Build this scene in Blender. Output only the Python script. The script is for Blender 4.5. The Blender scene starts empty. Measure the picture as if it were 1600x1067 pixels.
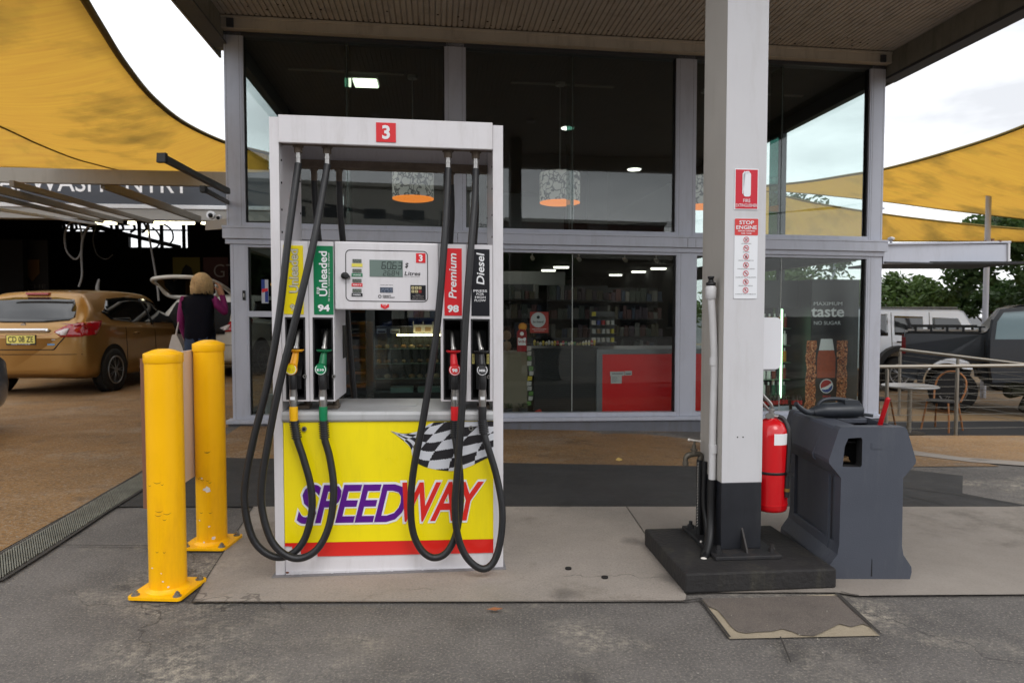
import bpy, bmesh, math, random
from mathutils import Vector, Matrix
from mathutils.bvhtree import BVHTree
random.seed(7)
S = bpy.context.scene
COL = S.collection
# ------------------------------------------------------------------ camera, world, sun, exposure
F, CX, CY, CH = 1067.0, 800.0, 533.5, 1.2            # focal length in pixels of the 1600 px photo, eye height
PITCH = math.atan(45.5 / F)
cam = bpy.data.cameras.new('camera'); cam.lens = 24.0; cam.sensor_width = 36.0
cam.clip_start = 0.05; cam.clip_end = 2000
cam.dof.use_dof = True; cam.dof.focus_distance = 3.15; cam.dof.aperture_fstop = 4.5
co = bpy.data.objects.new('camera', cam); COL.objects.link(co)
co.location = (0, 0, CH); co.rotation_euler = (math.pi / 2 - PITCH, 0, 0)
S.camera = co

W = bpy.data.worlds.new('World'); S.world = W; W.use_nodes = True
nt = W.node_tree; nt.nodes.clear()
N = nt.nodes.new; L = nt.links.new
out = N('ShaderNodeOutputWorld'); bg = N('ShaderNodeBackground'); L(bg.outputs[0], out.inputs[0])
sky = N('ShaderNodeTexSky'); sky.sky_type = 'NISHITA'; sky.sun_disc = False
SUN_EL, SUN_ROT = math.radians(48), math.radians(160)
sky.sun_elevation = SUN_EL; sky.sun_rotation = SUN_ROT
tc = N('ShaderNodeTexCoord'); mp = N('ShaderNodeMapping'); mp.inputs['Scale'].default_value = (1, 1, 3.0)
L(tc.outputs['Generated'], mp.inputs[0])
nz = N('ShaderNodeTexNoise'); nz.inputs['Scale'].default_value = 2.2; nz.inputs['Detail'].default_value = 6; nz.inputs['Roughness'].default_value = 0.55
L(mp.outputs[0], nz.inputs['Vector'])
cr = N('ShaderNodeValToRGB'); cr.color_ramp.elements[0].position = 0.32; cr.color_ramp.elements[1].position = 0.72
cr.color_ramp.elements[0].color = (3.8, 3.88, 4.05, 1); cr.color_ramp.elements[1].color = (9.4, 9.45, 9.6, 1)
L(nz.outputs['Fac'], cr.inputs[0])
mx = N('ShaderNodeMix'); mx.data_type = 'RGBA'; mx.inputs[0].default_value = 0.96        # thick cloud over a little blue
L(sky.outputs[0], mx.inputs[6]); L(cr.outputs[0], mx.inputs[7]); L(mx.outputs[2], bg.inputs[0])
bg.inputs[1].default_value = 0.125
sl = bpy.data.lights.new('sun', 'SUN'); sl.energy = 0.5; sl.angle = math.radians(25); sl.color = (1, 0.97, 0.93)
so = bpy.data.objects.new('sun', sl); COL.objects.link(so); so.location = (0, -10, 20)
so.rotation_euler = (math.pi / 2 - SUN_EL, 0, -SUN_ROT + math.pi)
S.view_settings.view_transform = 'Standard'; S.view_settings.look = 'None'
S.view_settings.exposure = 0.88; S.view_settings.gamma = 1
S.render.engine = 'CYCLES'
S.cycles.use_denoising = True
S.cycles.max_bounces = 8; S.cycles.diffuse_bounces = 3; S.cycles.glossy_bounces = 3
S.cycles.transmission_bounces = 6; S.cycles.transparent_max_bounces = 16
S.cycles.caustics_reflective = False; S.cycles.caustics_refractive = False
S.cycles.sample_clamp_indirect = 6

# ------------------------------------------------------------------ measuring: a photo point at a given distance
_f = Vector((0, math.cos(PITCH), -math.sin(PITCH))); _u = Vector((0, math.sin(PITCH), math.cos(PITCH))); _r = Vector((1, 0, 0))
CAM = Vector((0, 0, CH))
def ray(px, py): return _f + _r * ((px - CX) / F) + _u * ((CY - py) / F)
def at(px, py, Y): d = ray(px, py); return CAM + d * (Y / d.y)
def gz(x, y):                                        # the forecourt falls a little towards the right end of the shop
    a = min(1, max(0, (x + 2.9) / 5.0)); t = min(1, max(0, (y - 4.0) / 3.7)); t = t * t * (3 - 2 * t)
    return -0.165 * a * t
def gnd(px, py):
    d = ray(px, py); z = 0
    for _ in range(12):
        p = CAM + d * ((z - CH) / d.z); z = gz(p.x, p.y)
    return p

# ------------------------------------------------------------------ materials
def lin(c): return tuple((x / 12.92 if x <= 0.04045 else ((x + 0.055) / 1.055) ** 2.4) for x in [v / 255 for v in c])
MATS = {}
def M(name, rgb, rough=0.5, metal=0.0, var=0.0, vs=6.0, bump=0.0, bs=60.0, spec=0.5, coat=0.0, emit=None, es=1.0, dirt=None, ds=1.5, da=0.3, alpha=None):
    """rgb is a 0-255 colour of the surface itself; var / dirt add procedural unevenness"""
    if name in MATS: return MATS[name]
    m = bpy.data.materials.new(name); m.use_nodes = True; t = m.node_tree; b = t.nodes['Principled BSDF']
    n, l = t.nodes.new, t.links.new
    c = lin(rgb) + (1,)
    b.inputs['Base Color'].default_value = c; b.inputs['Roughness'].default_value = rough; b.inputs['Metallic'].default_value = metal
    b.inputs['Specular IOR Level'].default_value = spec; b.inputs['Coat Weight'].default_value = coat
    b.inputs['Coat Roughness'].default_value = 0.05
    tc = n('ShaderNodeTexCoord'); last = None
    if var > 0:
        x = n('ShaderNodeTexNoise'); x.inputs['Scale'].default_value = vs; x.inputs['Detail'].default_value = 7; x.inputs['Roughness'].default_value = 0.65
        l(tc.outputs['Object'], x.inputs['Vector'])
        r = n('ShaderNodeMapRange'); r.inputs[1].default_value = 0.25; r.inputs[2].default_value = 0.75; r.inputs[3].default_value = 1 - var; r.inputs[4].default_value = 1 + var
        l(x.outputs['Fac'], r.inputs[0])
        v = n('ShaderNodeVectorMath'); v.operation = 'SCALE'; v.inputs[0].default_value = c[:3]; l(r.outputs[0], v.inputs['Scale'])
        last = v.outputs[0]; l(last, b.inputs['Base Color'])
        r2 = n('ShaderNodeMapRange'); r2.inputs[3].default_value = max(0.03, rough - 0.12); r2.inputs[4].default_value = min(1, rough + 0.15)
        l(x.outputs['Fac'], r2.inputs[0]); l(r2.outputs[0], b.inputs['Roughness'])
    if dirt:
        mp = n('ShaderNodeMapping'); mp.inputs['Scale'].default_value = (3, 3, 0.5); l(tc.outputs['Object'], mp.inputs[0])
        x = n('ShaderNodeTexNoise'); x.inputs['Scale'].default_value = ds; x.inputs['Detail'].default_value = 9; x.inputs['Roughness'].default_value = 0.75
        l(mp.outputs[0], x.inputs['Vector'])
        r = n('ShaderNodeMapRange'); r.inputs[1].default_value = 0.5; r.inputs[2].default_value = 0.78; r.inputs[4].default_value = da; l(x.outputs['Fac'], r.inputs[0])
        k = n('ShaderNodeMix'); k.data_type = 'RGBA'; l(r.outputs[0], k.inputs[0])
        if last: l(last, k.inputs[6])
        else: k.inputs[6].default_value = c
        k.inputs[7].default_value = lin(dirt) + (1,); l(k.outputs[2], b.inputs['Base Color'])
    if bump > 0:
        x = n('ShaderNodeTexNoise'); x.inputs['Scale'].default_value = bs; x.inputs['Detail'].default_value = 5; l(tc.outputs['Object'], x.inputs['Vector'])
        k = n('ShaderNodeBump'); k.inputs['Strength'].default_value = bump; k.inputs['Distance'].default_value = 0.01; l(x.outputs['Fac'], k.inputs['Height']); l(k.outputs[0], b.inputs['Normal'])
    if emit: b.inputs['Emission Color'].default_value = lin(emit) + (1,); b.inputs['Emission Strength'].default_value = es
    MATS[name] = m; return m

def glass(name, tint=(235, 242, 240), f0=0.045, dark=1.0):
    """window glass: clear and tinted, with the mirror share rising towards grazing angles"""
    m = bpy.data.materials.new(name); m.use_nodes = True; t = m.node_tree; t.nodes.clear(); n, l = t.nodes.new, t.links.new
    o = n('ShaderNodeOutputMaterial'); mix = n('ShaderNodeMixShader'); l(mix.outputs[0], o.inputs[0])
    tr = n('ShaderNodeBsdfTransparent'); c = [x * dark for x in lin(tint)]; tr.inputs[0].default_value = (*c, 1)
    gl = n('ShaderNodeBsdfGlossy'); gl.inputs['Roughness'].default_value = 0.0
    lw = n('ShaderNodeLayerWeight'); lw.inputs[0].default_value = 0.5
    p = n('ShaderNodeMath'); p.operation = 'POWER'; p.inputs[1].default_value = 5; l(lw.outputs['Facing'], p.inputs[0])
    a = n('ShaderNodeMath'); a.operation = 'MULTIPLY_ADD'; a.inputs[1].default_value = 1 - f0; a.inputs[2].default_value = f0; l(p.outputs[0], a.inputs[0])
    l(a.outputs[0], mix.inputs[0]); l(tr.outputs[0], mix.inputs[1]); l(gl.outputs[0], mix.inputs[2]); MATS[name] = m; return m

def ground_mat(name, base, alt, speck=(150, 145, 135), sa=0.35, stain=(30, 28, 28), st=0.5, ss=1.6, big=0.5, bumpv=0.5, rough=0.85, gs=220.0, stretch=None, worn=0.0, crack=0.0, drips=0.0):
    """paving: two slow-changing tones, fine aggregate, irregular stains and small pale crumbs"""
    m = bpy.data.materials.new(name); m.use_nodes = True; t = m.node_tree; b = t.nodes['Principled BSDF']; n, l = t.nodes.new, t.links.new
    g = n('ShaderNodeNewGeometry'); pos = g.outputs['Position']
    if stretch:
        mp = n('ShaderNodeMapping'); mp.inputs['Scale'].default_value = stretch; l(pos, mp.inputs[0]); pos2 = mp.outputs[0]
    else: pos2 = pos
    def noise(s, d=8, r=0.6, p=None):
        x = n('ShaderNodeTexNoise'); x.inputs['Scale'].default_value = s; x.inputs['Detail'].default_value = d; x.inputs['Roughness'].default_value = r; l(p or pos, x.inputs['Vector']); return x.outputs['Fac']
    def rng(src, a, c, lo=0.0, hi=1.0):
        x = n('ShaderNodeMapRange'); x.inputs[1].default_value = a; x.inputs[2].default_value = c; x.inputs[3].default_value = lo; x.inputs[4].default_value = hi; l(src, x.inputs[0]); return x.outputs[0]
    def mix(f, a, c):
        x = n('ShaderNodeMix'); x.data_type = 'RGBA'; l(f, x.inputs[0])
        for i, v in ((6, a), (7, c)):
            if isinstance(v, tuple): x.inputs[i].default_value = lin(v) + (1,)
            else: l(v, x.inputs[i])
        return x.outputs[2]
    c = mix(rng(noise(big, 10, 0.7, pos2), 0.35, 0.65), base, alt)
    c = mix(rng(noise(ss, 12, 0.72, pos2), 0.55, 0.72, 0, st), c, stain)
    fine = noise(gs, 3, 0.7)
    c = mix(rng(fine, 0.52, 0.72, 0, sa), c, speck)
    c = mix(rng(noise(gs * 0.7, 4, 0.7), 0.5, 0.7, 0, sa), c, stain)
    if worn:
        w1 = n('ShaderNodeMath'); w1.operation = 'MULTIPLY'; l(rng(noise(1.15, 5, 0.6), 0.52, 0.66, 0, worn), w1.inputs[0]); l(rng(noise(26, 8, 0.85), 0.46, 0.60), w1.inputs[1]); c = mix(w1.outputs[0], c, speck)
    v = n('ShaderNodeTexVoronoi'); v.inputs['Scale'].default_value = 30; l(pos, v.inputs['Vector'])
    crumb = rng(v.outputs['Distance'], 0.06, 0.1, 1, 0)
    mask = n('ShaderNodeMath'); mask.operation = 'MULTIPLY'; l(crumb, mask.inputs[0]); l(rng(noise(2.1, 6, 0.7), 0.55, 0.66, 0, 0.75), mask.inputs[1])
    c = mix(mask.outputs[0], c, tuple(min(255, x + 25) for x in speck))
    if drips:      # oil drips and old spots
        v2 = n('ShaderNodeTexVoronoi'); v2.inputs['Scale'].default_value = 2.6; wv_ = n('ShaderNodeVectorMath'); wv_.operation = 'ADD'; l(pos, wv_.inputs[0])
        nn = n('ShaderNodeTexNoise'); nn.inputs['Scale'].default_value = 9; nn.inputs['Detail'].default_value = 4; l(pos, nn.inputs['Vector']); sc = n('ShaderNodeVectorMath'); sc.operation = 'SCALE'; sc.inputs['Scale'].default_value = 0.10; l(nn.outputs['Color'], sc.inputs[0]); l(sc.outputs[0], wv_.inputs[1]); l(wv_.outputs[0], v2.inputs['Vector'])
        mk = n('ShaderNodeMath'); mk.operation = 'MULTIPLY'; l(rng(v2.outputs['Distance'], 0.07, 0.22, drips, 0), mk.inputs[0]); sp_ = n('ShaderNodeSeparateColor'); l(v2.outputs['Color'], sp_.inputs[0]); l(rng(sp_.outputs[0], 0.55, 0.62), mk.inputs[1]); c = mix(mk.outputs[0], c, (34, 32, 31))
    if crack:
        wv_ = n('ShaderNodeVectorMath'); wv_.operation = 'ADD'; l(pos, wv_.inputs[0]); nn = n('ShaderNodeTexNoise'); nn.inputs['Scale'].default_value = 3.5; nn.inputs['Detail'].default_value = 7; l(pos, nn.inputs['Vector']); sc = n('ShaderNodeVectorMath'); sc.operation = 'SCALE'; sc.inputs['Scale'].default_value = 0.5; l(nn.outputs['Color'], sc.inputs[0]); l(sc.outputs[0], wv_.inputs[1])
        v3 = n('ShaderNodeTexVoronoi'); v3.feature = 'DISTANCE_TO_EDGE'; v3.inputs['Scale'].default_value = 0.55; l(wv_.outputs[0], v3.inputs['Vector'])
        mk = n('ShaderNodeMath'); mk.operation = 'MULTIPLY'; l(rng(v3.outputs['Distance'], 0.0012, 0.0035, crack, 0), mk.inputs[0]); l(rng(noise(0.9, 3), 0.48, 0.56), mk.inputs[1]); c = mix(mk.outputs[0], c, (30, 28, 26))
    l(c, b.inputs['Base Color']); l(rng(noise(3.0), 0.3, 0.7, rough - 0.2, min(1, rough + 0.1)), b.inputs['Roughness'])
    bp = n('ShaderNodeBump'); bp.inputs['Strength'].default_value = bumpv; bp.inputs['Distance'].default_value = 0.004; l(fine, bp.inputs['Height']); l(bp.outputs[0], b.inputs['Normal'])
    MATS[name] = m; return m

def cloth_sail(name):
    m = bpy.data.materials.new(name); m.use_nodes = True; t = m.node_tree; t.nodes.clear(); n, l = t.nodes.new, t.links.new
    o = n('ShaderNodeOutputMaterial'); mix = n('ShaderNodeMixShader'); mix.inputs[0].default_value = 0.66; l(mix.outputs[0], o.inputs[0])
    d = n('ShaderNodeBsdfDiffuse'); tr = n('ShaderNodeBsdfTranslucent'); l(d.outputs[0], mix.inputs[1]); l(tr.outputs[0], mix.inputs[2])
    uv = n('ShaderNodeTexCoord'); mp = n('ShaderNodeMapping'); mp.inputs['Scale'].default_value = (2.0, 26, 1); mp.inputs['Rotation'].default_value = (0, 0, 0.5); l(uv.outputs['Object'], mp.inputs[0])
    x = n('ShaderNodeTexNoise'); x.inputs['Scale'].default_value = 0.7; x.inputs['Detail'].default_value = 8; x.inputs['Roughness'].default_value = 0.6; l(mp.outputs[0], x.inputs['Vector'])
    y = n('ShaderNodeTexNoise'); y.inputs['Scale'].default_value = 0.8; y.inputs['Detail'].default_value = 7; y.inputs['Roughness'].default_value = 0.6; l(uv.outputs['Object'], y.inputs['Vector'])
    a = n('ShaderNodeMapRange'); a.inputs[1].default_value = 0.35; a.inputs[2].default_value = 0.75; l(x.outputs['Fac'], a.inputs[0])
    c = n('ShaderNodeMapRange'); c.inputs[1].default_value = 0.5; c.inputs[2].default_value = 0.72; c.inputs[4].default_value = 0.75; l(y.outputs['Fac'], c.inputs[0])
    k = n('ShaderNodeMix'); k.data_type = 'RGBA'; l(a.outputs[0], k.inputs[0]); k.inputs[6].default_value = lin((246, 220, 142)) + (1,); k.inputs[7].default_value = lin((236, 204, 138)) + (1,)
    q = n('ShaderNodeMix'); q.data_type = 'RGBA'; l(c.outputs[0], q.inputs[0]); l(k.outputs[2], q.inputs[6]); q.inputs[7].default_value = lin((176, 160, 118)) + (1,)
    l(q.outputs[2], d.inputs[0]); l(q.outputs[2], tr.inputs[0]); MATS[name] = m; return m

# ------------------------------------------------------------------ mesh helpers
def tag(o, label=None, cat=None, group=None, kind=None):
    if label: o['label'] = label
    if cat: o['category'] = cat
    if group: o['group'] = group
    if kind: o['kind'] = kind
    return o
def empty(name, loc=(0, 0, 0), rz=0, label=None, cat=None, group=None, kind=None):
    o = bpy.data.objects.new(name, None); COL.objects.link(o); o.location = loc; o.rotation_euler = (0, 0, rz); o.empty_display_size = 0.1
    return tag(o, label, cat, group, kind)
_fonts = {}
def text_geo(s, off=0.0, shear=0.0, spacing=1.0):
    key = (s, off, shear, spacing)
    if key not in _fonts:
        cu = bpy.data.curves.new('t', 'FONT'); cu.body = s; cu.offset = off; cu.shear = shear; cu.space_character = spacing; cu.resolution_u = 3; cu.align_x = 'LEFT'
        o = bpy.data.objects.new('t', cu); COL.objects.link(o); dg = bpy.context.evaluated_depsgraph_get(); dg.update()
        me = o.evaluated_get(dg).to_mesh(); _fonts[key] = ([v.co.copy() for v in me.vertices], [tuple(p.vertices) for p in me.polygons])
        o.evaluated_get(dg).to_mesh_clear(); bpy.data.objects.remove(o); bpy.data.curves.remove(cu)
    return _fonts[key]
def catmull(pts, sub=6):
    P = [Vector(p) for p in pts]; out = []
    for i in range(len(P) - 1):
        p0 = P[i - 1] if i else P[0] * 2 - P[1]; p1, p2 = P[i], P[i + 1]; p3 = P[i + 2] if i + 2 < len(P) else P[-1] * 2 - P[-2]
        for k in range(sub):
            t = k / sub
            out.append(0.5 * ((2 * p1) + (p2 - p0) * t + (2 * p0 - 5 * p1 + 4 * p2 - p3) * t * t + (3 * p1 - p0 - 3 * p2 + p3) * t ** 3))
    out.append(P[-1]); return out
class MB:
    def __init__(s): s.v = []; s.f = []; s.m = []; s.s = []
    def add(s, vs, fs, m=0, smooth=False):
        b = len(s.v); s.v += [Vector(x) for x in vs]; s.f += [tuple(b + i for i in f) for f in fs]; s.m += [m] * len(fs); s.s += [smooth] * len(fs); return s
    def box(s, x0, x1, y0, y1, z0, z1, m=0):
        v = [(x, y, z) for z in (z0, z1) for y in (y0, y1) for x in (x0, x1)]
        return s.add(v, [(0, 2, 3, 1), (4, 5, 7, 6), (0, 1, 5, 4), (2, 6, 7, 3), (0, 4, 6, 2), (1, 3, 7, 5)], m)
    def prism(s, pts, a, d0, d1, m=0, smooth=False):
        """pts: outline in the two other axes; a: axis of extrusion"""
        def q(p, d): return {'y': (p[0], d, p[1]), 'x': (d, p[0], p[1]), 'z': (p[0], p[1], d)}[a]
        n = len(pts); v = [q(p, d0) for p in pts] + [q(p, d1) for p in pts]
        s.add(v, [tuple(range(n)), tuple(range(2 * n - 1, n - 1, -1))], m)
        return s.add(v, [(i, (i + 1) % n, n + (i + 1) % n, n + i) for i in range(n)], m, smooth)
    def cyl(s, p0, p1, r0, r1=None, n=20, m=0, caps=True, smooth=True):
        p0, p1 = Vector(p0), Vector(p1); r1 = r0 if r1 is None else r1; d = (p1 - p0).normalized()
        a = d.orthogonal().normalized(); b = d.cross(a); ang = [2 * math.pi * i / n for i in range(n)]
        v = [p0 + (a * math.cos(t) + b * math.sin(t)) * r0 for t in ang] + [p1 + (a * math.cos(t) + b * math.sin(t)) * r1 for t in ang]
        s.add(v, [(i, (i + 1) % n, n + (i + 1) % n, n + i) for i in range(n)], m, smooth and n > 7)
        if caps: s.add(v[:n], [tuple(range(n - 1, -1, -1))], m); s.add(v[n:], [tuple(range(n))], m)
        return s
    def tube(s, pts, r, n=12, m=0, sub=6, caps=True):
        P = catmull(pts, sub) if sub > 1 else [Vector(p) for p in pts]
        rr = r if isinstance(r, (list, tuple)) else None; vs = []; k = len(P); d = (P[1] - P[0]).normalized(); a = d.orthogonal().normalized()
        for i, p in enumerate(P):
            d = (P[min(i + 1, k - 1)] - P[max(i - 1, 0)]).normalized(); a = (a - d * a.dot(d)).normalized(); b = d.cross(a)
            if rr: t = i / (k - 1) * (len(rr) - 1); j = min(int(t), len(rr) - 2); R = rr[j] + (rr[j + 1] - rr[j]) * (t - j)
            else: R = r
            vs += [p + (a * math.cos(2 * math.pi * q / n) + b * math.sin(2 * math.pi * q / n)) * R for q in range(n)]
        s.add(vs, [(i * n + q, i * n + (q + 1) % n, (i + 1) * n + (q + 1) % n, (i + 1) * n + q) for i in range(k - 1) for q in range(n)], m, True)
        if caps: s.add(vs[:n], [tuple(range(n - 1, -1, -1))], m); s.add(vs[-n:], [tuple(range(n))], m)
        return s
    def lathe(s, prof, c=(0, 0, 0), n=24, m=0, axis='z', smooth=True):
        vs = []; c = Vector(c)
        for r, h in prof:
            for i in range(n):
                t = 2 * math.pi * i / n; x, y = r * math.cos(t), r * math.sin(t)
                vs.append(c + Vector({'z': (x, y, h), 'y': (x, h, y), 'x': (h, x, y)}[axis]))
        k = len(prof)
        s.add(vs, [(i * n + q, i * n + (q + 1) % n, (i + 1) * n + (q + 1) % n, (i + 1) * n + q) for i in range(k - 1) for q in range(n)], m, smooth)
        s.add(vs[:n], [tuple(range(n - 1, -1, -1))], m); s.add(vs[-n:], [tuple(range(n))], m); return s
    def sph(s, c, r, sc=(1, 1, 1), n=14, m=0):
        k = n // 2; vs = []
        for i in range(k + 1):
            p = math.pi * i / k
            for q in range(n):
                t = 2 * math.pi * q / n; vs.append(Vector(c) + Vector((r * sc[0] * math.sin(p) * math.cos(t), r * sc[1] * math.sin(p) * math.sin(t), r * sc[2] * math.cos(p))))
        return s.add(vs, [(i * n + q, (i + 1) * n + q, (i + 1) * n + (q + 1) % n, i * n + (q + 1) % n) for i in range(k) for q in range(n)], m, True)
    def text(s, st, o, ax=(1, 0, 0), ay=(0, 0, 1), h=None, w=None, m=0, off=0.0, shear=0.0, align='C', spacing=1.0, fit=None):
        """letters as thin shapes; o is the centre (or left middle) of the words; h = cap height, w = width"""
        vs, fs = text_geo(st, off, shear, spacing)
        if not vs: return s
        x0, x1 = min(v.x for v in vs), max(v.x for v in vs); y0, y1 = min(v.y for v in vs), max(v.y for v in vs)
        sy = h / (y1 - y0) if h else None; sx = w / (x1 - x0) if w else None
        sx = sx or sy; sy = sy or sx
        ax, ay, o = Vector(ax), Vector(ay), Vector(o); cx = (x0 + x1) / 2 if align == 'C' else x0; cy = (y0 + y1) / 2
        return s.add([o + ax * ((v.x - cx) * sx) + ay * ((v.y - cy) * sy) for v in vs], fs, m)
    def xform(s, fn, start=0): s.v[start:] = [Vector(fn(p)) for p in s.v[start:]]; return s
    def build(s, name, mats, parent=None, bevel=0, shear=0.0, loc=None, rz=None, segs=2, recalc=True, **tags):
        me = bpy.data.meshes.new(name); vs = [(p.x, p.y, p.z - shear * p.x) for p in s.v] if shear else [tuple(p) for p in s.v]
        me.from_pydata(vs, [], s.f); me.polygons.foreach_set('material_index', s.m); me.polygons.foreach_set('use_smooth', s.s)
        for m in (mats if isinstance(mats, (list, tuple)) else [mats]): me.materials.append(m)
        if recalc:
            b = bmesh.new(); b.from_mesh(me); bmesh.ops.recalc_face_normals(b, faces=b.faces); b.to_mesh(me); b.free()
        me.update(); o = bpy.data.objects.new(name, me); COL.objects.link(o)
        if parent: o.parent = parent
        if loc is not None: o.location = loc
        if rz is not None: o.rotation_euler = (0, 0, rz)
        if bevel:
            md = o.modifiers.new('bevel', 'BEVEL'); md.width = bevel; md.segments = segs; md.limit_method = 'ANGLE'; md.angle_limit = math.radians(40); md.use_clamp_overlap = True
            md.harden_normals = False
        return tag(o, tags.get('label'), tags.get('cat'), tags.get('group'), tags.get('kind'))
def gridpoly(poly, step, plane='z', zf=None):
    """fill a flat outline and cut it into a grid; returns bmesh (in the xy plane)"""
    b = bmesh.new(); b.faces.new([b.verts.new((p[0], p[1], 0)) for p in poly])
    for ax in (0, 1):
        lo, hi = min(p[ax] for p in poly), max(p[ax] for p in poly); k = math.floor(lo / step) + 1
        while k * step < hi:
            co_ = [0, 0, 0]; co_[ax] = k * step; no = [0, 0, 0]; no[ax] = 1
            bmesh.ops.bisect_plane(b, geom=b.verts[:] + b.edges[:] + b.faces[:], plane_co=co_, plane_no=no); k += 1
    return b
def sheet(name, poly, dz, mat, step=0.6, kind='structure', **kw):
    b = gridpoly(poly, step)
    for v in b.verts: v.co.z = gz(v.co.x, v.co.y) + dz
    bmesh.ops.recalc_face_normals(b, faces=b.faces)
    me = bpy.data.meshes.new(name); b.to_mesh(me); b.free()
    if sum(p.normal.z for p in me.polygons) < 0: me.flip_normals()
    me.materials.append(mat); o = bpy.data.objects.new(name, me); COL.objects.link(o); return tag(o, kind=kind, **kw)
def decal(name, bvh, poly, axis, side, mat, parent, step=0.08, off=0.004, thick=0.006, smooth=True):
    """a panel that follows a body: outline in two axes, dropped onto the body along the third"""
    b = gridpoly(poly, step); ok = 0
    for v in b.verts:
        p, q = v.co.x, v.co.y
        if axis == 'x': o_, d = Vector((3 * side, p, q)), Vector((-side, 0, 0))
        elif axis == 'y': o_, d = Vector((p, 8 * side, q)), Vector((0, -side, 0))
        else: o_, d = Vector((p, q, 5)), Vector((0, 0, -1))
        h = bvh.ray_cast(o_, d)
        v.co = (h[0] - d * off) if h[0] else (Vector((0.8 * side, p, q)) if axis == 'x' else Vector((p, 0, q)))
    me = bpy.data.meshes.new(name); b.to_mesh(me); b.free()
    for p in me.polygons: p.use_smooth = smooth
    me.materials.append(mat); o = bpy.data.objects.new(name, me); COL.objects.link(o); o.parent = parent
    md = o.modifiers.new('t', 'SOLIDIFY'); md.thickness = thick; md.offset = 0; return o
def copy_tree(o, parent=None):
    c = o.copy(); COL.objects.link(c)
    if parent: c.parent = parent
    for ch in list(o.children): copy_tree(ch, c)
    return c
# ------------------------------------------------------------------ ground
asph = ground_mat('asphalt', (116, 111, 107), (78, 75, 73), (190, 180, 162), 0.48, (50, 47, 45), 0.75, 1.3, 0.9, 0.9, gs=105.0, worn=0.75, crack=.55, drips=.45)
asph2 = ground_mat('asphalt_dark', (52, 51, 51), (42, 41, 41), (96, 92, 86), 0.25, (30, 29, 29), 0.7, 1.5, 0.8, 0.5, worn=.15, drips=.3, stretch=(.4, 1.6, 1))
conc = ground_mat('concrete_slab', (162, 152, 143), (136, 129, 121), (196, 184, 168), 0.35, (84, 76, 60), 0.75, 1.0, 0.7, 0.3, 0.8, 130, worn=.35, crack=.5, drips=.4)
conc2 = ground_mat('concrete_pale', (152, 143, 134), (126, 118, 110), (160, 152, 140), 0.2, (74, 68, 56), 0.7, 1.2, 0.6, 0.3, 0.8, 130, worn=.35, crack=.5, drips=.4)
orange = ground_mat('tan_paving', (152, 114, 66), (116, 88, 54), (166, 158, 144), 0.75, (62, 48, 36), 0.95, 1.7, 0.5, 0.8, 0.75, 55, worn=.8, drips=.3)
patchm = ground_mat('worn_patch', (112, 103, 96), (92, 85, 80), (176, 162, 140), 0.45, (60, 55, 52), 0.5, 3, 1.5, 0.5)
crust = ground_mat('pale_crust', (176, 162, 138), (150, 138, 118), (190, 180, 160), 0.3, (110, 100, 85), 0.5, 8, 3, 0.5)
soil = ground_mat('lower_yard_paving', (128, 102, 66), (104, 88, 66), (140, 132, 120), 0.4, (50, 45, 40), 0.7, 1.0, 0.3, 0.5)
road = ground_mat('road_asphalt', (70, 70, 72), (60, 60, 62), (120, 118, 114), 0.3, (40, 40, 40), 0.6, 0.8, 0.3, 0.4)
joint = M('joint_black', (26, 24, 22), 0.95); jointg = M('joint_grey', (58, 54, 50), 0.95)  # near-black for drain bed, plugs, screw heads and holes; grey for slab joints
b = MB(); b.box(-250, 250, -250, 250, -1.2, -0.74); b.build('ground', road, kind='structure')
b = MB(); b.box(4.4, 30, 7.52, 40, -0.739, -0.62); b.build('lower_yard', soil, kind='structure')
sheet('forecourt', [(-40, -16), (40, -16), (40, 7.5), (4.35, 7.5), (4.35, 40), (-40, 40)], 0.0, asph, 1.0)
b = MB(); b.box(4.35, 40, 7.30, 7.5, -0.75, -0.17); b.box(-40, 40, -16, -15.8, -0.75, -0.005); b.box(4.15, 4.35, 7.5, 40, -0.75, -0.17)
b.build('forecourt_edge', conc2, kind='structure')
yA = 4.154; yo = 5.45
def G(px, py): p = gnd(px, py); return (p.x, p.y)
d0, d1, d2 = G(0, 862), G(228, 735), G(352, 641)
# tan paving: the yard on the left (left of the drain) and the strip along the shop
sheet('tan_paving_left', [(-30, 0.6), (-2.10, 0.6), d0, d1, (-2.92, 6.4), (-2.97, 7.1), (-2.85, 9), (-4, 30), (-30, 30)], 0.004, orange, 0.8)
sheet('tan_paving_shop', [(-2.66, 5.62), (1.6, 5.50), (4.0, 5.55), (4.0, 8.2), (-2.90, 7.4)], 0.004, orange, 0.4)
sheet('tan_paving_right', [(4.0, 6.05), (4.4, 5.75), (5.0, 5.35), (6.2, 4.65), (12, 1.0), (30, 1.0), (30, 7.5), (4.0, 7.5)], 0.004, orange, 0.5)
sheet('paving_edge_band', [(3.55, 6.35), (3.9, 5.75), (4.5, 5.35), (5.4, 4.75), (6.2, 4.25), (11.7, 0.75), (12, 0.98), (6.2, 4.64), (5.0, 5.34), (4.4, 5.74), (4.0, 6.04), (3.8, 6.5)], 0.008, conc2, 0.5)
sheet('dark_asphalt_strip', [(-2.44, yA), (2.72, yA), (3.2, yA + 0.02), (3.0, 4.5), (3.4, 5.1), (3.0, 5.52), (1.6, 5.495), (-2.66, 5.615)], 0.006, asph2, 0.4)
sl0, sl1, sl2 = G(300, 944), G(392, 800), G(1070, 943)
sheet('concrete_slab', [sl0, sl2, (0.735, 2.83), (0.70, yA - 0.006), (sl1[0] - 0.02, yA - 0.006)], 0.010, conc, 0.4)
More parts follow.
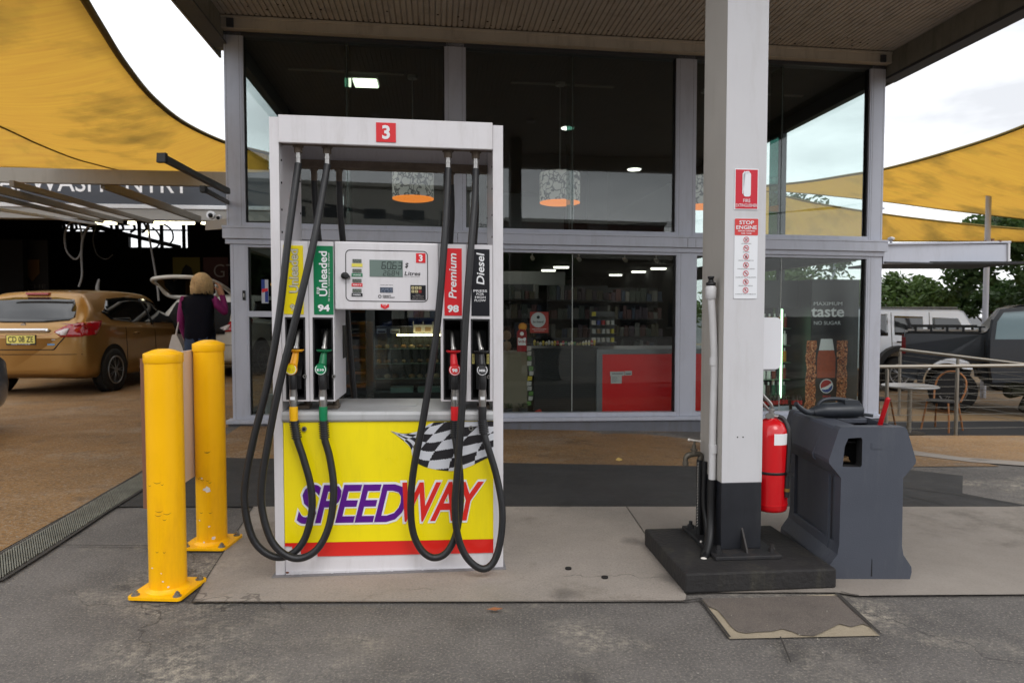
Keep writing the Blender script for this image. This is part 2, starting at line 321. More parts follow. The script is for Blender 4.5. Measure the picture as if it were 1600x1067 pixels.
sheet('concrete_slab_right', [(1.385, 2.86), (1.45, 2.825), (2.2, 2.84), (8, 2.95), (8, 3.6), (5.6, 4.3), (3.05, yA - 0.006), (0.706, yA - 0.006), (0.74, 2.86)], 0.010, conc2, 0.4)
pt = [G(1095, 940), G(1140, 1000), G(1375, 995), G(1306, 930)]
sheet('ground_patch', pt, 0.006, crust, 0.4)
b_ = [G(*q) for q in [(1097, 938), (1106, 950), (1122, 957), (1133, 970), (1142, 982), (1152, 990), (1166, 993), (1181, 991), (1207, 990), (1222, 986), (1237, 990), (1251, 996), (1272, 997), (1284, 992), (1300, 984), (1312, 978), (1330, 983), (1349, 978), (1362, 984), (1356, 976), (1338, 962), (1322, 945), (1309, 934), (1252, 934), (1180, 937)]]
sheet('patch_coating', b_, 0.010, patchm, 0.4)
b = MB()
def line(p, q, w=0.006, z=0.0135):
    p, q = Vector((*p, 0)), Vector((*q, 0)); n = (q - p).normalized().cross(Vector((0, 0, 1))) * w; k = max(2, int((q - p).length / 0.35)); rows = []
    for i in range(k + 1):
        c = p.lerp(q, i / k); j = Vector((random.uniform(-1, 1), random.uniform(-1, 1), 0)) * 0.003; ww = n * random.uniform(0.6, 1.3)
        for s_ in (-1, 1): x = c + j + ww * s_; rows.append((x.x, x.y, gz(x.x, x.y) + z))
    b.add(rows, [(2 * i, 2 * i + 1, 2 * i + 3, 2 * i + 2) for i in range(k)])
line(sl0, sl2, 0.0022); line(sl0, (sl1[0] - 0.02, yA), 0.0025); line(pt[0], pt[1], 0.006); line(pt[2], pt[3], 0.007); line(sl2, (0.79, 2.79), 0.007)
line((-2.44, yA), (6, yA + 0.03), 0.003); line((1.40, 2.86), (1.46, 2.82), 0.003); line((1.5, 2.82), (8, 2.945), 0.0022)
line(G(228, 735), G(0, 910 - 40), 0.010); line(G(238, 757), G(0, 911), 0.011); line(G(175, 783), G(345, 785), 0.004); line(G(90, 855), G(235, 856), 0.004)
line((2.72, yA), (2.44, 4.75), 0.004); line((3.2, yA + .01), (2.5, 4.9), 0.006); line(G(1219, 1000), G(1235, 1040), 0.003)
b.build('ground_joints', jointg, recalc=False, kind='structure')
# drain: a run of narrow bars across a channel
b = MB(); A0, A1 = Vector((*G(-60, 906), 0)), Vector((*G(232, 735), 0)); B0, B1 = Vector((*G(-60, 948), 0)), Vector((*G(242, 755), 0))
nb = 105; b.add([(A0.x, A0.y, 0.006), (A1.x, A1.y, 0.006), (B1.x, B1.y, 0.006), (B0.x, B0.y, 0.006)], [(0, 1, 2, 3)], 0)
for i in range(nb):
    t = i / nb; t2 = t + 0.60 / nb; p, q, r_, s_ = A0.lerp(A1, t), B0.lerp(B1, t), B0.lerp(B1, t2), A0.lerp(A1, t2); e = (p - q) * 0.03
    z = 0.018 + random.uniform(-.003, .002); vs = [(*(x[:2]), zz) for zz in (0.007, z) for x in (p - e, q + e, r_ + e, s_ - e)]
    b.add(vs, [(4, 5, 6, 7), (0, 1, 5, 4), (1, 2, 6, 5), (2, 3, 7, 6), (3, 0, 4, 7)], 1)
b.build('drain_grate', [joint, M('grate_metal', (122, 122, 112), 0.7, 0.3, 0.35, 9)], label='long narrow grated drain channel between tan paving and dark asphalt', cat='drain', kind='thing')
b = MB()
for q in [(888, 892), (945, 906)]:
    p = gnd(*q); b.cyl((p.x, p.y, 0.010), (p.x, p.y, 0.0165), 0.015, n=16)
b.build('slab_plugs', joint, kind='structure')
# small litter and pale spots pressed into the ground
b = MB(); rs = random.Random(3)
for i in range(60):
    p = gnd(rs.uniform(20, 1590), rs.uniform(955, 1066)) if i < 55 else gnd(rs.uniform(20, 330) if i % 2 else rs.uniform(1420, 1600), rs.uniform(800, 950)); r0 = rs.uniform(0.0012, 0.0035); k = rs.randint(5, 7); a0 = rs.random() * 6
    vs = [(p.x + r0 * math.cos(a0 + 6.283 * j / k) * rs.uniform(.6, 1.4), p.y + r0 * math.sin(a0 + 6.283 * j / k) * rs.uniform(.6, 1.4), 0.0145) for j in range(k)] + [(p.x, p.y, 0.0175)]
    b.add(vs, [(j, (j + 1) % k, k) for j in range(k)])
b.build('grit', M('grit', (150, 144, 134), 0.9), recalc=False, kind='stuff')
leafm = M('dry_leaf', (150, 96, 60), 0.8); b = MB()
for j, (px, py, s_) in enumerate([(772, 957, .03)]):
    p = gnd(px, py); b.add([(p.x - s_, p.y, .0145), (p.x, p.y + s_ * .35, .019), (p.x + s_ * 1.2, p.y + .004, .016), (p.x + .2 * s_, p.y - s_ * .4, .0145)], [(0, 1, 2, 3)])
b.build('dry_leaf', leafm, recalc=False, label='small rust brown dead leaf on the asphalt before the pump', cat='leaf')
b = MB(); p = gnd(967, 722)
b.add([(p.x - .03, p.y, .02 + p.z), (p.x, p.y + .03, .035 + p.z), (p.x + .035, p.y, .022 + p.z), (p.x, p.y - .015, .014 + p.z)], [(0, 1, 2, 3)])
b.build('dry_leaf', M('leaf_yellow', (190, 160, 90), 0.8), recalc=False, label='yellow fallen leaf lying by the tan strip near the shop', cat='leaf')

# ------------------------------------------------------------------ fuel pump
PSH = 0.012
O = gnd(431, 902)
pump = empty('fuel_pump', (O.x, O.y, 0.0), 0.095, 'white fuel pump number three with four black hoses and yellow lower panel', 'fuel pump')
wht = M('pump_white', (222, 219, 222), 0.32, 0, 0.05, 3, dirt=(150, 140, 126), ds=3, da=0.32, coat=0.3)
wht2 = M('pump_side_metal', (176, 174, 170), 0.35, 0.25, 0.10, 4, dirt=(120, 110, 98), ds=4, da=0.4)
gry = M('pump_ledge_grey', (176, 177, 178), 0.35, 0, 0.08, 5, dirt=(120, 115, 108), ds=3, da=0.5)
blk = M('rubber_black', (28, 28, 30), 0.42, 0, 0.15, 30, bump=0.15, bs=200)
blkd = M('recess_black', (20, 20, 22), 0.5)
rust = M('stained_metal', (104, 92, 80), 0.6, 0.3, 0.4, 20)
lred = M('label_red', (222, 36, 44), 0.35); lgrn = M('label_green', (0, 118, 72), 0.35); lyel = M('label_yellow', (242, 220, 12), 0.35); lblk = M('label_black', (24, 24, 30), 0.3)
lwht = M('letter_white', (238, 238, 240), 0.4); lgry = M('letter_grey', (204, 200, 176), 0.5); ink = M('letter_ink', (26, 26, 28), 0.5)
steel = M('steel', (170, 168, 165), 0.3, 0.9, 0.1, 20); zinc = M('zinc', (140, 138, 132), 0.5, 0.7, 0.2, 30)
D = 0.46
def P(mb, name, mats, parent=pump, **k): return mb.build(name, mats, parent, shear=PSH, **k)
b = MB()
b.box(0, 0.040, -0.002, D, 0, 2.060)
b2 = MB(); b2.box(0.988, 1.034, -0.002, D, 0, 2.060)
for x in (0.0415, 0.9865):
    bb = b if x < .5 else b2
    for z in (1.56, 1.66, 1.78, 1.88): bb.cyl((x - .002, 0.035, z), (x + .002, 0.035, z), 0.005, n=8, m=1)
    for z in (1.56, 1.70, 1.86): bb.cyl((x - .002, D - .03, z), (x + .002, D - .03, z), 0.005, n=8, m=1)
    bb.box(x - 0.001, x + 0.001, 0.02, 0.1, 1.50, 1.50)
P(b, 'side_post', [wht, joint], bevel=0.004); P(b2, 'side_post', [wht, joint], bevel=0.004)
b = MB(); b.box(0.0415, 0.9865, -0.012, 0.010, 1.948, 2.069); b.box(0.0415, 0.9865, D - .02, D + .01, 1.948, 2.069); b.box(0.0415, 0.9865, 0.010, D - .02, 2.055, 2.069)
hd = P(b, 'header', [wht], bevel=0.003)
b = MB(); b.box(0.0425, 0.9855, 0.0105, 0.055, 1.950, 1.962); b.box(0.0425, 0.9855, D - .075, D - .0205, 1.925, 1.962)
for i in range(40): b.sph((random.uniform(.05, .98), random.uniform(.012, .05), 1.95), 0.0022, n=6)
P(b, 'header_flange', [rust])
b = MB(); b.box(0.466, 0.553, -0.016, -0.0125, 1.964, 2.049, 0); b.text('3', (0.510, -0.0175, 2.007), h=0.062, m=1, off=0.035)
P(b, 'number_sign', [lred, lwht])
# lower cabinet
b = MB(); b.box(0.0405, 0.9875, 0.004, D, 0.004, 0.712); P(b, 'cabinet', [wht], bevel=0.003)
b = MB(); b.prism([(-0.010, 0.7125), (-0.014, 0.722), (-0.014, 0.742), (-0.006, 0.756), (0.012, 0.757), (D, 0.757), (D, 0.7125)], 'x', 0.0405, 0.9875)
P(b, 'ledge', [gry], bevel=0.002)
b = MB(); b.box(0.46, 0.63, 0.16, 0.30, 0.7575, 0.760); b.box(0.45, 0.455, .1, .34, .7575, .759); P(b, 'ledge_plate', [gry], bevel=0.001)
b = MB(); b.box(0.046, 0.984, -0.003, 0.0035, 0.005, 0.026)
for u in (.075, .11, .25, .32, .46, .52, .66, .73, .86): b.cyl((u, -.004, .017), (u, -.0065, .017), 0.006, n=12)
P(b, 'kick_strip', [wht])
for c in ((.052, -.004, .023), (.135, -.004, .010)): b = MB(); b.sph(c, .007, (1.2, .3, .65), n=8); P(b, 'rust_spot', [M('rust', (120, 66, 34), .9)])
yel = M('panel_yellow', (254, 232, 10), 0.3, 0, 0.03, 3, dirt=(206, 190, 40), ds=3, da=0.35, coat=0.3); redp = M('panel_red', (228, 42, 34), 0.3, coat=0.3); pur = M('letter_purple', (92, 20, 136), 0.35)
fw = M('flag_white', (214, 216, 222), 0.35); fb = M('flag_black', (38, 36, 40), 0.35)
b = MB(); y0 = -0.001
b.prism([(0.042, 0.158), (0.042, 0.706), (0.988, 0.712), (0.988, 0.158)], 'y', y0, 0.0035, 0)
b.prism([(0.042, 0.157), (0.988, 0.157), (0.988, 0.093), (0.186, 0.093), (0.186, 0.104), (0.112, 0.106), (0.112, 0.128), (0.074, 0.130), (0.074, 0.142), (0.042, 0.143)], 'y', y0, 0.0035, 1)
def word(st, u0, u1, z0, z1, m, k):
    c = ((u0 + u1) / 2, y0 - 0.0020 - k, (z0 + z1) / 2)
    b.text(st, c, w=u1 - u0, h=z1 - z0, m=m, off=0.018 if m != 4 else 0.046, shear=0.32, spacing=0.93)
word('SPEED', 0.086, 0.600, 0.235, 0.434, 4, 0); word('WAY', 0.560, 0.958, 0.237, 0.440, 4, 0.0004)
word('SPEED', 0.096, 0.590, 0.245, 0.424, 2, 0.0012); word('WAY', 0.570, 0.945, 0.247, 0.430, 3, 0.0016)
# waving chequered flag
top = [(0.517, 0.667), (0.575, 0.655), (0.64, 0.664), (0.70, 0.700), (0.76, 0.707), (0.86, 0.708), (0.989, 0.710)]
bot = [(0.517, 0.667), (0.56, 0.635), (0.607, 0.590), (0.625, 0.530), (0.70, 0.492), (0.83, 0.484), (0.989, 0.552)]
tp = [Vector((*p, 0)) for p in top]; bp_ = [Vector((*p, 0)) for p in bot]; TP = catmull(tp, 26); BP = catmull(bp_, 26); n_ = len(TP) - 1; R_ = 90
def fp(i, j):
    p = TP[i].lerp(BP[i], j / R_); return (p.x, y0 - 0.002, p.y)
vs = [fp(i, j) for i in range(n_ + 1) for j in range(R_ + 1)]; fs, ms = [], []
for i in range(n_):
    for j in range(R_):
        s_, t_ = (i + .5) / n_, (j + .5) / R_; c = (math.floor(s_ * 7.4 + 0.55 * math.sin(t_ * 2.4) + t_ * 0.9) + math.floor(t_ * 5.0 + 0.45 * math.sin(s_ * 9))) % 2
        fs.append((i * (R_ + 1) + j, (i + 1) * (R_ + 1) + j, (i + 1) * (R_ + 1) + j + 1, i * (R_ + 1) + j + 1)); ms.append(5 + c)
k0 = len(b.f); b.add(vs, fs, 5); b.m[k0:] = ms
P(b, 'front_panel', [yel, redp, pur, redp, lwht, fw, fb], recalc=False)
for u in (0.135, 0.885): b = MB(); b.cyl((u, -.0025, .678), (u, -.010, .678), 0.011, n=20); b.cyl((u, -.010, .678), (u, -.012, .678), 0.006, n=12, m=1); P(b, 'panel_lock', [zinc, blkd])
# nozzle housings: front plate with real openings and a dark pocket behind each
HT, HB = 1.519, 0.802
def housing(u0, u1, holes, name):
    b = MB(); us = sorted([u0, u1] + [h for x in holes for h in x[:2]]); z0, z1 = holes[0][2], holes[0][3]
    for i in range(len(us) - 1):
        hole = any(abs(us[i] - h[0]) < 1e-6 for h in holes)
        for (za, zb) in ((HB, z0), (z0, z1), (z1, HT)):
            if hole and za == z0: continue
            b.add([(us[i], 0, za), (us[i + 1], 0, za), (us[i + 1], 0, zb), (us[i], 0, zb)], [(0, 1, 2, 3)])
    b.add([(u0, 0, HB), (u1, 0, HB), (u1, 0, HT), (u0, 0, HT), (u0, .34, HB), (u1, .34, HB), (u1, .34, HT), (u0, .34, HT)], [(0, 4, 5, 1), (3, 2, 6, 7), (0, 3, 7, 4), (1, 5, 6, 2), (4, 7, 6, 5)])
    bm = bmesh.new()
    o = P(b, name, [wht]);
    bm.from_mesh(o.data); bmesh.ops.remove_doubles(bm, verts=bm.verts, dist=1e-5); bmesh.ops.recalc_face_normals(bm, faces=bm.faces); bm.to_mesh(o.data); bm.free()
    for h in holes:
        c = MB(); a0, a1, c0, c1 = h; dd = 0.17
        c.add([(a0, 0.0, c0), (a1, 0, c0), (a1, 0, c1), (a0, 0, c1), (a0 + .004, dd, c0 + .02), (a1 - .004, dd, c0 + .02), (a1 - .004, dd, c1 - .05), (a0 + .004, dd, c1 - .05)], [(0, 1, 5, 4), (1, 2, 6, 5), (2, 3, 7, 6), (3, 0, 4, 7), (4, 5, 6, 7)])
        for (x0, x1, z0_, z1_) in ((a0 - .004, a0 + .003, c0, c1), (a1 - .003, a1 + .004, c0, c1), (a0 - .004, a1 + .004, c1 - .003, c1 + .005), (a0 - .004, a1 + .004, c0 - .005, c0 + .003)): c.box(x0, x1, -.003, .001, z0_, z1_)
        c.prism([(0.02, c0 + .04), (0.02, c0 + .10), (0.10, c0 + .20), (0.165, c0 + .22), (.165, c0 + .03)], 'x', a0 + .02, a1 - .02)
        P(c, 'nozzle_pocket', [blkd], o, recalc=False)
    return o
H1 = housing(0.0415, 0.272, [(0.061, 0.140, 0.815, 1.175), (0.181, 0.262, 0.815, 1.175)], 'nozzle_housing')
H2 = housing(0.748, 0.9862, [(0.764, 0.842, 0.815, 1.176), (0.890, 0.969, 0.815, 1.176)], 'nozzle_housing')
b = MB(); b.box(0.2725, 0.2755, 0.24, 0.32, 0.98, 1.14); P(b, 'side_slot', [blkd])
for u in (.16, .865): b = MB(); b.box(u, u + .0025, -.0015, .001, .803, 1.519); P(b, 'housing_seam', [M('seam_grey', (150, 148, 150), .5)])
for u in (.07, .20, .78, .90): b = MB(); b.cyl((u + .06, .10, .80), (u + .06, .10, .757), .014, n=12); b.box(u + .02, u + .075, .06, .14, .76, .775); P(b, 'hose_outlet', [rust])
def vtext(b, st, u, z, h, w, m, off=0.03, y=-0.0045, sh=0.0): b.text(st, (u, y, z), ax=(0, 0, 1), ay=(-1, 0, 0), h=h, w=w, m=m, off=off, shear=sh)
b = MB(); b.box(.053, .139, -.003, -.0002, 1.193, 1.498, 0); vtext(b, 'Unleaded', .098, 1.385, .042, .196, 2, .045, y=-.0040); vtext(b, 'Unleaded', .098, 1.385, .039, .192, 1, .018, y=-.005); b.text('91', (.097, -.0045, 1.222), h=.034, m=2, off=.06); b.text('91', (.097, -.005, 1.222), h=.029, m=1, off=.02)
P(b, 'grade_label', [lyel, lgry, M('letter_outline', (120, 118, 110), .5)])
b = MB(); b.box(.184, .270, -.003, -.0002, 1.193, 1.499, 0); vtext(b, 'Unleaded', .226, 1.375, .036, .200, 1, .018); vtext(b, 'E10', .203, 1.300, .012, .030, 1, .03); vtext(b, '94 Octane - Contains up to 10% ethanol', .252, 1.36, .010, .215, 1, .0); b.text('94', (.227, -.0045, 1.222), h=.032, w=.052, m=1, off=.045)
P(b, 'grade_label', [lgrn, lwht])
b = MB(); b.box(.766, .845, -.003, -.0002, 1.195, 1.500, 0); vtext(b, 'Premium', .803, 1.375, .036, .205, 1, .018, sh=.15); b.text('98', (.805, -.0045, 1.226), h=.034, w=.052, m=1, off=.045)
P(b, 'grade_label', [lred, lwht])
b = MB(); b.box(.889, .972, -.003, -.0002, 1.195, 1.499, 0); vtext(b, 'Diesel', .930, 1.410, .036, .145, 1, .018, sh=.15)
for i, w_ in enumerate(['PRESS', 'FOR', 'HIGH', 'FLOW']): b.text(w_, (.929, -.0045, 1.309 - i * .0145), h=.0105, w=(.062, .034, .048, .052)[i], m=1, off=.012)
P(b, 'grade_label', [lblk, lwht])
# display head
b = MB(); b.box(0.2765, 0.7390, -0.004, 0.33, 1.216, 1.521); disp = P(b, 'display_head', [wht], bevel=0.006)
b = MB(); b.box(0.7400, 0.7470, 0.0, 0.30, 1.205, 1.519); P(b, 'housing_gap', [gry])
def DU(px, py): # a point read on the pump's front
    d = ray(px, py); a = Vector((math.cos(.095), math.sin(.095), 0)); n = Vector((-math.sin(.095), math.cos(.095), 0)); o_ = Vector((O.x, O.y, 0))
    p = CAM + d * (((o_ - CAM).dot(n)) / d.dot(n)) - o_; U = p.dot(a); return U, p.z + PSH * U
b = MB()
def rr(x0, x1, z0, z1, r, n=5):
    out = []
    for cx, cz, a0 in ((x1 - r, z1 - r, 0), (x0 + r, z1 - r, 90), (x0 + r, z0 + r, 180), (x1 - r, z0 + r, 270)):
        for i in range(n + 1): a = math.radians(a0 + 90 * i / n); out.append((cx + r * math.cos(a), cz + r * math.sin(a)))
    return out
(x0, z1), (x1, z0) = DU(539.5, 390), DU(669, 472.5)
o1, o2 = rr(x0, x1, z0, z1, .022), rr(x0 + .0035, x1 - .0035, z0 + .0035, z1 - .0035, .019); n_ = len(o1)
b.add([(p[0], -.0052, p[1]) for p in o1 + o2], [(i, (i + 1) % n_, n_ + (i + 1) % n_, n_ + i) for i in range(n_)], 0)
def dl(st, px, py, hpx, m=0, off=0, sh=0, w=None, align='C'):
    u, z = DU(px, py); b.text(st, (u, -.0062, z), h=hpx * .00285, w=(w * .00285 if w else None), m=m, off=off, shear=sh, align=align)
dl('$', 635.5, 415, 8.5, off=.01, sh=.2); dl('Litres', 644.5, 427.5, 6.2, off=.008, sh=.2, w=25); dl('Minimum delivery 2 litres', 644, 432.5, 1.5, w=24)
dl('cents per litre', 604, 445.5, 2.0, w=20); dl('GILBARCO', 604.5, 462, 2.0, off=.03, w=13); dl('VEEDER-ROOT', 607.5, 464.8, 2.0, off=.03, w=19)
u, z = DU(593.5, 463.3)
b.add([(u + r_ * math.cos(a), -.0055, z + r_ * math.sin(a)) for r_ in (.0075, .005) for a in [6.283 * i / 20 for i in range(20)]], [(i, (i + 1) % 20, 20 + (i + 1) % 20, 20 + i) for i in range(20)], 0)
P(b, 'display_print', [ink], disp, recalc=False)
lcd = M('lcd_green', (118, 134, 128), 0.15, var=.04, vs=8); lcdk = M('lcd_ink', (34, 40, 40), 0.4); lcdd = M('lcd_small', (92, 98, 92), 0.2); lcdp = M('lcd_ink_pale', (150, 156, 146), .4)
SEG = {'0': 'abcdef', '1': 'bc', '2': 'abged', '3': 'abgcd', '4': 'fgbc', '5': 'afgcd', '6': 'afgedc', '7': 'abc', '8': 'abcdefg', '9': 'abcdfg'}
def digits(b, st, u, z, h, w, gap, m, dot=None, y=-.0075):
    t = h * .10
    for i, c in enumerate(st):
        x = u + i * gap; s_ = .12 * h
        R = {'a': (x + t * .6, x + w - t * .6, z + h - t, z + h), 'g': (x + t * .6, x + w - t * .6, z + h / 2 - t / 2, z + h / 2 + t / 2), 'd': (x + t * .6, x + w - t * .6, z, z + t), 'f': (x, x + t, z + h / 2 + t * .3, z + h - t * .4), 'e': (x, x + t, z + t * .4, z + h / 2 - t * .3), 'b': (x + w - t, x + w, z + h / 2 + t * .3, z + h - t * .4), 'c': (x + w - t, x + w, z + t * .4, z + h / 2 - t * .3)}
        for k in SEG[c]:
            a, c_, e, f_ = R[k]; b.add([(a + (e - z) * .1, y, e), (c_ + (e - z) * .1, y, e), (c_ + (f_ - z) * .1, y, f_), (a + (f_ - z) * .1, y, f_)], [(0, 1, 2, 3)], m)
        if dot == i: b.add([(x + w + t * .4, y, z), (x + w + t * 1.4, y, z), (x + w + t * 1.4, y, z + t), (x + w + t * .4, y, z + t)], [(0, 1, 2, 3)], m)
def screen(px0, py0, px1, py1, mat, m2, jobs):
    b = MB(); (a, c), (d, e) = DU(px0, py0), DU(px1, py1); b.box(a, d, -.0065, -.0042, e, c, 0)
    for st, px, py, hp, wp, gp, dot in jobs: u, z = DU(px, py); digits(b, st, u, z, hp * .00285, wp * .00285, gp * .00285, 1, dot)
    P(b, 'screen', [mat, m2], disp, recalc=False)
screen(577.5, 406, 629.5, 433, lcd, lcdk, [('6063', 596, 420.5, 11.5, 6.6, 8.4, 1), ('2684', 598.5, 430.8, 8, 4.6, 6.7, 1)])
screen(594, 449, 614, 457.3, M('lcd_blue', (74, 82, 96), .2), M('lcd_b', (140, 150, 170), .4), [('2259', 595.5, 456, 5.5, 3.4, 4.6, 2)])
for i, (py, cm, st) in enumerate([(405, M('tag_y', (226, 214, 90), .5), ''), (420.3, lgrn, 'UNLEADED'), (435.8, lred, 'PREMIUM 98'), (451.2, lblk, 'DIESEL')]):
    screen(551, py, 565, py + 6, lcdd, lcdp, [('2259', 552.3, py + 5, 4, 2.4, 3.1, 2)])
    b = MB(); (a, c), (d, e) = DU(549.6, py + 6.8), DU(566.6, py + 12.2); b.box(a, d, -.0062, -.0042, e, c, 0)
    if st: b.text(st, ((a + d) / 2, -.0070, (c + e) / 2), h=.0065, w=(d - a) * .78, m=1, off=.02)
    P(b, 'price_tag', [cm, lwht], disp, recalc=False)
b = MB(); (a, c), (d, e) = DU(650, 396), DU(664.8, 411); b.box(a, d, -.0062, -.0042, e, c, 0); b.text('3', ((a + d) / 2, -.0072, (c + e) / 2), h=.031, m=1, off=.035); P(b, 'number_tag', [lred, lwht], disp)
b = MB(); (a, c), (d, e) = DU(641.3, 445.5), DU(665.3, 469); b.box(a, d, -.0066, -.0042, e, c, 0)
for j in range(2):
    for i in range(3):
        x, z = a + .005 + i * .0160, c - .006 - j * .0165; b.box(x, x + .0125, -.0085, -.0066, z - .012, z, 2 if (i, j) == (2, 1) else 1); b.box(x + .004, x + .0085, -.0088, -.0085, z - .008, z - .004, 0)
for j, w_ in enumerate(['PRESET', 'PRESS AMOUNT KEYS', 'THEN LIFT NOZZLE', 'PRESS CLEAR TO CANCEL']): b.text(w_, ((a + d) / 2, -.0072, c - .043 - j * .0062), h=.0032, w=(.022, .05, .046, .054)[j], m=3)
P(b, 'keypad', [lblk, M('key_beige', (196, 184, 140), .5), M('key_red', (150, 50, 40), .5), M('key_txt', (170, 165, 160), .5)], disp)
b = MB(); u, z = DU(539.5, 431); b.sph((u, -.012, z), .0185, (1, .6, .85), n=16); b.prism([(u - .014, z + .006), (u + .020, z + .002), (u + .024, z - .008), (u + .004, z - .010)], 'y', -.030, -.008); P(b, 'knob', [blk], disp)
b = MB(); u, z = DU(601.5, 477.5); hexa = [(u + .0195 * math.cos(math.radians(a)) * 1.05, z + .016 * math.sin(math.radians(a))) for a in (25, 155, 205, 270, 335)]
b.prism(hexa, 'y', -.0062, -.0042, 0); b.text('STOP', (u, -.0070, z + .003), h=.0065, w=.022, m=1, off=.03); b.text('fuel', (u, -.0070, z - .006), h=.004, m=1); P(b, 'stop_badge', [lred, lwht], disp)
# nozzles with their hoses
V3 = Vector
NZ = [  # u of: top of spout, guard, badge ; colours
    ((0.108, 0.107, 0.095), M('nozzle_yellow', (240, 168, 10), .4, bump=.1), lyel, M('cuff_yellow', (246, 186, 10), .45), '91', False, (0.113, 0.098)),
    ((0.229, 0.229, 0.222), M('nozzle_green', (0, 108, 66), .4, bump=.1), lwht, M('cuff_green', (0, 124, 78), .45), 'E10', False, (0.241, 0.226)),
    ((0.800, 0.805, 0.811), M('nozzle_red', (214, 22, 34), .4, bump=.1), lwht, M('cuff_red', (226, 26, 34), .45), '98', False, (0.785, 0.811)),
    ((0.922, 0.932, 0.934), M('nozzle_black', (30, 30, 32), .4, bump=.1), lwht, M('cuff_black', (36, 36, 38), .45), 'DIESEL', True, (0.912, 0.936))]
HO = [
 [(.113, .05, 1.868), (.103, .0, 1.72), (.083, -.05, 1.50), (.05, -.08, 1.18), (.0, -.085, .90), (-.061, -.085, .663), (-.101, -.085, .47), (-.104, -.085, .33), (-.070, -.085, .20), (.0, -.085, .132), (.075, -.08, .128), (.137, -.07, .185), (.172, -.06, .30), (.172, -.055, .42), (.140, -.05, .55), (.112, -.045, .635)],
 [(.241, .05, 1.868), (.222, .0, 1.70), (.195, -.06, 1.50), (.143, -.10, 1.25), (.057, -.11, .90), (.008, -.11, .663), (-.025, -.11, .47), (-.026, -.11, .34), (.012, -.11, .205), (.080, -.11, .136), (.150, -.105, .128), (.215, -.095, .175), (.258, -.08, .28), (.272, -.065, .42), (.255, -.05, .55), (.232, -.045, .635)],
 [(.785, .05, 1.868), (.778, .0, 1.70), (.762, -.05, 1.46), (.730, -.075, 1.12), (.672, -.08, .746), (.628, -.08, .52), (.612, -.08, .36), (.620, -.08, .23), (.655, -.08, .145), (.708, -.08, .105), (.765, -.075, .120), (.808, -.07, .19), (.832, -.06, .31), (.834, -.055, .46), (.818, -.05, .60), (.812, -.045, .640)],
 [(.912, .05, 1.868), (.905, .0, 1.72), (.885, -.06, 1.50), (.858, -.10, 1.15), (.842, -.12, .80), (.822, -.12, .52), (.809, -.12, .36), (.820, -.12, .22), (.862, -.12, .115), (.930, -.12, .063), (.985, -.11, .095), (1.016, -.10, .20), (1.022, -.085, .33), (.998, -.065, .47), (.960, -.055, .60), (.944, -.045, .655)]]
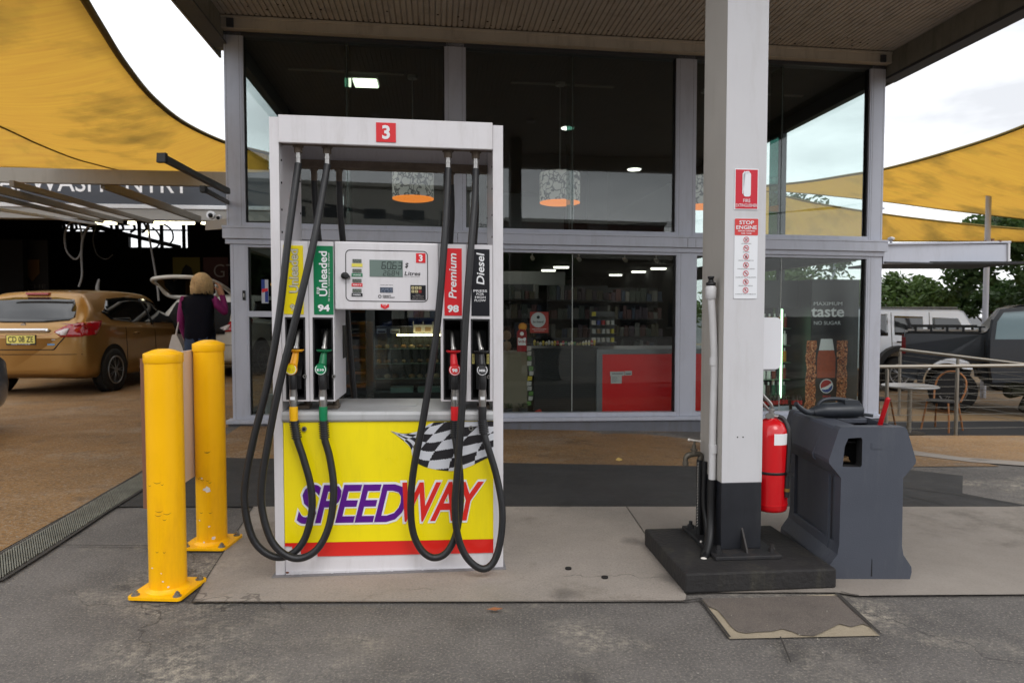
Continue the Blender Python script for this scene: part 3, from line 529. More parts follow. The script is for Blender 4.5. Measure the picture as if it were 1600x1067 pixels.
for (us, cm, bm_, cf, st, dz, cu), hp in zip(NZ, HO):
    ut, ug, ub = us; uc = cu[1]
    b = MB(); b.cyl((cu[0], .05, 1.950), (cu[0], .05, 1.918), .020, .018, n=8, m=1); b.cyl((cu[0], .05, 1.918), (cu[0], .05, 1.866), .0125, n=14, m=0); b.cyl((cu[0], .05, 1.905), (cu[0], .05, 1.895), .0145, n=14, m=0)
    b.cyl((cu[0], .05, 1.962), (cu[0], .05, 1.945), .027, n=6, m=1); P(b, 'hose_coupling', [steel, rust])
    b = MB(); b.tube(hp, .0160, n=16, sub=8); P(b, 'hose', [blk])
    b = MB(); e = hp[-1]; tp_ = V3((uc, -.040, .722)); b.cyl(V3(e), tp_, .0165, .0155, n=14)
    for k in range(8):
        c = V3(e).lerp(tp_, .1 + k * .115); b.cyl(c, c + (tp_ - V3(e)).normalized() * .0050, .0225, n=14, m=1)
    P(b, 'strain_relief', [blk, M('rib_black', (44, 44, 46), .35)])
    nz_ = MB(); nz_.tube([(ub + (uc - ub) * .2, -.050, .945), (uc, -.052, .90), (uc, -.046, .862)], [.0155, .0175, .0165], n=14)     # grip
    nz_.cyl((uc - .012, -.02, .93), (uc - .004, .004, .84), .006, n=8)
    root = P(nz_, 'nozzle', [blk])
    b = MB(); b.tube([(ub, -.050, .945), (ub + (ug - ub) * .6, -.035, .985), (ug, -.020, 1.030)], [.019, .0165, .013], n=16); b.tube([(ub - .004, -.03, .97), (ub - .002, -.02, .935), (ub + .006, -.03, .90)], [.010, .012, .008], n=10); P(b, 'body_sleeve', [cm], root)
    b = MB(); b.lathe([(.010, -.004), (.026, -.002), (.034, .005), (.033, .008), (.012, .006)], (ug, -.018, 1.028), n=24); P(b, 'splash_guard', [cm], root)
    b = MB(); b.tube([(ug, -.016, 1.034), (ug + (ut - ug) * .5, .004, 1.066), (ut, .035, 1.105), (ut, .08, 1.118)], [.0105, .0100, .0095, .009], n=14); b.cyl((ug, -.016, 1.036), (ug, -.010, 1.046), .013, n=14); P(b, 'spout', [steel], root)
    b = MB(); b.cyl((ub, -.062, .953), (ub, -.072, .952), .0265, n=28, m=2); b.cyl((ub, -.072, .952), (ub, -.0735, .952), .0235, n=28, m=0); b.cyl((ub, -.0735, .952), (ub, -.0745, .952), .0205, n=28, m=3)
    b.text(st, (ub, -.0758, .950), h=.016 if len(st) < 3 else .010, w=.030 if len(st) > 2 else .024, m=1, off=.035)
    mids = {'91': (lyel, M('tag_ink', (226, 190, 60), .5)), 'E10': (M('badge_g', (20, 130, 84), .4), lwht), '98': (M('badge_r', (214, 60, 60), .4), lwht), 'DIESEL': (M('badge_k', (60, 60, 62), .4), lwht)}[st]
    P(b, 'badge', [lwht, mids[1], cm, mids[0]], root)
    b = MB(); b.cyl((uc, -.046, .862), (uc, -.045, .848), .0165, n=16); b.cyl((uc, -.045, .848), (uc, -.044, .800), .0175, n=16); b.cyl((uc, -.0445, .836), (uc, -.0445, .832), .0190, n=16); b.cyl((uc, -.044, .812), (uc, -.044, .806), .0190, n=16); b.cyl((uc, -.044, .800), (uc, -.043, .782), .0165, n=16)
    b.box(uc - .010, uc + .010, -.064, -.061, .816, .830, 1); P(b, 'swivel', [steel, lwht], root)
    b = MB(); b.tube([(uc, -.043, .784), (uc, -.043, .760), (uc, -.041, .722)], [.0185, .0190, .0180], n=16, sub=3); P(b, 'cuff', [cf], root)
    b = MB(); b.cyl((uc + .042 if not dz else uc + .030, -.008, .915), (uc + .042 if not dz else uc + .030, .004, .915), .0085, n=16); b.cyl((uc + .042 if not dz else uc + .030, -.010, .915), (uc + .042 if not dz else uc + .030, -.006, .915), .0042, n=12, m=1); P(b, 'pocket_lock', [steel, joint])
for u in (.8965, .9640): b = MB(); b.box(u - .006, u + .006, -.0045, -.0003, .975, 1.020, 0); b.text('C5', (u, -.0052, .998), ax=(0, 0, 1), ay=(-1, 0, 0), h=.007, w=.03, m=1); P(b, 'seal_sticker', [M('seal_gold', (176, 166, 96), .35, .3), ink])
for u in (.115, .238, .80, .926):   # hoses of the far side
    b = MB(); b.cyl((u, D - .05, 1.925), (u, D - .05, 1.86), .015, n=10); b.cyl((u, D - .05, 1.93), (u, D - .05, 1.915), .022, n=6); P(b, 'rear_coupling', [rust])
    s_ = 1 if u < .5 else -1
    b = MB(); b.tube([(u, D - .05, 1.865), (u - .004 * s_, D + .0, 1.72), (u + .004 * s_, D + .06, 1.50), (u + .02, D + .08, 1.10), (u + .06 * s_, D + .09, .60), (u + .10 * s_, D + .09, .25), (u + .17 * s_, D + .09, .14), (u + .23 * s_, D + .09, .3), (u + .2 * s_, D + .06, .7)], .0165, n=12); P(b, 'rear_hose', [blk])
b = MB(); b.box(-.012, 1.046, -.03, D + .02, 0.0105, .0125); b.build('pump_grout', M('grout', (128, 126, 128), .9, var=.2, vs=20), loc=(O.x, O.y, 0), rz=.095, kind='structure')

# ------------------------------------------------------------------ bollards and the board between them
by = M('bollard_yellow', (255, 190, 0), .38, 0, .05, 5, dirt=(214, 140, 30), ds=2.2, da=.6, coat=.08, spec=.3, bump=.04, bs=90); chip = M('chipped_paint', (226, 220, 212), .8); scuff = M('scuff', (110, 80, 30), .8)
def bollard(x, y, h, r, rz, marks, label):
    t = empty('bollard', (x, y, 0), rz, label, 'bollard', 'yellow steel bollards beside the pump')
    b = MB(); b.cyl((0, 0, .012), (0, 0, h - .058), r, n=48)
    for (a, z, s_) in marks:
        an = math.radians(a); n3 = V3((math.cos(an), math.sin(an), 0)); tg = V3((-math.sin(an), math.cos(an), 0)); k = 11; c = n3 * (r + .0006) + V3((0, 0, z))
        rr_ = [s_ * random.uniform(.65, 1.25) for _ in range(k)]; b.add([c + tg * rr_[j] * math.cos(6.283 * j / k) + V3((0, 0, rr_[j] * .8 * math.sin(6.283 * j / k))) for j in range(k)], [tuple(range(k))], 1)
    for k in range(9):          # curved black scuffs left by bumpers
        a0 = math.radians(random.uniform(-125, -70)); z = random.choice((.20, .36, .365, .49, .50, .34)) + random.uniform(-.01, .01); w_ = random.uniform(.12, .45); q = []
        for j in range(7): an = a0 + w_ * j / 6; zz = z - .006 * math.sin(math.pi * j / 6); q.append((an, zz))
        tk = .0011; vs_ = [((r + .0007) * math.cos(an), (r + .0007) * math.sin(an), zz + sg * tk * math.sin(math.pi * (i + .5) / 7)) for sg in (-1, 1) for i, (an, zz) in enumerate(q)]; b.add(vs_, [(i, i + 1, i + 8, i + 7) for i in range(6)], 2)
    b.build('post', [by, chip, scuff], t)
    b = MB(); b.lathe([(r + .002, h - .058), (r + .004, h - .054), (r + .004, h - .020), (r - .004, h - .016), (r * .55, h - .004), (r * .3, h), (.001, h)], n=48); b.build('cap', [by], t, bevel=.0015)
    b = MB(); b.prism(rr(-.115, .115, -.115, .115, .018), 'z', .0105, .0225); b.lathe([(r + .014, .0225), (r + .006, .028), (r - .001, .038)], n=40); b.build('base_plate', [by], t)
    for sx in (-1, 1):
        for sy in (-1, 1):
            b = MB(); c = (sx * .090, sy * .090); b.cyl((*c, .0225), (*c, .026), .017, n=20); b.cyl((*c, .026), (*c, .037), .0115, n=6); b.cyl((*c, .037), (*c, .044), .006, n=10); b.build('bolt', [zinc], t)
    return t
bollard(-1.476, 2.885, 1.046, .0740, -.06, [(-75, .075, .004), (-80, .11, .003), (-112, .13, .004), (-60, .05, .005)], 'yellow bollard standing nearest the camera, full front face and four bolts visible')
bollard(-1.548, 3.478, 1.060, .0735, -.02, [(-80, .31, .018), (-100, .365, .006), (-60, .06, .010), (-75, .12, .005), (-115, .15, .005), (-95, .04, .006)], 'yellow bollard standing behind, marked by a white paint chip low on its front')
t = empty('guard_board', (-1.49, 3.18, 0), 0, 'pale cream flat board fixed between the two yellow bollards', 'board')
b = MB(); b.prism([(-.300, .365), (.36, .365), (.36, 1.010), (-.300, 1.006)], 'x', -.012, .0); b.xform(lambda p: (p.x - .099 - p.y * .115, p.y, p.z)); b.build('board', [M('board_cream', (220, 204, 196), .4, 0, .04, 4)], t, bevel=.002)
b = MB(); b.box(-.081, -.064, -.304, -.3005, .365, 1.006); b.build('board_edge', [M('edge_brown', (120, 84, 66), .7)], t)
b = MB(); b.cyl((-.086, -.29, .97), (-.070, -.29, .97), .007, n=8); b.build('screw', [zinc], t)

# ------------------------------------------------------------------ canopy column on its plinth
plm = M('plinth_black', (36, 34, 34), .75, 0, .35, 7, bump=.5, bs=45, dirt=(92, 88, 70), ds=1.6, da=.5)
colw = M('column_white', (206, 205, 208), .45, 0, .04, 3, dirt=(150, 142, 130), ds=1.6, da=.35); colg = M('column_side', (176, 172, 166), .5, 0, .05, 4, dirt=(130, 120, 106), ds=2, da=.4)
colk = M('column_black', (30, 32, 38), .45, 0, .25, 8, dirt=(70, 70, 72), ds=3, da=.3); bpt = M('plate_black', (42, 42, 44), .6, .2, .3, 12, dirt=(90, 74, 60), ds=4, da=.5)
CR = .085
b = MB(); b.box(0, .672, 0, .61, .0, .085); b.build('column_plinth', [plm], loc=(.733, 2.842, .0105), rz=.09, bevel=.008, kind='thing', label='low black painted concrete plinth under the white canopy column', cat='plinth')
colu = empty('canopy_column', (.958, 3.09, .0960), CR, 'tall square white canopy column with black painted foot', 'column')
cw, cd, ZB = .190, .286, .3255
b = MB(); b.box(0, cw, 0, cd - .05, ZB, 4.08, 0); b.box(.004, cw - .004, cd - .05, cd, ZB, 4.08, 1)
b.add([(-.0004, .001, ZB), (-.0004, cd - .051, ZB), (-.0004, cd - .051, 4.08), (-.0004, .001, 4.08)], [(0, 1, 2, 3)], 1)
for q in (.072, .098): b.cyl((q, -.0008, .535), (q, .001, .535), .0035, n=8, m=2)
b.build('shaft', [colw, colg, joint], colu, bevel=.003)
b = MB(); b.box(0, cw, 0, cd, .018, ZB - .0005); b.build('painted_foot', [colk], colu, bevel=.003)
b = MB(); b.box(-.060, .245, -.095, .36, -.0, .018); b.build('base_plate', [bpt], colu, bevel=.004)
for c in ((-.028, -.045), (.222, -.045), (-.028, .32), (.222, .32)):
    b = MB(); b.cyl((*c, .018), (*c, .034), .016, n=6); b.cyl((*c, .034), (*c, .052), .009, n=10); b.build('anchor_bolt', [bpt], colu)
b = MB(); b.prism([(0.0, .018), (-.062, .018), (-.055, .034), (0, .115)], 'x', .096, .104); b.build('gusset', [bpt], colu)
# plates on the column
sgw = M('sign_white', (236, 238, 242), .3); sgr = M('sign_red', (206, 24, 48), .3); sgr2 = M('sign_red2', (214, 62, 60), .35)
t = empty('fire_extinguisher_sign', (.958, 3.09, .0960), CR, 'red and white fire extinguisher sign on the white column', 'sign')
x0, x1, z0, z1 = .041, .151, 1.565, 1.747; yy = -.0035
b = MB(); b.box(x0, x1, yy, -.0004, z0, z1, 0); b.box(x0 + .004, x1 - .004, yy - .0012, yy, z0 + .004, z1 - .004, 1)
cx = (x0 + x1) / 2 + .002; y2 = yy - .0026
b.add([(p[0], y2, p[1]) for p in rr(cx - .016, cx + .017, z0 + .058, z1 - .016, .010)], [tuple(range(24))], 0)
b.add([(p[0], y2, p[1]) for p in rr(cx - .008, cx + .010, z1 - .020, z1 - .011, .003)], [tuple(range(24))], 0)
b.add([(cx - .022, y2, z0 + .070), (cx - .018, y2, z0 + .070), (cx - .018, y2, z1 - .026), (cx - .008, y2, z1 - .014), (cx - .012, y2, z1 - .010), (cx - .022, y2, z1 - .022)], [(0, 1, 2, 3), (3, 4, 5, 0)], 0)
b.text('FIRE', (cx - .001, y2, z0 + .040), h=.015, w=.033, m=0, off=.0); b.text('EXTINGUISHER', ((x0 + x1) / 2, y2, z0 + .019), h=.014, w=.099, m=0, off=.0)
b.build('plate', [sgw, sgr], t, recalc=False)
t = empty('stop_engine_sign', (.958, 3.09, .0960), CR, 'tall narrow stop engine warning sign with round red pictograms on column', 'sign')
x0, x1, z0, z1 = .044, .152, 1.1655, 1.5245
b = MB(); b.prism(rr(x0, x1, z0, z1, .004), 'y', yy, -.0004, 0); b.prism(rr(x0, x1, z1 - .074, z1, .004), 'y', yy - .0014, yy, 1); cx = (x0 + x1) / 2
b.text('STOP', (cx, y2, z1 - .017), h=.017, w=.068, m=0, off=.018); b.text('ENGINE', (cx, y2, z1 - .039), h=.017, w=.096, m=0, off=.018); b.text('BEFORE OPENING', (cx, y2, z1 - .055), h=.006, w=.078, m=0, off=.02); b.text('FUEL TANK', (cx, y2, z1 - .066), h=.006, w=.048, m=0, off=.02)
caps_ = ['NO NAKED FLAMES', 'NO SMOKING', 'APPROVED CONTAINERS ONLY', 'TURN OFF ELECTRICAL DEVICES', 'CHILDREN MUST NOT USE FUEL DISPENSER', 'DANGER STATIC IGNITION', 'NO PERSONS UNDER 15 YEARS OF AGE']
for i in range(7):
    z = z1 - .094 - i * .0378; c = (cx, yy - .002, z)
    ring = [(cx + r_ * math.cos(6.283 * k / 28), yy - .0016, z + r_ * math.sin(6.283 * k / 28)) for r_ in (.0130, .0105) for k in range(28)]
    b.add(ring, [(k, (k + 1) % 28, 28 + (k + 1) % 28, 28 + k) for k in range(28)], 2)
    r0 = .0115; a = math.radians(135); s1, s2 = V3((math.cos(a), 0, math.sin(a))), V3((math.sin(a), 0, -math.cos(a))) * .0012; cc = V3((cx, yy - .0018, z))
    ic = [[(-.006, -.004), (.004, .006), (.006, .003), (-.003, -.006)], [(-.007, -.001), (.007, -.001), (.007, .002), (-.007, .002)], [(-.004, -.006), (.005, -.006), (.005, .002), (.001, .005), (-.004, .003)], [(-.005, -.005), (-.001, .006), (.002, .006), (.004, -.006)], [(-.006, .005), (.005, -.006), (.007, -.002), (-.003, .007)], [(-.002, .006), (.002, .007), (.005, -.003), (.001, -.006), (-.004, -.002)], [(-.002, .006), (.002, .006), (.003, 0), (.005, -.006), (0, -.001), (-.005, -.006), (-.003, 0)]][i]
    b.add([(cx + p[0], yy - .0014, z + p[1]) for p in ic], [tuple(range(len(ic)))], 3)
    b.add([cc + s1 * r0 + s2, cc + s1 * r0 - s2, cc - s1 * r0 - s2, cc - s1 * r0 + s2], [(0, 1, 2, 3)], 2)
    b.text(caps_[i], (cx, yy - .0016, z - .0175), h=.0042, w=min(.096, .0030 * len(caps_[i])), m=3)
b.build('plate', [sgw, sgr2, sgr, ink], t, recalc=False)
# conduit up the side of the column
t = empty('service_conduit', (.958, 3.09, .0960), CR, 'white service pipe with black cap on the side of the column', 'pipe')
pw = M('pipe_white', (204, 203, 204), .4, 0, .05, 8, dirt=(140, 130, 120), ds=2, da=.3)
b = MB(); b.tube([(-.020, .065, ZB + .002), (-.019, .065, .62), (-.016, .065, .85), (-.024, .065, 1.03), (-.036, .062, 1.165)], .0165, n=16); b.cyl((-.017, .065, .45), (-.018, .065, .49), .0195, n=16); b.cyl((-.019, .065, .86), (-.019, .065, .895), .0190, n=16); b.build('pipe', [pw], t)
b = MB(); b.lathe([(.017, 1.162), (.024, 1.172), (.025, 1.217), (.018, 1.227)], (-.038, .062, 0), n=18); b.build('fitting', [pw], t)
b = MB(); b.lathe([(.020, 1.226), (.022, 1.230), (.022, 1.240), (.013, 1.242), (.011, 1.258), (.015, 1.260), (.015, 1.268), (.004, 1.270)], (-.038, .062, 0), n=14); b.build('cap', [blkd], t)
b = MB(); b.tube([(-.020, .065, ZB), (-.022, .066, .18), (-.035, .04, .08), (-.075, -.02, .01), (-.10, -.05, -.004)], .018, n=12)
b.tube([(-.03, .13, ZB + .07), (-.032, .13, .20), (-.028, .10, .10), (-.055, .03, .03), (-.09, -.02, .0)], .012, n=10); b.build('black_lower_pipe', [blkd], t)
b = MB(); b.sph((-.100, -.055, -.001), .012, (1.3, 1, .5), n=10); b.sph((-.056, .1, .022), .006, n=8); b.sph((-.02, -.02, .03), .006, (1.5, 1, .6), n=8); b.build('paint_blob', [chip], t)
# tap
t = empty('water_tap', (.986, 3.09, .0960), CR, 'old brass garden tap on a black standpipe beside the column', 'tap')
brs = M('tap_brass', (104, 98, 88), .5, .6, .3, 30)
b = MB(); b.tube([(-.048, .225, 0.0), (-.048, .225, .20), (-.048, .225, .385)], .0165, n=14, m=0)
for z in [i * .014 + .06 for i in range(23)]: b.cyl((-.0645, .214, z), (-.0600, .212, z + .006), .0018, n=5, m=1)
b.build('standpipe', [blkd, chip], t)
b = MB(); b.tube([(-.048, .225, .385), (-.045, .225, .405), (-.055, .222, .414), (-.085, .218, .414), (-.112, .214, .410), (-.124, .212, .396), (-.125, .212, .370)], [.014, .014, .012, .013, .015, .012, .011], n=12); b.cyl((-.125, .212, .378), (-.125, .212, .362), .0145, n=12); b.cyl((-.082, .218, .415), (-.080, .218, .460), .013, .009, n=12); b.cyl((-.081, .218, .432), (-.081, .218, .440), .017, n=6); b.cyl((-.080, .218, .46), (-.079, .218, .478), .005, n=8); b.build('tap_body', [brs], t)
b = MB(); b.cyl((-.108, .214, .486), (-.050, .222, .476), .005, n=8); b.sph((-.108, .214, .486), .0075, n=8); b.sph((-.050, .222, .476), .0075, n=8); b.build('tap_handle', [chip], t)
# towel dispenser on the far side of the column
t = empty('towel_dispenser', (.958, 3.09, .0960), CR, 'white rounded paper towel dispenser on the right side of the column', 'dispenser')
b = MB(); b.prism(rr(cw + .0005, cw + .122, .838, 1.080, .026, 5), 'y', .08, .215); b.build('housing', [M('dispenser_white', (226, 226, 230), .3, coat=.2)], t, bevel=.010)
b = MB(); b.box(cw + .003, cw + .100, .09, .205, .828, .8375); b.build('lower_lip', [gry], t)
# fire extinguisher
exr = M('extinguisher_red', (206, 14, 24), .22, coat=.5, var=.04, vs=4)
fe = empty('fire_extinguisher', (1.222, 3.20, 0), 0, 'red fire extinguisher strapped to the column above the plinth', 'fire extinguisher')
b = MB(); b.lathe([(.060, .268), (.072, .272), (.077, .284), (.078, .31), (.078, .62), (.074, .655), (.058, .682), (.030, .700), (.018, .704)], n=40); b.lathe([(.0795, .300), (.0795, .306)], n=40); b.build('cylinder', [exr], fe)
b = MB(); lb = [(math.radians(a)) for a in range(-100, -24, 6)]; b.add([(.0786 * math.cos(a), .0786 * math.sin(a), z) for z in (.588, .640) for a in lb], [(i, i + 1, len(lb) + i + 1, len(lb) + i) for i in range(len(lb) - 1)], 0, True)
lb = [(math.radians(a)) for a in range(-46, -20, 5)]; b.add([(.0786 * math.cos(a), .0786 * math.sin(a), z) for z in (.36, .47) for a in lb], [(i, i + 1, len(lb) + i + 1, len(lb) + i) for i in range(len(lb) - 1)], 0, True); b.build('label', [lwht], fe, recalc=False)
b = MB(); b.cyl((0, 0, .700), (0, 0, .725), .017, n=14); b.cyl((0, 0, .725), (0, 0, .745), .012, n=12); b.cyl((.0, 0, .712), (.030, -.012, .712), .010, n=12); b.cyl((-.022, -.02, .716), (-.022, -.026, .716), .014, n=16); b.build('valve', [steel], fe)
b = MB(); b.tube([(-.012, 0, .742), (-.045, -.005, .775), (-.066, -.01, .800)], [.005, .008, .006], n=8, sub=3); b.tube([(.006, 0, .742), (-.005, -.004, .770), (-.045, -.008, .815)], [.006, .008, .006], n=8, sub=3); b.cyl((.0, 0, .745), (.012, -.01, .74), .006, n=8); b.build('lever', [steel], fe)
b = MB(); b.tube([(.028, -.012, .712), (.050, -.022, .700), (.062, -.048, .655), (.062, -.060, .58), (.056, -.066, .48), (.052, -.068, .40), (.052, -.068, .345)], .0105, n=12); b.cyl((.052, -.068, .372), (.052, -.068, .386), .0135, n=14, m=1); b.build('hose', [blk, M('hose_brass', (150, 120, 60), .4, .7)], fe)
b = MB(); b.lathe([(.0795, .448), (.081, .450), (.081, .458), (.0795, .460)], n=40); b.box(.046, .072, -.085, -.066, .446, .462); b.box(-.12, -.07, -.01, .01, .448, .460); b.build('strap', [blkd], fe)

# ------------------------------------------------------------------ service bin
bing = M('bin_grey', (72, 76, 86), .5, 0, .07, 4, bump=.10, bs=160, dirt=(120, 122, 124), ds=2, da=.3); bink = M('bin_inside', (26, 26, 28), .8)
bin_ = empty('service_bin', (1.600, 3.005, .0105), -.01, 'dark grey moulded plastic service bin with waste opening beside column', 'bin')
BD = .56
hw = [(-.178, 0), (-.185, .03), (-.183, .055), (-.146, .110), (-.139, .150), (-.137, .455), (-.190, .520), (-.192, .535), (-.150, .670), (-.140, .682)]
prof = hw + [(-x, z) for x, z in reversed(hw)]
def cutbox(o, c):
    md = o.modifiers.new('cut', 'BOOLEAN'); md.object = c; md.solver = 'EXACT'; dg = bpy.context.evaluated_depsgraph_get(); dg.update()
    me = bpy.data.meshes.new_from_object(o.evaluated_get(dg)); o.modifiers.remove(md); o.data = me; bpy.data.objects.remove(c)
b = MB(); b.prism(prof, 'y', 0, .055); fr = b.build('front_shell', [bing, bink], bin_)
c = MB(); c.prism([(-.132, .505), (-.124, .595), (-.108, .632), (-.052, .636), (-.046, .628), (-.046, .512), (-.052, .503)], 'y', -.05, .10); cu = c.build('cut', [bink]); cu.location = (1.600, 3.005, .0105); cu.rotation_euler = (0, 0, -.01)
c2 = cu; bpy.context.view_layer.update(); cutbox(fr, c2)
md = fr.modifiers.new('b', 'BEVEL'); md.width = .006; md.segments = 2; md.limit_method = 'ANGLE'; md.angle_limit = math.radians(40)
b = MB(); rim = rr(-.134, -.044, .500, .640, .010, 3)
b.box(-.125, .125, .0555, BD - .055, .03, .46); b.build('body', [bing], bin_, bevel=.006)
b = MB(); b.prism(hw[:5] + [(-x, z) for x, z in reversed(hw[:5])], 'y', .0555, BD - .0555); b.build('foot', [bing], bin_, bevel=.006)
b = MB(); b.prism(prof, 'y', BD - .055, BD); b.build('rear_shell', [bing], bin_, bevel=.006)
# hood: sloping shell open on top (basin)
hood = hw[5:] 
b = MB()
def ring_(y, s=0.0): return [V3((x * (1 - s), y, z)) for x, z in hood] + [V3((-x * (1 - s), y, z)) for x, z in reversed(hood)]
b.prism([(-.140, .455), (-.188, .520), (-.190, .535), (-.150, .664), (-.140, .676), (-.128, .676), (-.128, .455)], 'y', .0555, BD - .0555); b.prism([(-x, z) for x, z in [(-.140, .455), (-.188, .520), (-.190, .535), (-.150, .664), (-.140, .676), (-.128, .676), (-.128, .455)]], 'y', .0555, BD - .0555)
b.prism([(-.1455, .700 - .03), (-.196, .528), (-.192, .510), (-.180, .50)] + [(-.18, .51), (-.186, .53), (-.145, .66)], 'y', .16, .175)
b.box(-.1275, .1275, .30, BD - .0555, .650, .6745); b.box(-.1275, -.03, .0555, .2995, .650, .6745); b.build('hood', [bing], bin_, bevel=.004)
b = MB(); b.box(-.1275, .1275, .0555, .2995, .600, .606); b.box(-.029, -.026, .0555, .2995, .606, .6745); b.box(-.12, .12, .15, .155, .46, .60); b.build('basin', [bink], bin_)
b = MB(); b.box(-.11, -.05, .10, .145, .505, .512); b.prism([(-.105, .512), (-.06, .512), (-.062, .530), (-.10, .524)], 'y', .09, .12, 0); b.build('rubbish', [M('cardboard', (176, 140, 100), .8)], bin_)
b = MB(); b.prism([(.004, .012), (.010, .012), (.009, .085), (.0065, .092)], 'y', -.0012, .002); b.build('drain_slot', [bink], bin_)
b = MB(); b.prism(rr(-.008, .046, .583, .613, .003, 2), 'y', -.0018, .001); b.prism(rr(-.004, .042, .587, .609, .003, 2), 'y', -.0028, .001); b.build('badge_recess', [bing], bin_, bevel=.001)
b = MB(); b.prism([(-.148, .10), (-.137, .14), (-.137, .44), (-.148, .452)], 'y', .095, .105); b.build('side_rib', [bing], bin_)
b = MB(); b.cyl((1.680, 3.13, .62), (1.700, 3.075, .806), .0105, n=14); b.sph((1.7002, 3.0745, .807), .0105, n=12); b.build('squeegee_handle', [M('handle_red', (186, 14, 26), .35)], kind='thing', label='red plastic squeegee handle poking out of the grey bin basin', cat='squeegee')
can = M('can_black', (48, 52, 58), .4, bump=.05)
wc = empty('watering_can', (1.585, 3.33, .6855), .05, 'dark grey plastic watering can lying on top of the bin', 'watering can')
b = MB(); b.tube([(-.115, 0, .028), (-.06, 0, .036), (.0, 0, .036), (.07, 0, .038), (.118, 0, .040)], [.020, .034, .038, .040, .036], n=18); b.xform(lambda p: (p.x, p.y * 1.35, p.z * 1.0)); b.prism([(.03, .05), (.115, .05), (.10, .088), (.03, .090)], 'y', -.035, .035); b.build('can_body', [can], wc, bevel=.008, segs=3)
b = MB(); b.tube([(.06, 0, .085), (.0, 0, .092), (-.055, 0, .088), (-.082, 0, .068), (-.086, 0, .04)], .0095, n=12); b.build('can_handle', [can], wc)
b = MB(); b.tube([(-.10, 0, .030), (-.150, -.02, .030), (-.195, -.04, .052), (-.225, -.055, .078)], [.018, .014, .012, .011], n=12); b.build('spout', [can], wc)
b = MB(); b.tube([(.11, .02, .01), (.15, .0, .012), (.18, -.02, .010)], .008, n=8); b.build('rim', [can], wc)
# ------------------------------------------------------------------ shop with its canopy
SY, SSH, SO = .112, .009, Vector((-2.978, 7.17, 0))
SA, SN = Vector((math.cos(SY), math.sin(SY), 0)), Vector((-math.sin(SY), math.cos(SY), 0))
def PW(u, v, z): return SO + SA * u + SN * v + Vector((0, 0, z - SSH * u))
shop = empty('shop_building', SO, SY, 'glazed grey framed service station shop with deep flat canopy', 'shop')
alu = M('alu_grey', (188, 192, 204), .42, .1, .05, 3, dirt=(120, 118, 116), ds=2, da=.35); alud = M('alu_dark', (60, 62, 66), .5); beam_m = M('beam_beige', (192, 184, 170), .6, 0, .08, 3, dirt=(100, 88, 72), ds=2, da=.5)
sofm = M('soffit_beige', (190, 184, 176), .6, .1, .08, 2, dirt=(84, 70, 56), ds=1.5, da=.5); gut = M('gutter_grey', (128, 126, 116), .6, 0, .2, 3, dirt=(56, 60, 44), ds=2, da=.7)
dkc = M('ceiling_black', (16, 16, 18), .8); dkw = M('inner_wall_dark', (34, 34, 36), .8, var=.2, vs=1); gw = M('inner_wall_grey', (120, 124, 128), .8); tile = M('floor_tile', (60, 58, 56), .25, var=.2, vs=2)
seal = M('gasket', (14, 14, 16), .6)
gl_up = glass('glass_upper', (244, 249, 248), .058); gl_lo = glass('glass_lower', (240, 244, 242), .032); gl_sd = glass('glass_side', (246, 251, 250), .045); fin_m = glass('glass_fin', (130, 168, 160), .08)
def SP(b, name, mats, parent=shop, **k): return b.build(name, mats, parent, shear=SSH, **k)
WU, DV = 7.33, 13.0
for (u0, u1, l0, l1) in ((0.0, .172, .030, .188), (2.287, 2.479, 2.30, 2.50), (4.859, 5.058, 4.879, 5.082), (7.165, 7.33, 7.166, 7.337)):
    b = MB(); b.box(u0, u1, 0, .12, 2.102, 4.098); b.box(u0 + .02, u0 + .022, -.001, .0, 2.102, 4.09, 1); b.box(u1 - .022, u1 - .02, -.001, .0, 2.102, 4.09, 1); SP(b, 'upper_post', [alu, seal], bevel=.003)
    b = MB(); b.box(l0, l1, 0, .12, .069, 1.913); b.box(l0 + .03, l0 + .032, -.001, 0, .07, 1.91, 1); SP(b, 'lower_post', [alu, seal], bevel=.003)
b = MB(); b.box(-.03, 7.372, -.055, .12, 1.969, 2.075, 0); b.box(-.035, 7.378, -.062, .12, 2.077, 2.100, 0); b.box(-.012, 7.352, -.022, .12, 1.915, 1.967, 0); b.box(4.966, 4.970, -.0565, -.05, 1.97, 2.07, 1); b.box(5.06, 5.063, -.0565, -.05, 1.97, 2.07, 1); b.box(2.40, 2.404, -.0565, -.05, 1.97, 2.07, 1)
b.box(-.011, 7.351, -.003, .12, 1.9135, 1.9148, 1); b.box(-.03, 7.37, -.050, .1, 2.0752, 2.0768, 1); SP(b, 'transom', [alu, seal], bevel=.002)
b = MB(); b.box(-.03, 7.36, -.045, .12, .026, .067); SP(b, 'sill', [alu], bevel=.004)
b = MB(); b.box(-.02, 7.35, -.005, .14, -.30, .024); SP(b, 'plinth', [M('plinth_grey', (112, 114, 122), .8, 0, .15, 5, bump=.3, bs=40, dirt=(96, 88, 64), ds=3, da=.5)])
b = MB(); b.box(-.02, 7.35, -.075, .12, 4.102, 4.228); b.box(-.02, 7.35, -.085, -.07, 4.20, 4.228); b.box(-.02, 7.35, -.083, -.07, 4.102, 4.114)
b.box(.06, .13, -.11, -.085, 4.10, 4.19, 1); b.box(7.20, 7.26, -.11, -.085, 4.10, 4.18, 1)
SP(b, 'head_beam', [beam_m, alud], bevel=.003)
b = MB(); b.box(0, 7.33, .0, .12, 4.06, 4.098); SP(b, 'head_frame', [alud])
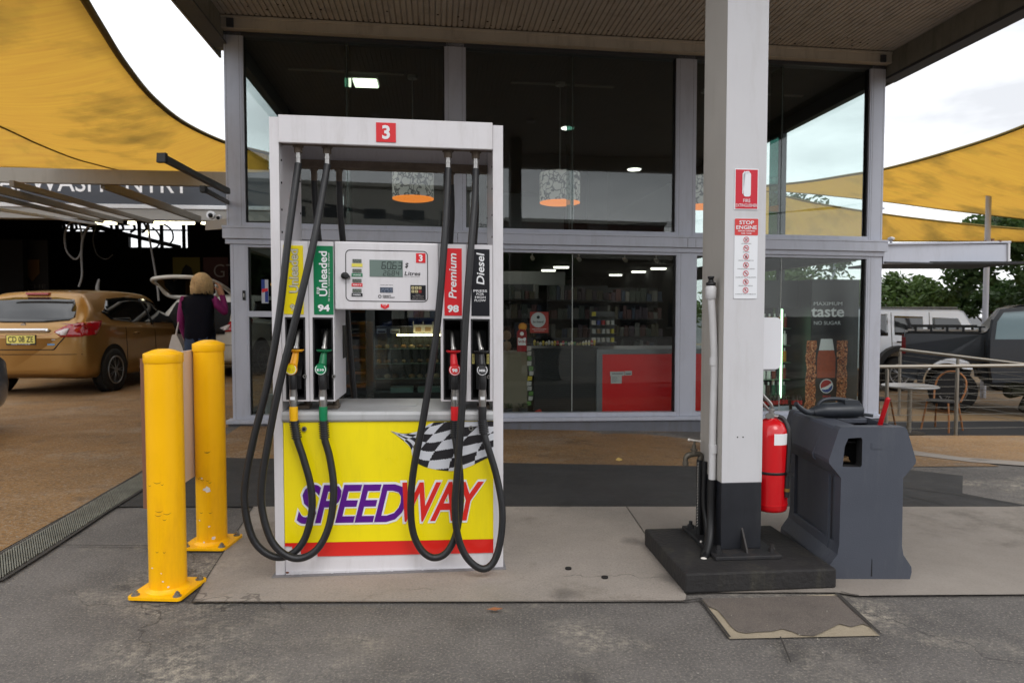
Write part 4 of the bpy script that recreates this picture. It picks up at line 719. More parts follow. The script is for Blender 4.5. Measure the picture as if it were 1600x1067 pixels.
# window frames and panes
def window(u0, u1, z0, z1, gm, fr=.018, joint_u=None, sides=True):
    b = MB(); zf0 = z0 + (.04 if z0 > 1 else .044); zf1 = z1 - (.0 if z0 > 1 else .028)
    b.box(u0, u1, .004, .10, z0, zf0); 
    if zf1 < z1: b.box(u0, u1, .004, .10, zf1, z1)
    b.box(u0, u0 + fr, .004, .10, zf0, zf1); b.box(u1 - fr, u1, .004, .10, zf0, zf1)
    b.box(u0 + fr, u0 + fr + .008, .03, .09, zf0, zf1, 1); b.box(u1 - fr - .014, u1 - fr, .03, .09, zf0, zf1, 1)
    w = SP(b, 'window', [alu, seal]); e = [u0 + fr + .008] + ([joint_u - .003, joint_u + .003] if joint_u else []) + [u1 - fr - .014]
    for i in range(0, len(e), 2):
        b = MB(); b.box(e[i], e[i + 1], .052, .060, zf0, zf1); SP(b, 'pane', [gm], w)
    if joint_u:
        b = MB(); b.box(joint_u - .0028, joint_u + .0028, .051, .061, zf0, zf1); SP(b, 'pane_joint', [M('silicone', (190, 196, 192), .4)] if z0 < 1 else [M('silicone_dark', (70, 84, 80), .4)], w)
    return w
window(.172, 2.287, 2.102, 4.06, gl_up, joint_u=1.234); window(2.479, 4.859, 2.102, 4.06, gl_up, joint_u=3.675); window(5.058, 7.165, 2.102, 4.06, gl_up, joint_u=6.112)
window(.188, .62, .069, 1.913, gl_lo); window(.64, 2.30, .069, 1.913, gl_lo); window(2.50, 4.879, .069, 1.913, gl_lo, joint_u=3.680); window(5.082, 7.166, .069, 1.913, gl_lo, joint_u=6.13)
b = MB(); b.box(.19, .62, .005, .095, 1.155, 1.215); b.box(.62, .64, 0, .12, .069, 1.913); SP(b, 'door_rail', [alu], bevel=.002)
b = MB(); b.box(.150, .178, -.012, -.0005, 1.33, 1.43); SP(b, 'door_lock', [seal])
b = MB(); b.box(.158, .170, -.016, -.012, 1.36, 1.40); SP(b, 'door_lock', [steel])
for u in (1.234, 3.675, 6.112):          # glass fins that stiffen the tall panes
    b = MB(); b.box(u - .02, u + .02, .064, .30, 2.14, 4.05); SP(b, 'glass_fin', [fin_m])
# side walls: glazed towards the front
for (u, nm, ve) in ((.06, 'left', 2.6), (7.27, 'right', 6.6)):
    b = MB(); s_ = -1 if u < 1 else 1; a0, a1 = (u - .05, u + .05)
    b.box(a0, a1, .125, ve, 1.90, 2.14); b.box(a0, a1, .125, ve, 3.90, 4.09); b.box(a0, a1, .125, ve, -.25, .07)
    for v in ([.125, ve - .06] if ve < 3 else [.125, 2.2, 4.4, ve - .06]): b.box(a0, a1, v, v + .06, .07, 3.9)
    sw = SP(b, 'side_frame', [alud])
    b = MB(); b.box(u - .004, u + .004, .19, ve - .06, 2.14, 3.90); SP(b, 'pane', [gl_sd], sw)
    b = MB(); b.box(u - .004, u + .004, .19, ve - .06, .07, 1.90); SP(b, 'pane', [gl_sd], sw)
    if ve < 3:
        b = MB(); b.box(a0, a1, ve + .001, 8.0, -.25, 4.09); b.box(a0, a1, 8.0, 12.2, -.25, 2.75); b.box(a0, a1, 8.0, 12.2, 3.95, 4.09); b.box(a0, a1, 12.2, DV, -.25, 4.09); b.box(a0, a1, 9.9, 10.2, 2.75, 3.95); SP(b, 'side_wall', [dkw])
        b = MB(); b.box(u - .004, u + .004, 8.0, 9.9, 2.75, 3.95); b.box(u - .004, u + .004, 10.2, 12.2, 2.75, 3.95); SP(b, 'side_window', [gl_sd])
    else:
        b = MB(); b.box(a0, a1, ve + .001, DV, -.25, 4.09); SP(b, 'side_wall', [dkw])
b = MB(); b.box(0, 7.33, DV, DV + .12, -.25, 4.09); SP(b, 'rear_wall', [dkw])
b = MB(); b.box(.11, 7.22, .13, DV - .01, -.02, .02); SP(b, 'inner_floor', [tile])
b = MB(); b.box(.12, 7.21, .13, DV - .01, 4.062, 4.10); b.box(.45, 1.8, .9, .96, 4.050, 4.0615, 1); b.box(3.1, 4.4, 1.0, 1.06, 4.050, 4.0615, 1); b.box(5.6, 6.9, 1.0, 1.06, 4.050, 4.0615, 1); SP(b, 'inner_ceiling', [dkc, M('slot_grey', (90, 88, 84), .7)])
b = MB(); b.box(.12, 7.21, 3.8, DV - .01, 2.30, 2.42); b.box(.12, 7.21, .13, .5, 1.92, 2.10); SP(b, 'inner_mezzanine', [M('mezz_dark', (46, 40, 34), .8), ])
b = MB(); b.box(.3, 4.9, 7.0, 7.1, 2.42, 3.75); b.box(5.2, 5.6, 6.0, 6.1, 2.42, 4.06, 1); b.box(2.9, 3.1, 4.0, 4.1, 2.42, 4.06, 1); SP(b, 'inner_partition', [gw, dkw])
# canopy
b = MB(); n_ = 128; c0, c1, zc = .002, 7.348, 4.234
for i in range(n_):
    a = c0 + (c1 - c0) * i / n_; w = (c1 - c0) / n_; prof_ = [(a, zc), (a + w * .70, zc), (a + w * .78, zc + .014), (a + w * .92, zc + .014), (a + w, zc)]
    for p, q in zip(prof_, prof_[1:]): b.add([(p[0], -.086, p[1]), (q[0], -.086, q[1]), (q[0], -5.4, q[1]), (p[0], -5.4, p[1])], [(0, 1, 2, 3)])
rs = random.Random(5)
SP(b, 'canopy_soffit', [sofm], recalc=False)
b = MB()
for i in range(60): u = rs.uniform(.3, 7.1); v = -.13 - rs.random() * .25 if i < 45 else -rs.uniform(.5, 3); b.sph((u, v, 4.232), rs.uniform(.008, .016), (1, 1, .3), n=6)
SP(b, 'soffit_stain', [M('rust_dark', (50, 38, 28), .9)])
b = MB(); b.box(-.14, -.001, -5.4, .25, 3.985, 4.42); b.box(-.16, -.14, -5.1, .4, 3.96, 4.45); b.box(-.16, .03, -5.1, .10, 3.965, 3.984, 1); SP(b, 'canopy_side_beam', [gut, alud])
b = MB(); b.box(7.352, 7.50, -5.4, .25, 3.985, 4.42); b.box(7.50, 7.53, -5.1, .4, 3.96, 4.45); b.box(7.353, 7.375, -5.1, .0, 4.20, 4.235, 1); b.box(7.36, 7.53, -5.1, .12, 3.955, 3.9835, 1); SP(b, 'canopy_side_beam', [gut, alud])
b = MB(); b.box(-.16, 7.53, -5.6, -5.402, 3.985, 4.5); SP(b, 'canopy_front_beam', [M('canopy_white', (216, 216, 216), .5)])
b = MB(); b.box(-.15, 7.52, -5.4, DV + .1, 4.46, 4.50); b.box(0, 7.33, .126, DV, 4.11, 4.455); SP(b, 'roof', [gut])
for u in (1.2, 3.6, 6.0):
    b = MB(); b.box(u, u + .12, -3.2, -3.08, 4.20, 4.232, 0); SP(b, 'canopy_fitting', [wht])
# stickers on the glass
def onshop(name, u, v, z, label, cat, group=None): return empty(name, PW(u, v, z), SY, label, cat, group)
t = onshop('can_sticker', .365, .048, 1.43, 'small blue and silver drink can sticker on the narrow door pane', 'sticker')
b = MB(); b.box(-.035, .035, -.001, .0015, -.13, .12, 0); b.add([(-.035, -.002, 0), (.0, -.002, 0), (.0, -.002, .12), (-.035, -.002, .12)], [(0, 1, 2, 3)], 1); b.add([(0, -.002, -.12), (.033, -.002, -.12), (.033, -.002, 0), (0, -.002, 0)], [(0, 1, 2, 3)], 1); b.add([(-.03, -.003, -.02), (.03, -.003, .0), (.03, -.003, .03), (-.03, -.003, .02)], [(0, 1, 2, 3)], 2)
b.build('sheet', [M('can_silver', (190, 194, 204), .4), M('can_blue', (36, 60, 140), .4), lred], t, recalc=False)
t = onshop('door_sticker', .47, .048, 1.50, 'small yellow hexagonal sticker high on the narrow door pane', 'sticker')
b = MB(); b.prism([(.05, 0), (.03, .035), (-.03, .035), (-.05, 0), (-.03, -.035), (.03, -.035)], 'y', -.001, .0015, 0); b.text('OPEN', (0, -.002, .008), h=.014, m=1, off=.02); b.text('24 HRS', (0, -.002, -.014), h=.012, m=1, off=.02); b.build('sheet', [M('sticker_yellow', (206, 164, 50), .5), ink], t, recalc=False)
# pendants
def damask():
    m = M('damask', (196, 192, 186), .8); t = m.node_tree; n, l = t.nodes.new, t.links.new; bs = t.nodes['Principled BSDF']; tc = n('ShaderNodeTexCoord'); mp = n('ShaderNodeMapping'); mp.inputs['Scale'].default_value = (4.2, 4.2, 4.2); l(tc.outputs['Object'], mp.inputs[0])
    v = n('ShaderNodeTexVoronoi'); v.feature = 'DISTANCE_TO_EDGE'; v.inputs['Scale'].default_value = 2.1; x = n('ShaderNodeTexNoise'); x.inputs['Scale'].default_value = 1.3; x.inputs['Detail'].default_value = 2; l(mp.outputs[0], x.inputs['Vector'])
    a = n('ShaderNodeVectorMath'); a.operation = 'SCALE'; a.inputs['Scale'].default_value = 1.8; l(x.outputs['Color'], a.inputs[0]); s_ = n('ShaderNodeVectorMath'); l(mp.outputs[0], s_.inputs[0]); l(a.outputs[0], s_.inputs[1]); l(s_.outputs[0], v.inputs['Vector'])
    r = n('ShaderNodeMapRange'); r.inputs[1].default_value = .06; r.inputs[2].default_value = .10; l(v.outputs['Distance'], r.inputs[0]); k = n('ShaderNodeMix'); k.data_type = 'RGBA'; k.inputs[6].default_value = lin((84, 84, 86)) + (1,); k.inputs[7].default_value = lin((200, 196, 190)) + (1,); l(r.outputs[0], k.inputs[0]); l(k.outputs[2], bs.inputs['Base Color']); l(k.outputs[2], bs.inputs['Emission Color']); bs.inputs['Emission Strength'].default_value = .10; return m
dm = damask(); orgl = M('lamp_orange', (226, 130, 40), .6, emit=(240, 130, 36), es=.55)
for i, (u, w) in enumerate(((1.90, 'between the pump hoses'), (3.70, 'in the middle upper window'), (5.56, 'half hidden by the white column'))):
    t = onshop('pendant_lamp', u, .95, 2.575, 'patterned drum pendant lamp with orange underside, ' + w, 'lamp', 'drum pendants behind the upper windows')
    b = MB(); b.lathe([(.245, .02), (.250, .03), (.250, .365), (.245, .375), (.05, .376)], n=40); b.build('shade', [dm], t)
    b = MB(); b.lathe([(.22, .0), (.248, .008), (.248, .019), (.1, .02)], n=40); b.build('diffuser', [orgl], t)
    b = MB(); b.cyl((0, 0, .376), (0, 0, 1.46), .006, n=6); b.cyl((0, 0, 1.44), (0, 0, 1.475), .06, n=16); b.build('cord', [M('cord_grey', (110, 112, 112), .5)], t)
lit = M('lit_white', (250, 250, 240), .5, emit=(255, 252, 238), es=1.8); litg = M('lit_panel', (230, 240, 220), .5, emit=(216, 232, 200), es=2.2); litc = M('lit_tube', (220, 255, 230), .5, emit=(198, 255, 205), es=1.6); litw = M('lit_warm', (250, 230, 170), .5, emit=(250, 226, 160), es=9.0)
rim_m = M('rim_white', (200, 200, 200), .5)
def clight(name, u, v, z, geo, label, group=None):
    t = onshop(name, u, v, z, label, 'ceiling light', group); b = MB(); geo(b, 0); b.build('diffuser', [lit if name != 'panel_light' else litg], t); b = MB(); geo(b, 1); b.build('trim', [rim_m], t); return t
clight('panel_light', 1.32, 1.25, 4.03, lambda b, k: b.box(-.14 - .02 * k, .14 + .02 * k, -.14 - .02 * k, .14 + .02 * k, .008 + k * .006 - .012 * (1 - k), .012 + k * .015), 'square lit ceiling panel behind the left upper window')
disc = lambda r: (lambda b, k: b.cyl((0, 0, 0 + .01 * k), (0, 0, .008 + .02 * k), r + .02 * k, n=20))
clight('downlight', 4.18, 2.95, 4.04, disc(.09), 'round lit downlight beside the middle pane joint', None)
clight('downlight', 6.05, 5.7, 4.04, disc(.13), 'round lit downlight near the right edge of the middle upper window', None)
def pixv(px, py, z):  # point of the shop interior at height z seen at a photo place
    d = ray(px, py); k = (z - CH) / d.z; p = CAM + d * k - SO; return p.dot(SA), p.dot(SN)
for i, (px, py, nm) in enumerate([(877, 418, 'nearest of the left row of three'), (857, 423, 'middle of the left row of three'), (836, 428, 'farthest of the left row of three'), (1029, 420, 'nearest of the right row of three'), (998, 425, 'middle of the right row of three'), (962, 430, 'farthest of the right row of three')]):
    D_ = (15.0, 16.5, 18.2)[i % 3]; p = at(px, py, D_); q = p - SO; u, v = q.dot(SA), min(q.dot(SN), DV - .25)
    k = (v + 0.0) ; p2 = PW(u, v, 0); p2 = at(px, py, p2.y); 
    t = empty('recessed_light', (p2.x, p2.y, p2.z), SY, 'recessed shop ceiling light, ' + nm, 'ceiling light', 'recessed lights of the shop'); b = MB(); b.box(-.16, .16, -.05, .05, -.018, .018); b.build('diffuser', [lit], t); b = MB(); b.box(-.18, .18, -.07, .07, .019, .034); b.build('trim', [rim_m], t)
for i, (px, py) in enumerate([(832, 403), (905, 405), (977, 406), (1026, 407)]):
    p = at(px, py, PW(3.5 + i * .5, .7, 0).y); t = empty('spot_lamp', p, SY, ['small white track spot at the left end, above the red poster', 'small white track spot left of the pane joint line', 'small white track spot over the black counter end', 'small white track spot over the red counter'][i], 'spot lamp', 'track spots behind the lower window')
    b = MB(); b.cyl((0, -.03, -.012), (0, .05, .012), .024, .020, n=14); b.cyl((0, .02, .01), (0, .02, .09), .006, n=6); b.build('head', [rim_m], t)
for u, v, z, e in ((3.6, 3.0, 2.24, 2.5), (1.9, 3.4, 2.24, 12), (5.6, 3.6, 2.24, 3)):      # light of the shop's own lit ceiling fittings
    la = bpy.data.lights.new('shop_light', 'AREA'); la.energy = e; la.size = .5; la.color = (1, .96, .88); lo = bpy.data.objects.new('shop_light', la); COL.objects.link(lo); lo.location = PW(u, v + 1.0, z)
# ---- things standing in the shop window
def boxes(name, u0, u1, v0, v1, z0, z1, label, cat, group=None): return onshop(name, (u0 + u1) / 2, v0, z0, label, cat, group), (u1 - u0) / 2, v1 - v0, z1 - z0
ctk = M('counter_black', (20, 20, 22), .45); ctr = M('counter_red', (236, 14, 22), .3, var=.05, vs=1); crm = M('cream_panel', (128, 118, 100), .6); frg = M('frame_grey', (120, 122, 128), .4, .2)
t, hw_, dd, hh = boxes('magazine_counter', 3.285, 4.03, .32, .9, .022, .80, 'low black slatted counter with packets along its top behind the window', 'counter')
b = MB(); b.box(-hw_, hw_, 0.006, dd, 0, hh); 
for k in range(34): b.box(-hw_ + .004, hw_ - .004, 0, .0055, .012 + k * .0226, .026 + k * .0226)
b.build('body', [ctk], t)
b = MB(); b.box(-hw_ - .01, hw_ + .01, -.01, dd, hh + .001, hh + .02); b.build('top', [ctk], t)
pk = [M('pk%d' % i, c, .5) for i, c in enumerate([(196, 186, 176), (170, 34, 40), (90, 130, 60), (200, 180, 60), (180, 176, 172), (60, 70, 130), (150, 120, 90)])]
rs = random.Random(11); names = ['white', 'red', 'green', 'yellow', 'silver', 'blue', 'brown']
for k in range(22):
    u = 3.30 + k * .0335; ci = rs.randrange(7); h_ = rs.uniform(.035, .075)
    t2 = onshop('snack_packet', u, .33 + rs.random() * .03, .845, 'crumpled snack packet in the row along the top of the black counter', 'packet', 'snack packets along the black counter')
    b = MB(); b.sph((0, 0, h_ * .5), .5, (.034, .028, h_), n=8); b.box(-.012, .012, -.012, -.0105, h_ * .3, h_ * .6, 1); b.build('packet', [pk[ci], pk[(ci + 3) % 7]], t2); b_ = t2
for k in range(12):
    t2 = onshop('hanging_packet', 3.245 + rs.uniform(-.015, .015), .33, .15 + k * .058, 'foil packet clipped in the strip left of the black counter', 'packet', 'packets clipped beside the black counter'); ci = [2, 4, 2, 4, 4, 3, 4][k % 7]
    b = MB(); b.prism([(-.026, 0), (.024, .004), (.028, .05), (-.022, .054)], 'y', 0, .012); b.build('packet', [pk[ci]], t2, bevel=.004)
t, hw_, dd, hh = boxes('display_cabinet', 4.02, 5.60, .30, 1.1, .022, .815, 'red fronted counter with grey frame behind the window mullion', 'counter')
b = MB(); b.box(-hw_ + .07, hw_, 0.004, dd, 0, hh - .06); b.build('front', [ctr], t)
b = MB(); b.box(-hw_, hw_, -.004, dd, hh - .059, hh); b.box(-hw_, -hw_ + .069, -.004, dd, 0, hh - .06); b.build('frame', [frg], t, bevel=.002)
t = onshop('paper_notice', 4.30, .295, .43, 'white paper notices taped to the red counter front', 'notice')
b = MB(); b.box(-.11, .02, 0, .002, -.02, .10); b.box(-.12, .05, -.0015, 0, .07, .12); b.box(.055, .14, -.0005, .0015, .075, .125)
for k in range(9): b.box(-.10, -.10 + rs.uniform(.05, .10), -.0018, -.0015, .06 - k * .008, .0625 - k * .008, 1)
b.box(-.10, .03, -.0022, -.0016, .09, .10, 1); b.box(.065, .13, -.0018, -.0006, .085, .10, 1); b.build('sheet', [M('paper', (206, 204, 204), .7), M('print_grey', (120, 120, 124), .7)], t)
t, hw_, dd, hh = boxes('cream_counter', 2.52, 3.215, .34, .9, .022, .76, 'beige counter panel at the left of the lower window', 'counter'); b = MB(); b.box(-hw_, hw_, 0, dd, 0, hh); b.build('panel', [crm], t, bevel=.005)
for i in range(2):
    t = onshop('pot_plant', 2.985 + i * .17, .28, .022, ['small green plant in a grey pot nearest the pump', 'small green plant in a grey pot next to the red cloth'][i], 'plant'); b = MB(); b.lathe([(.040, 0), (.052, .10), (.054, .105), (.045, .106)], n=16); b.build('pot', [M('pot_grey', (60, 64, 68), .6)], t); b = MB()
    for k in range(46):
        a = rs.random() * 6.28; r_ = rs.uniform(.01, .07); p = V3((r_ * math.cos(a), r_ * math.sin(a) * .6, .11 + rs.uniform(0, .05))); q = V3((math.cos(a), math.sin(a), .6)) * .022; w = V3((-math.sin(a), math.cos(a), 0)) * .007; b.add([p - q, p + w, p + q, p - w], [(0, 1, 2, 3)])
    b.build('leaves', [M('plant_green', (50, 76, 40), .6)], t, recalc=False)
t = onshop('red_cloth', 3.335, .27, .022, 'crumpled coral red cloth on the window floor', 'cloth'); b = MB(); b.sph((0, 0, .03), .5, (.10, .08, .13), n=12); b.sph((.08, 0, .015), .5, (.10, .07, .06), n=10); b.xform(lambda p: p + V3((math.sin(p.z * 90) * .006, 0, math.sin(p.x * 130) * .008))); b.build('cloth', [M('coral', (206, 70, 62), .8)], t)
t = onshop('round_notice_poster', 3.315, .10, 1.0, 'red poster with white circle hanging inside the lower window', 'poster'); b = MB(); b.box(-.105, .105, 0, .003, 0, .235, 0); b.add([(-.012 + .084 * math.cos(a), -.0015, .145 + .084 * math.sin(a)) for a in [6.283 * k / 36 for k in range(36)]], [tuple(range(36))], 1)
b.text('be there!', (-.012, -.003, .125), h=.026, w=.12, m=2, off=.01, shear=.1); b.add([(-.012 + .018 * math.cos(a), -.003, .175 + .018 * math.sin(a)) for a in [6.283 * k / 16 for k in range(16)]], [tuple(range(16))], 2); b.box(-.08, .08, -.0015, -.001, .040, .045, 1); b.box(-.06, .06, -.0015, -.001, .022, .026, 1); b.build('sheet', [M('poster_red', (170, 56, 48), .6), M('poster_white', (196, 196, 198), .6), ink], t, recalc=False)
t = onshop('sunny_disc', 3.13, .11, 1.065, 'round orange sun shaped sticker above the red prize card', 'sticker'); b = MB(); b.cyl((0, 0, 0), (0, .003, 0), .048, n=12); b.add([(.030 * math.cos(a), -.002, .030 * math.sin(a)) for a in [6.283 * k / 16 for k in range(16)]], [tuple(range(16))], 1); b.build('disc', [M('sun_orange', (206, 124, 20), .5), M('sun_in', (220, 150, 30), .5)], t, recalc=False)
t = onshop('prize_card', 3.12, .11, .79, 'red and white card standing left of the packets', 'card'); b = MB(); b.box(-.055, .055, 0, .004, 0, .22, 0); b.cyl((-.0, -.002, .20), (0, .002, .20), .055, n=20, m=0); b.add([(.022 * math.cos(a), -.0035, .20 + .022 * math.sin(a)) for a in [6.283 * k / 16 for k in range(16)]], [tuple(range(16))], 1); b.box(-.045, .045, -.0012, -.0005, .07, .155, 1); b.text('WIN', (0, -.002, .11), h=.03, m=0, off=.02); b.build('card', [M('card_red', (150, 22, 30), .5), lwht], t, recalc=False)
for k in range(8):
    t = onshop('bread_bag', 2.62 + (k % 4) * .12, .38 + (k // 4) * .03, .785 + (k // 4) * .12, 'brown paper food bag in the pile on the beige counter', 'bag', 'paper food bags on the beige counter'); b = MB(); b.sph((0, 0, .055), .5, (.11, .08, .12), n=8); b.build('bag', [M('bag_tan', (136, 108, 84), .7, var=.3, vs=20)], t)
# rack of small goods, dark fittings and banner further in
t = onshop('goods_rack', 4.30, 1.1, .83, 'grey wire rack of small goods standing on the red counter', 'rack'); b = MB(); b.box(-.16, .16, .06, .08, 0, .42, 0)
for k in range(4): b.box(-.16, .16, -.05, .06, .02 + k * .11, .03 + k * .11, 0)
b.build('frame', [M('rack_grey', (88, 88, 90), .6)], t)
for k in range(16):
    b = MB(); b.box(-.15 + (k % 5) * .06, -.11 + (k % 5) * .06, -.04, .02, .031 + (k // 5) * .11, .085 + (k // 5) * .11); b.build('pack', [pk[rs.randrange(7)]], t)
t = onshop('overhead_banner', 3.85, 4.6, 1.72, 'long pale banner hanging deep inside the dark shop', 'banner'); b = MB(); b.box(-.62, .62, 0, .02, 0, .24); b.build('board', [M('banner_grey', (96, 96, 94), .8)], t)
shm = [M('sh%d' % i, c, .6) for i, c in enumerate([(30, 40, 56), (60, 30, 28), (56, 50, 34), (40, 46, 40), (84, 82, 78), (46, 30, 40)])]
for j, (u, v) in enumerate([(3.4, 4.2), (4.7, 4.4), (2.2, 4.8), (5.9, 5.2)]):
    t = onshop('goods_shelf', u, v, .022, ['dark goods shelf deep in the shop, behind the black counter', 'dark goods shelf deep in the shop, behind the red counter', 'dark goods shelf deep in the shop, behind the food case', 'dark goods shelf deep in the shop, behind the drinks fridge'][j], 'shelf'); b = MB(); b.box(-.55, .55, .2, .25, 0, 1.7)
    for k in range(5): b.box(-.55, .55, -.15, .2, .1 + k * .33, .12 + k * .33)
    b.build('frame', [dkw], t)
    for k in range(5):
        b = MB(); x = -.53
        while x < .5: w = rs.uniform(.05, .12); b.box(x, x + w - .01, -.12, .1, .121 + k * .33, .121 + k * .33 + rs.uniform(.12, .26), rs.randrange(6)); x += w
        b.build('goods_row', shm, t)
# food case seen through the pump
t = onshop('food_case', 1.80, 1.75, .022, 'refrigerated glass food case with lit shelves seen through the pump', 'food case')
b = MB(); b.box(-.46, .55, 0.3, .55, 0, 1.0, 0); b.box(-.46, .55, .0, .55, 0, .12, 0); b.build('cabinet', [M('case_dark', (30, 32, 32), .5)], t)
for k, z in enumerate((.30, .50, .70)):
    b = MB(); b.box(-.45, .54, .05 + k * .02, .30, z, z + .010); b.build('shelf', [M('shelf_glass', (110, 130, 124), .2)], t)
    b = MB()
    for q in range(9): b.sph((-.40 + q * .11, .14, z + .032), .5, (rs.uniform(.06, .1), .12, rs.uniform(.05, .075)), n=8, m=rs.randrange(4))
    b.build('food_row', [M('f0', (130, 96, 60), .7), M('f1', (86, 60, 40), .7), M('f2', (150, 130, 100), .7), M('f3', (60, 44, 34), .7)], t)
b = MB(); b.box(-.15, .54, .03, .05, .880, .900); b.build('light_strip', [litw], t)
b = MB(); b.box(-.24, .06, .01, .25, .10, .19, 0); b.box(.12, .44, .01, .25, .10, .18, 0); b.build('tray', [M('tray_pale', (120, 146, 140), .5)], t)
b = MB(); b.box(-.46, .55, -.004, .0, .12, .92); b.build('case_pane', [gl_sd], t)
t = onshop('egg_basket', 2.06, 1.85, .93, 'white plastic basket standing on the food case', 'basket'); b = MB(); b.box(-.2, .2, 0, .006, 0, .12); b.box(-.2, .2, .14, .146, 0, .12); b.box(-.2, .2, 0, .14, 0, .006)
for k in range(4): b.box(-.2 + k * .13, -.19 + k * .13, 0, .14, 0, .16)
for k in range(3): b.box(-.17 + k * .13, -.09 + k * .13, -.001, 0, .03, .09, 1)
b.build('basket', [M('basket_white', (150, 150, 146), .5), M('basket_print', (110, 90, 60), .6)], t)
for i, u in enumerate((1.44, 1.62)):
    t = onshop('napkin_box', u, 1.85, .93, ['left small white napkin box on the food case', 'right small white napkin box on the food case'][i], 'box'); b = MB(); b.box(-.06, .06, 0, .1, 0, .06, 0); b.box(-.05, .05, -.001, 0, .01, .035, 1); b.build('box', [M('napkin', (110, 116, 124), .6), ink], t)
t = onshop('stair_flight', 1.04, 2.3, .022, 'open stair with orange timber treads behind the pump opening', 'stairs'); b = MB()
for k in range(9): b.box(-.14, .14, k * .12, k * .12 + .25, .13 + k * .175, .17 + k * .175, 0); b.box(-.14, .14, k * .12 + .22, k * .12 + .23, .005 + k * .175, .128 + k * .175, 1)
b.build('treads', [M('tread_orange', (150, 90, 44), .5), M('riser_grey', (84, 88, 96), .6)], t); b = MB(); b.box(-.16, -.142, -.1, 1.4, 0, 1.9); b.box(.145, .16, -.05, 1.3, 0, 1.9); b.build('stringer', [M('stringer', (60, 62, 68), .6)], t)
t = onshop('wall_phone', 1.62, 2.6, 1.12, 'white wall box hanging above the food case', 'box'); b = MB(); b.box(-.09, .09, 0, .06, 0, .22); b.build('body', [M('phone_grey', (130, 130, 130), .5)], t, bevel=.006)
t = onshop('white_bucket', .36, .45, .022, 'white plastic bucket inside the narrow door pane', 'bucket'); b = MB(); b.lathe([(.10, 0), (.125, .27), (.13, .275), (.118, .276)], n=24); b.build('pail', [M('bucket_white', (176, 178, 178), .5)], t); b = MB(); b.sph((0, 0, .29), .5, (.22, .2, .09), n=10); b.build('rag', [M('rag', (150, 140, 130), .8)], t)
# drinks fridge with its advertising side
FX, FV, FW, FD, FH = 6.44, .95, .78, .62, 1.62
fr_ = onshop('drinks_fridge', 6.72, .42, .022, 'tall black drinks fridge with soft drink advert on its side panel', 'fridge')
fk = M('fridge_black', (22, 23, 26), .35)
b = MB(); b.box(0, .62, 0, .70, 0, 1.64); b.build('cabinet', [fk], fr_, bevel=.006)
b = MB(); b.box(-.62, -.002, .35, 1.0, 0, .12); b.box(-.62, -.002, .95, 1.0, .12, 1.64); b.box(-.62, -.002, .30, 1.0, 1.30, 1.64); b.box(-.64, -.605, .30, .95, .12, 1.3); b.build('open_cabinet', [fk], fr_)
for i, u in enumerate((-.205, -.54)):
    b = MB(); b.box(u, u + .022, .34, .36, .15, 1.28); b.build('light_tube', [litc], fr_)
b = MB()
for k in range(5):
    z = .16 + k * .22; b.box(-.60, -.01, .45, .90, z - .012, z - .004, 6)
    for q in range(8): b.cyl((-.56 + q * .07, .50, z), (-.56 + q * .07, .50, z + .14), .026, n=8, m=rs.randrange(6)); b.cyl((-.56 + q * .07, .50, z + .14), (-.56 + q * .07, .50, z + .18), .010, n=6, m=4)
b.build('bottles', [M('bt%d' % i, c, .3, emit=c, es=.10) for i, c in enumerate([(150, 96, 30), (110, 40, 24), (30, 80, 60), (170, 120, 40), (200, 200, 200), (60, 30, 20)])] + [M('fshelf', (120, 150, 130), .4)], fr_)
def FP(px, py): p = at(px, py, PW(7.03, .42, 0).y); q = p - PW(6.72, .42, .022); return q.dot(SA), q.z
ad = M('ad_black', (24, 24, 28), .3); adb = M('ad_brown', (170, 74, 36), .35, var=.3, vs=20); adw = M('ad_white', (240, 242, 246), .4); adr = M('ad_redmark', (176, 36, 40), .4); adu = M('ad_blue', (28, 70, 150), .4)
m = M('ad_splash', (150, 80, 36), .4); t_ = m.node_tree; n, l = t_.nodes.new, t_.links.new; tc = n('ShaderNodeTexCoord'); x = n('ShaderNodeTexNoise'); x.inputs['Scale'].default_value = 22; x.inputs['Detail'].default_value = 6; x.inputs['Distortion'].default_value = 2.5; l(tc.outputs['Object'], x.inputs['Vector']); r = n('ShaderNodeValToRGB'); l(x.outputs['Fac'], r.inputs[0]); e = r.color_ramp.elements; e[0].position = .40; e[0].color = lin((30, 16, 12)) + (1,); e[1].position = .68; e[1].color = lin((250, 200, 150)) + (1,); q_ = r.color_ramp.elements.new(.52); q_.color = lin((200, 104, 48)) + (1,); l(r.outputs[0], t_.nodes['Principled BSDF'].inputs['Base Color'])
b = MB(); y1 = -.0016
b.box(.005, .615, -.001, 0, .01, 1.42, 0)
def at2(px, py): return FP(px, py)
for st, px, py, h_, w_, off in (('MAXIMUM', 1293, 474.5, .044, .37, .0), ('taste', 1292.5, 488, .115, .43, .02), ('NO SUGAR', 1292, 504.5, .044, .35, .0)): u, z = at2(px, py); b.text(st, (u, y1 - .001, z), h=h_, w=w_, m=1, off=off)
u0, zb = at2(1291, 526); u0, zb = u0, zb
_, z540 = at2(1291, 532); _, z546 = at2(1291, 546); _, z590 = at2(1291, 590); _, zlo = at2(1291, 640); _, zc0 = at2(1291, 519); _, zc1 = at2(1291, 528)
def poly(pts, m, y=y1): b.add([(p[0], y, p[1]) for p in pts], [tuple(range(len(pts)))], m)
poly([(u0 - .125, max(.02, zlo)), (u0 + .125, max(.02, zlo)), (u0 + .12, z590), (u0 + .12, z546 - .10), (u0 + .10, z546 - .01), (u0 - .10, z546 - .01), (u0 - .12, z546 - .10), (u0 - .12, z590)], 2)
poly([(u0 - .10, z546 - .009), (u0 + .10, z546 - .009), (u0 + .075, z540 + .02), (u0 - .075, z540 + .02)], 1)
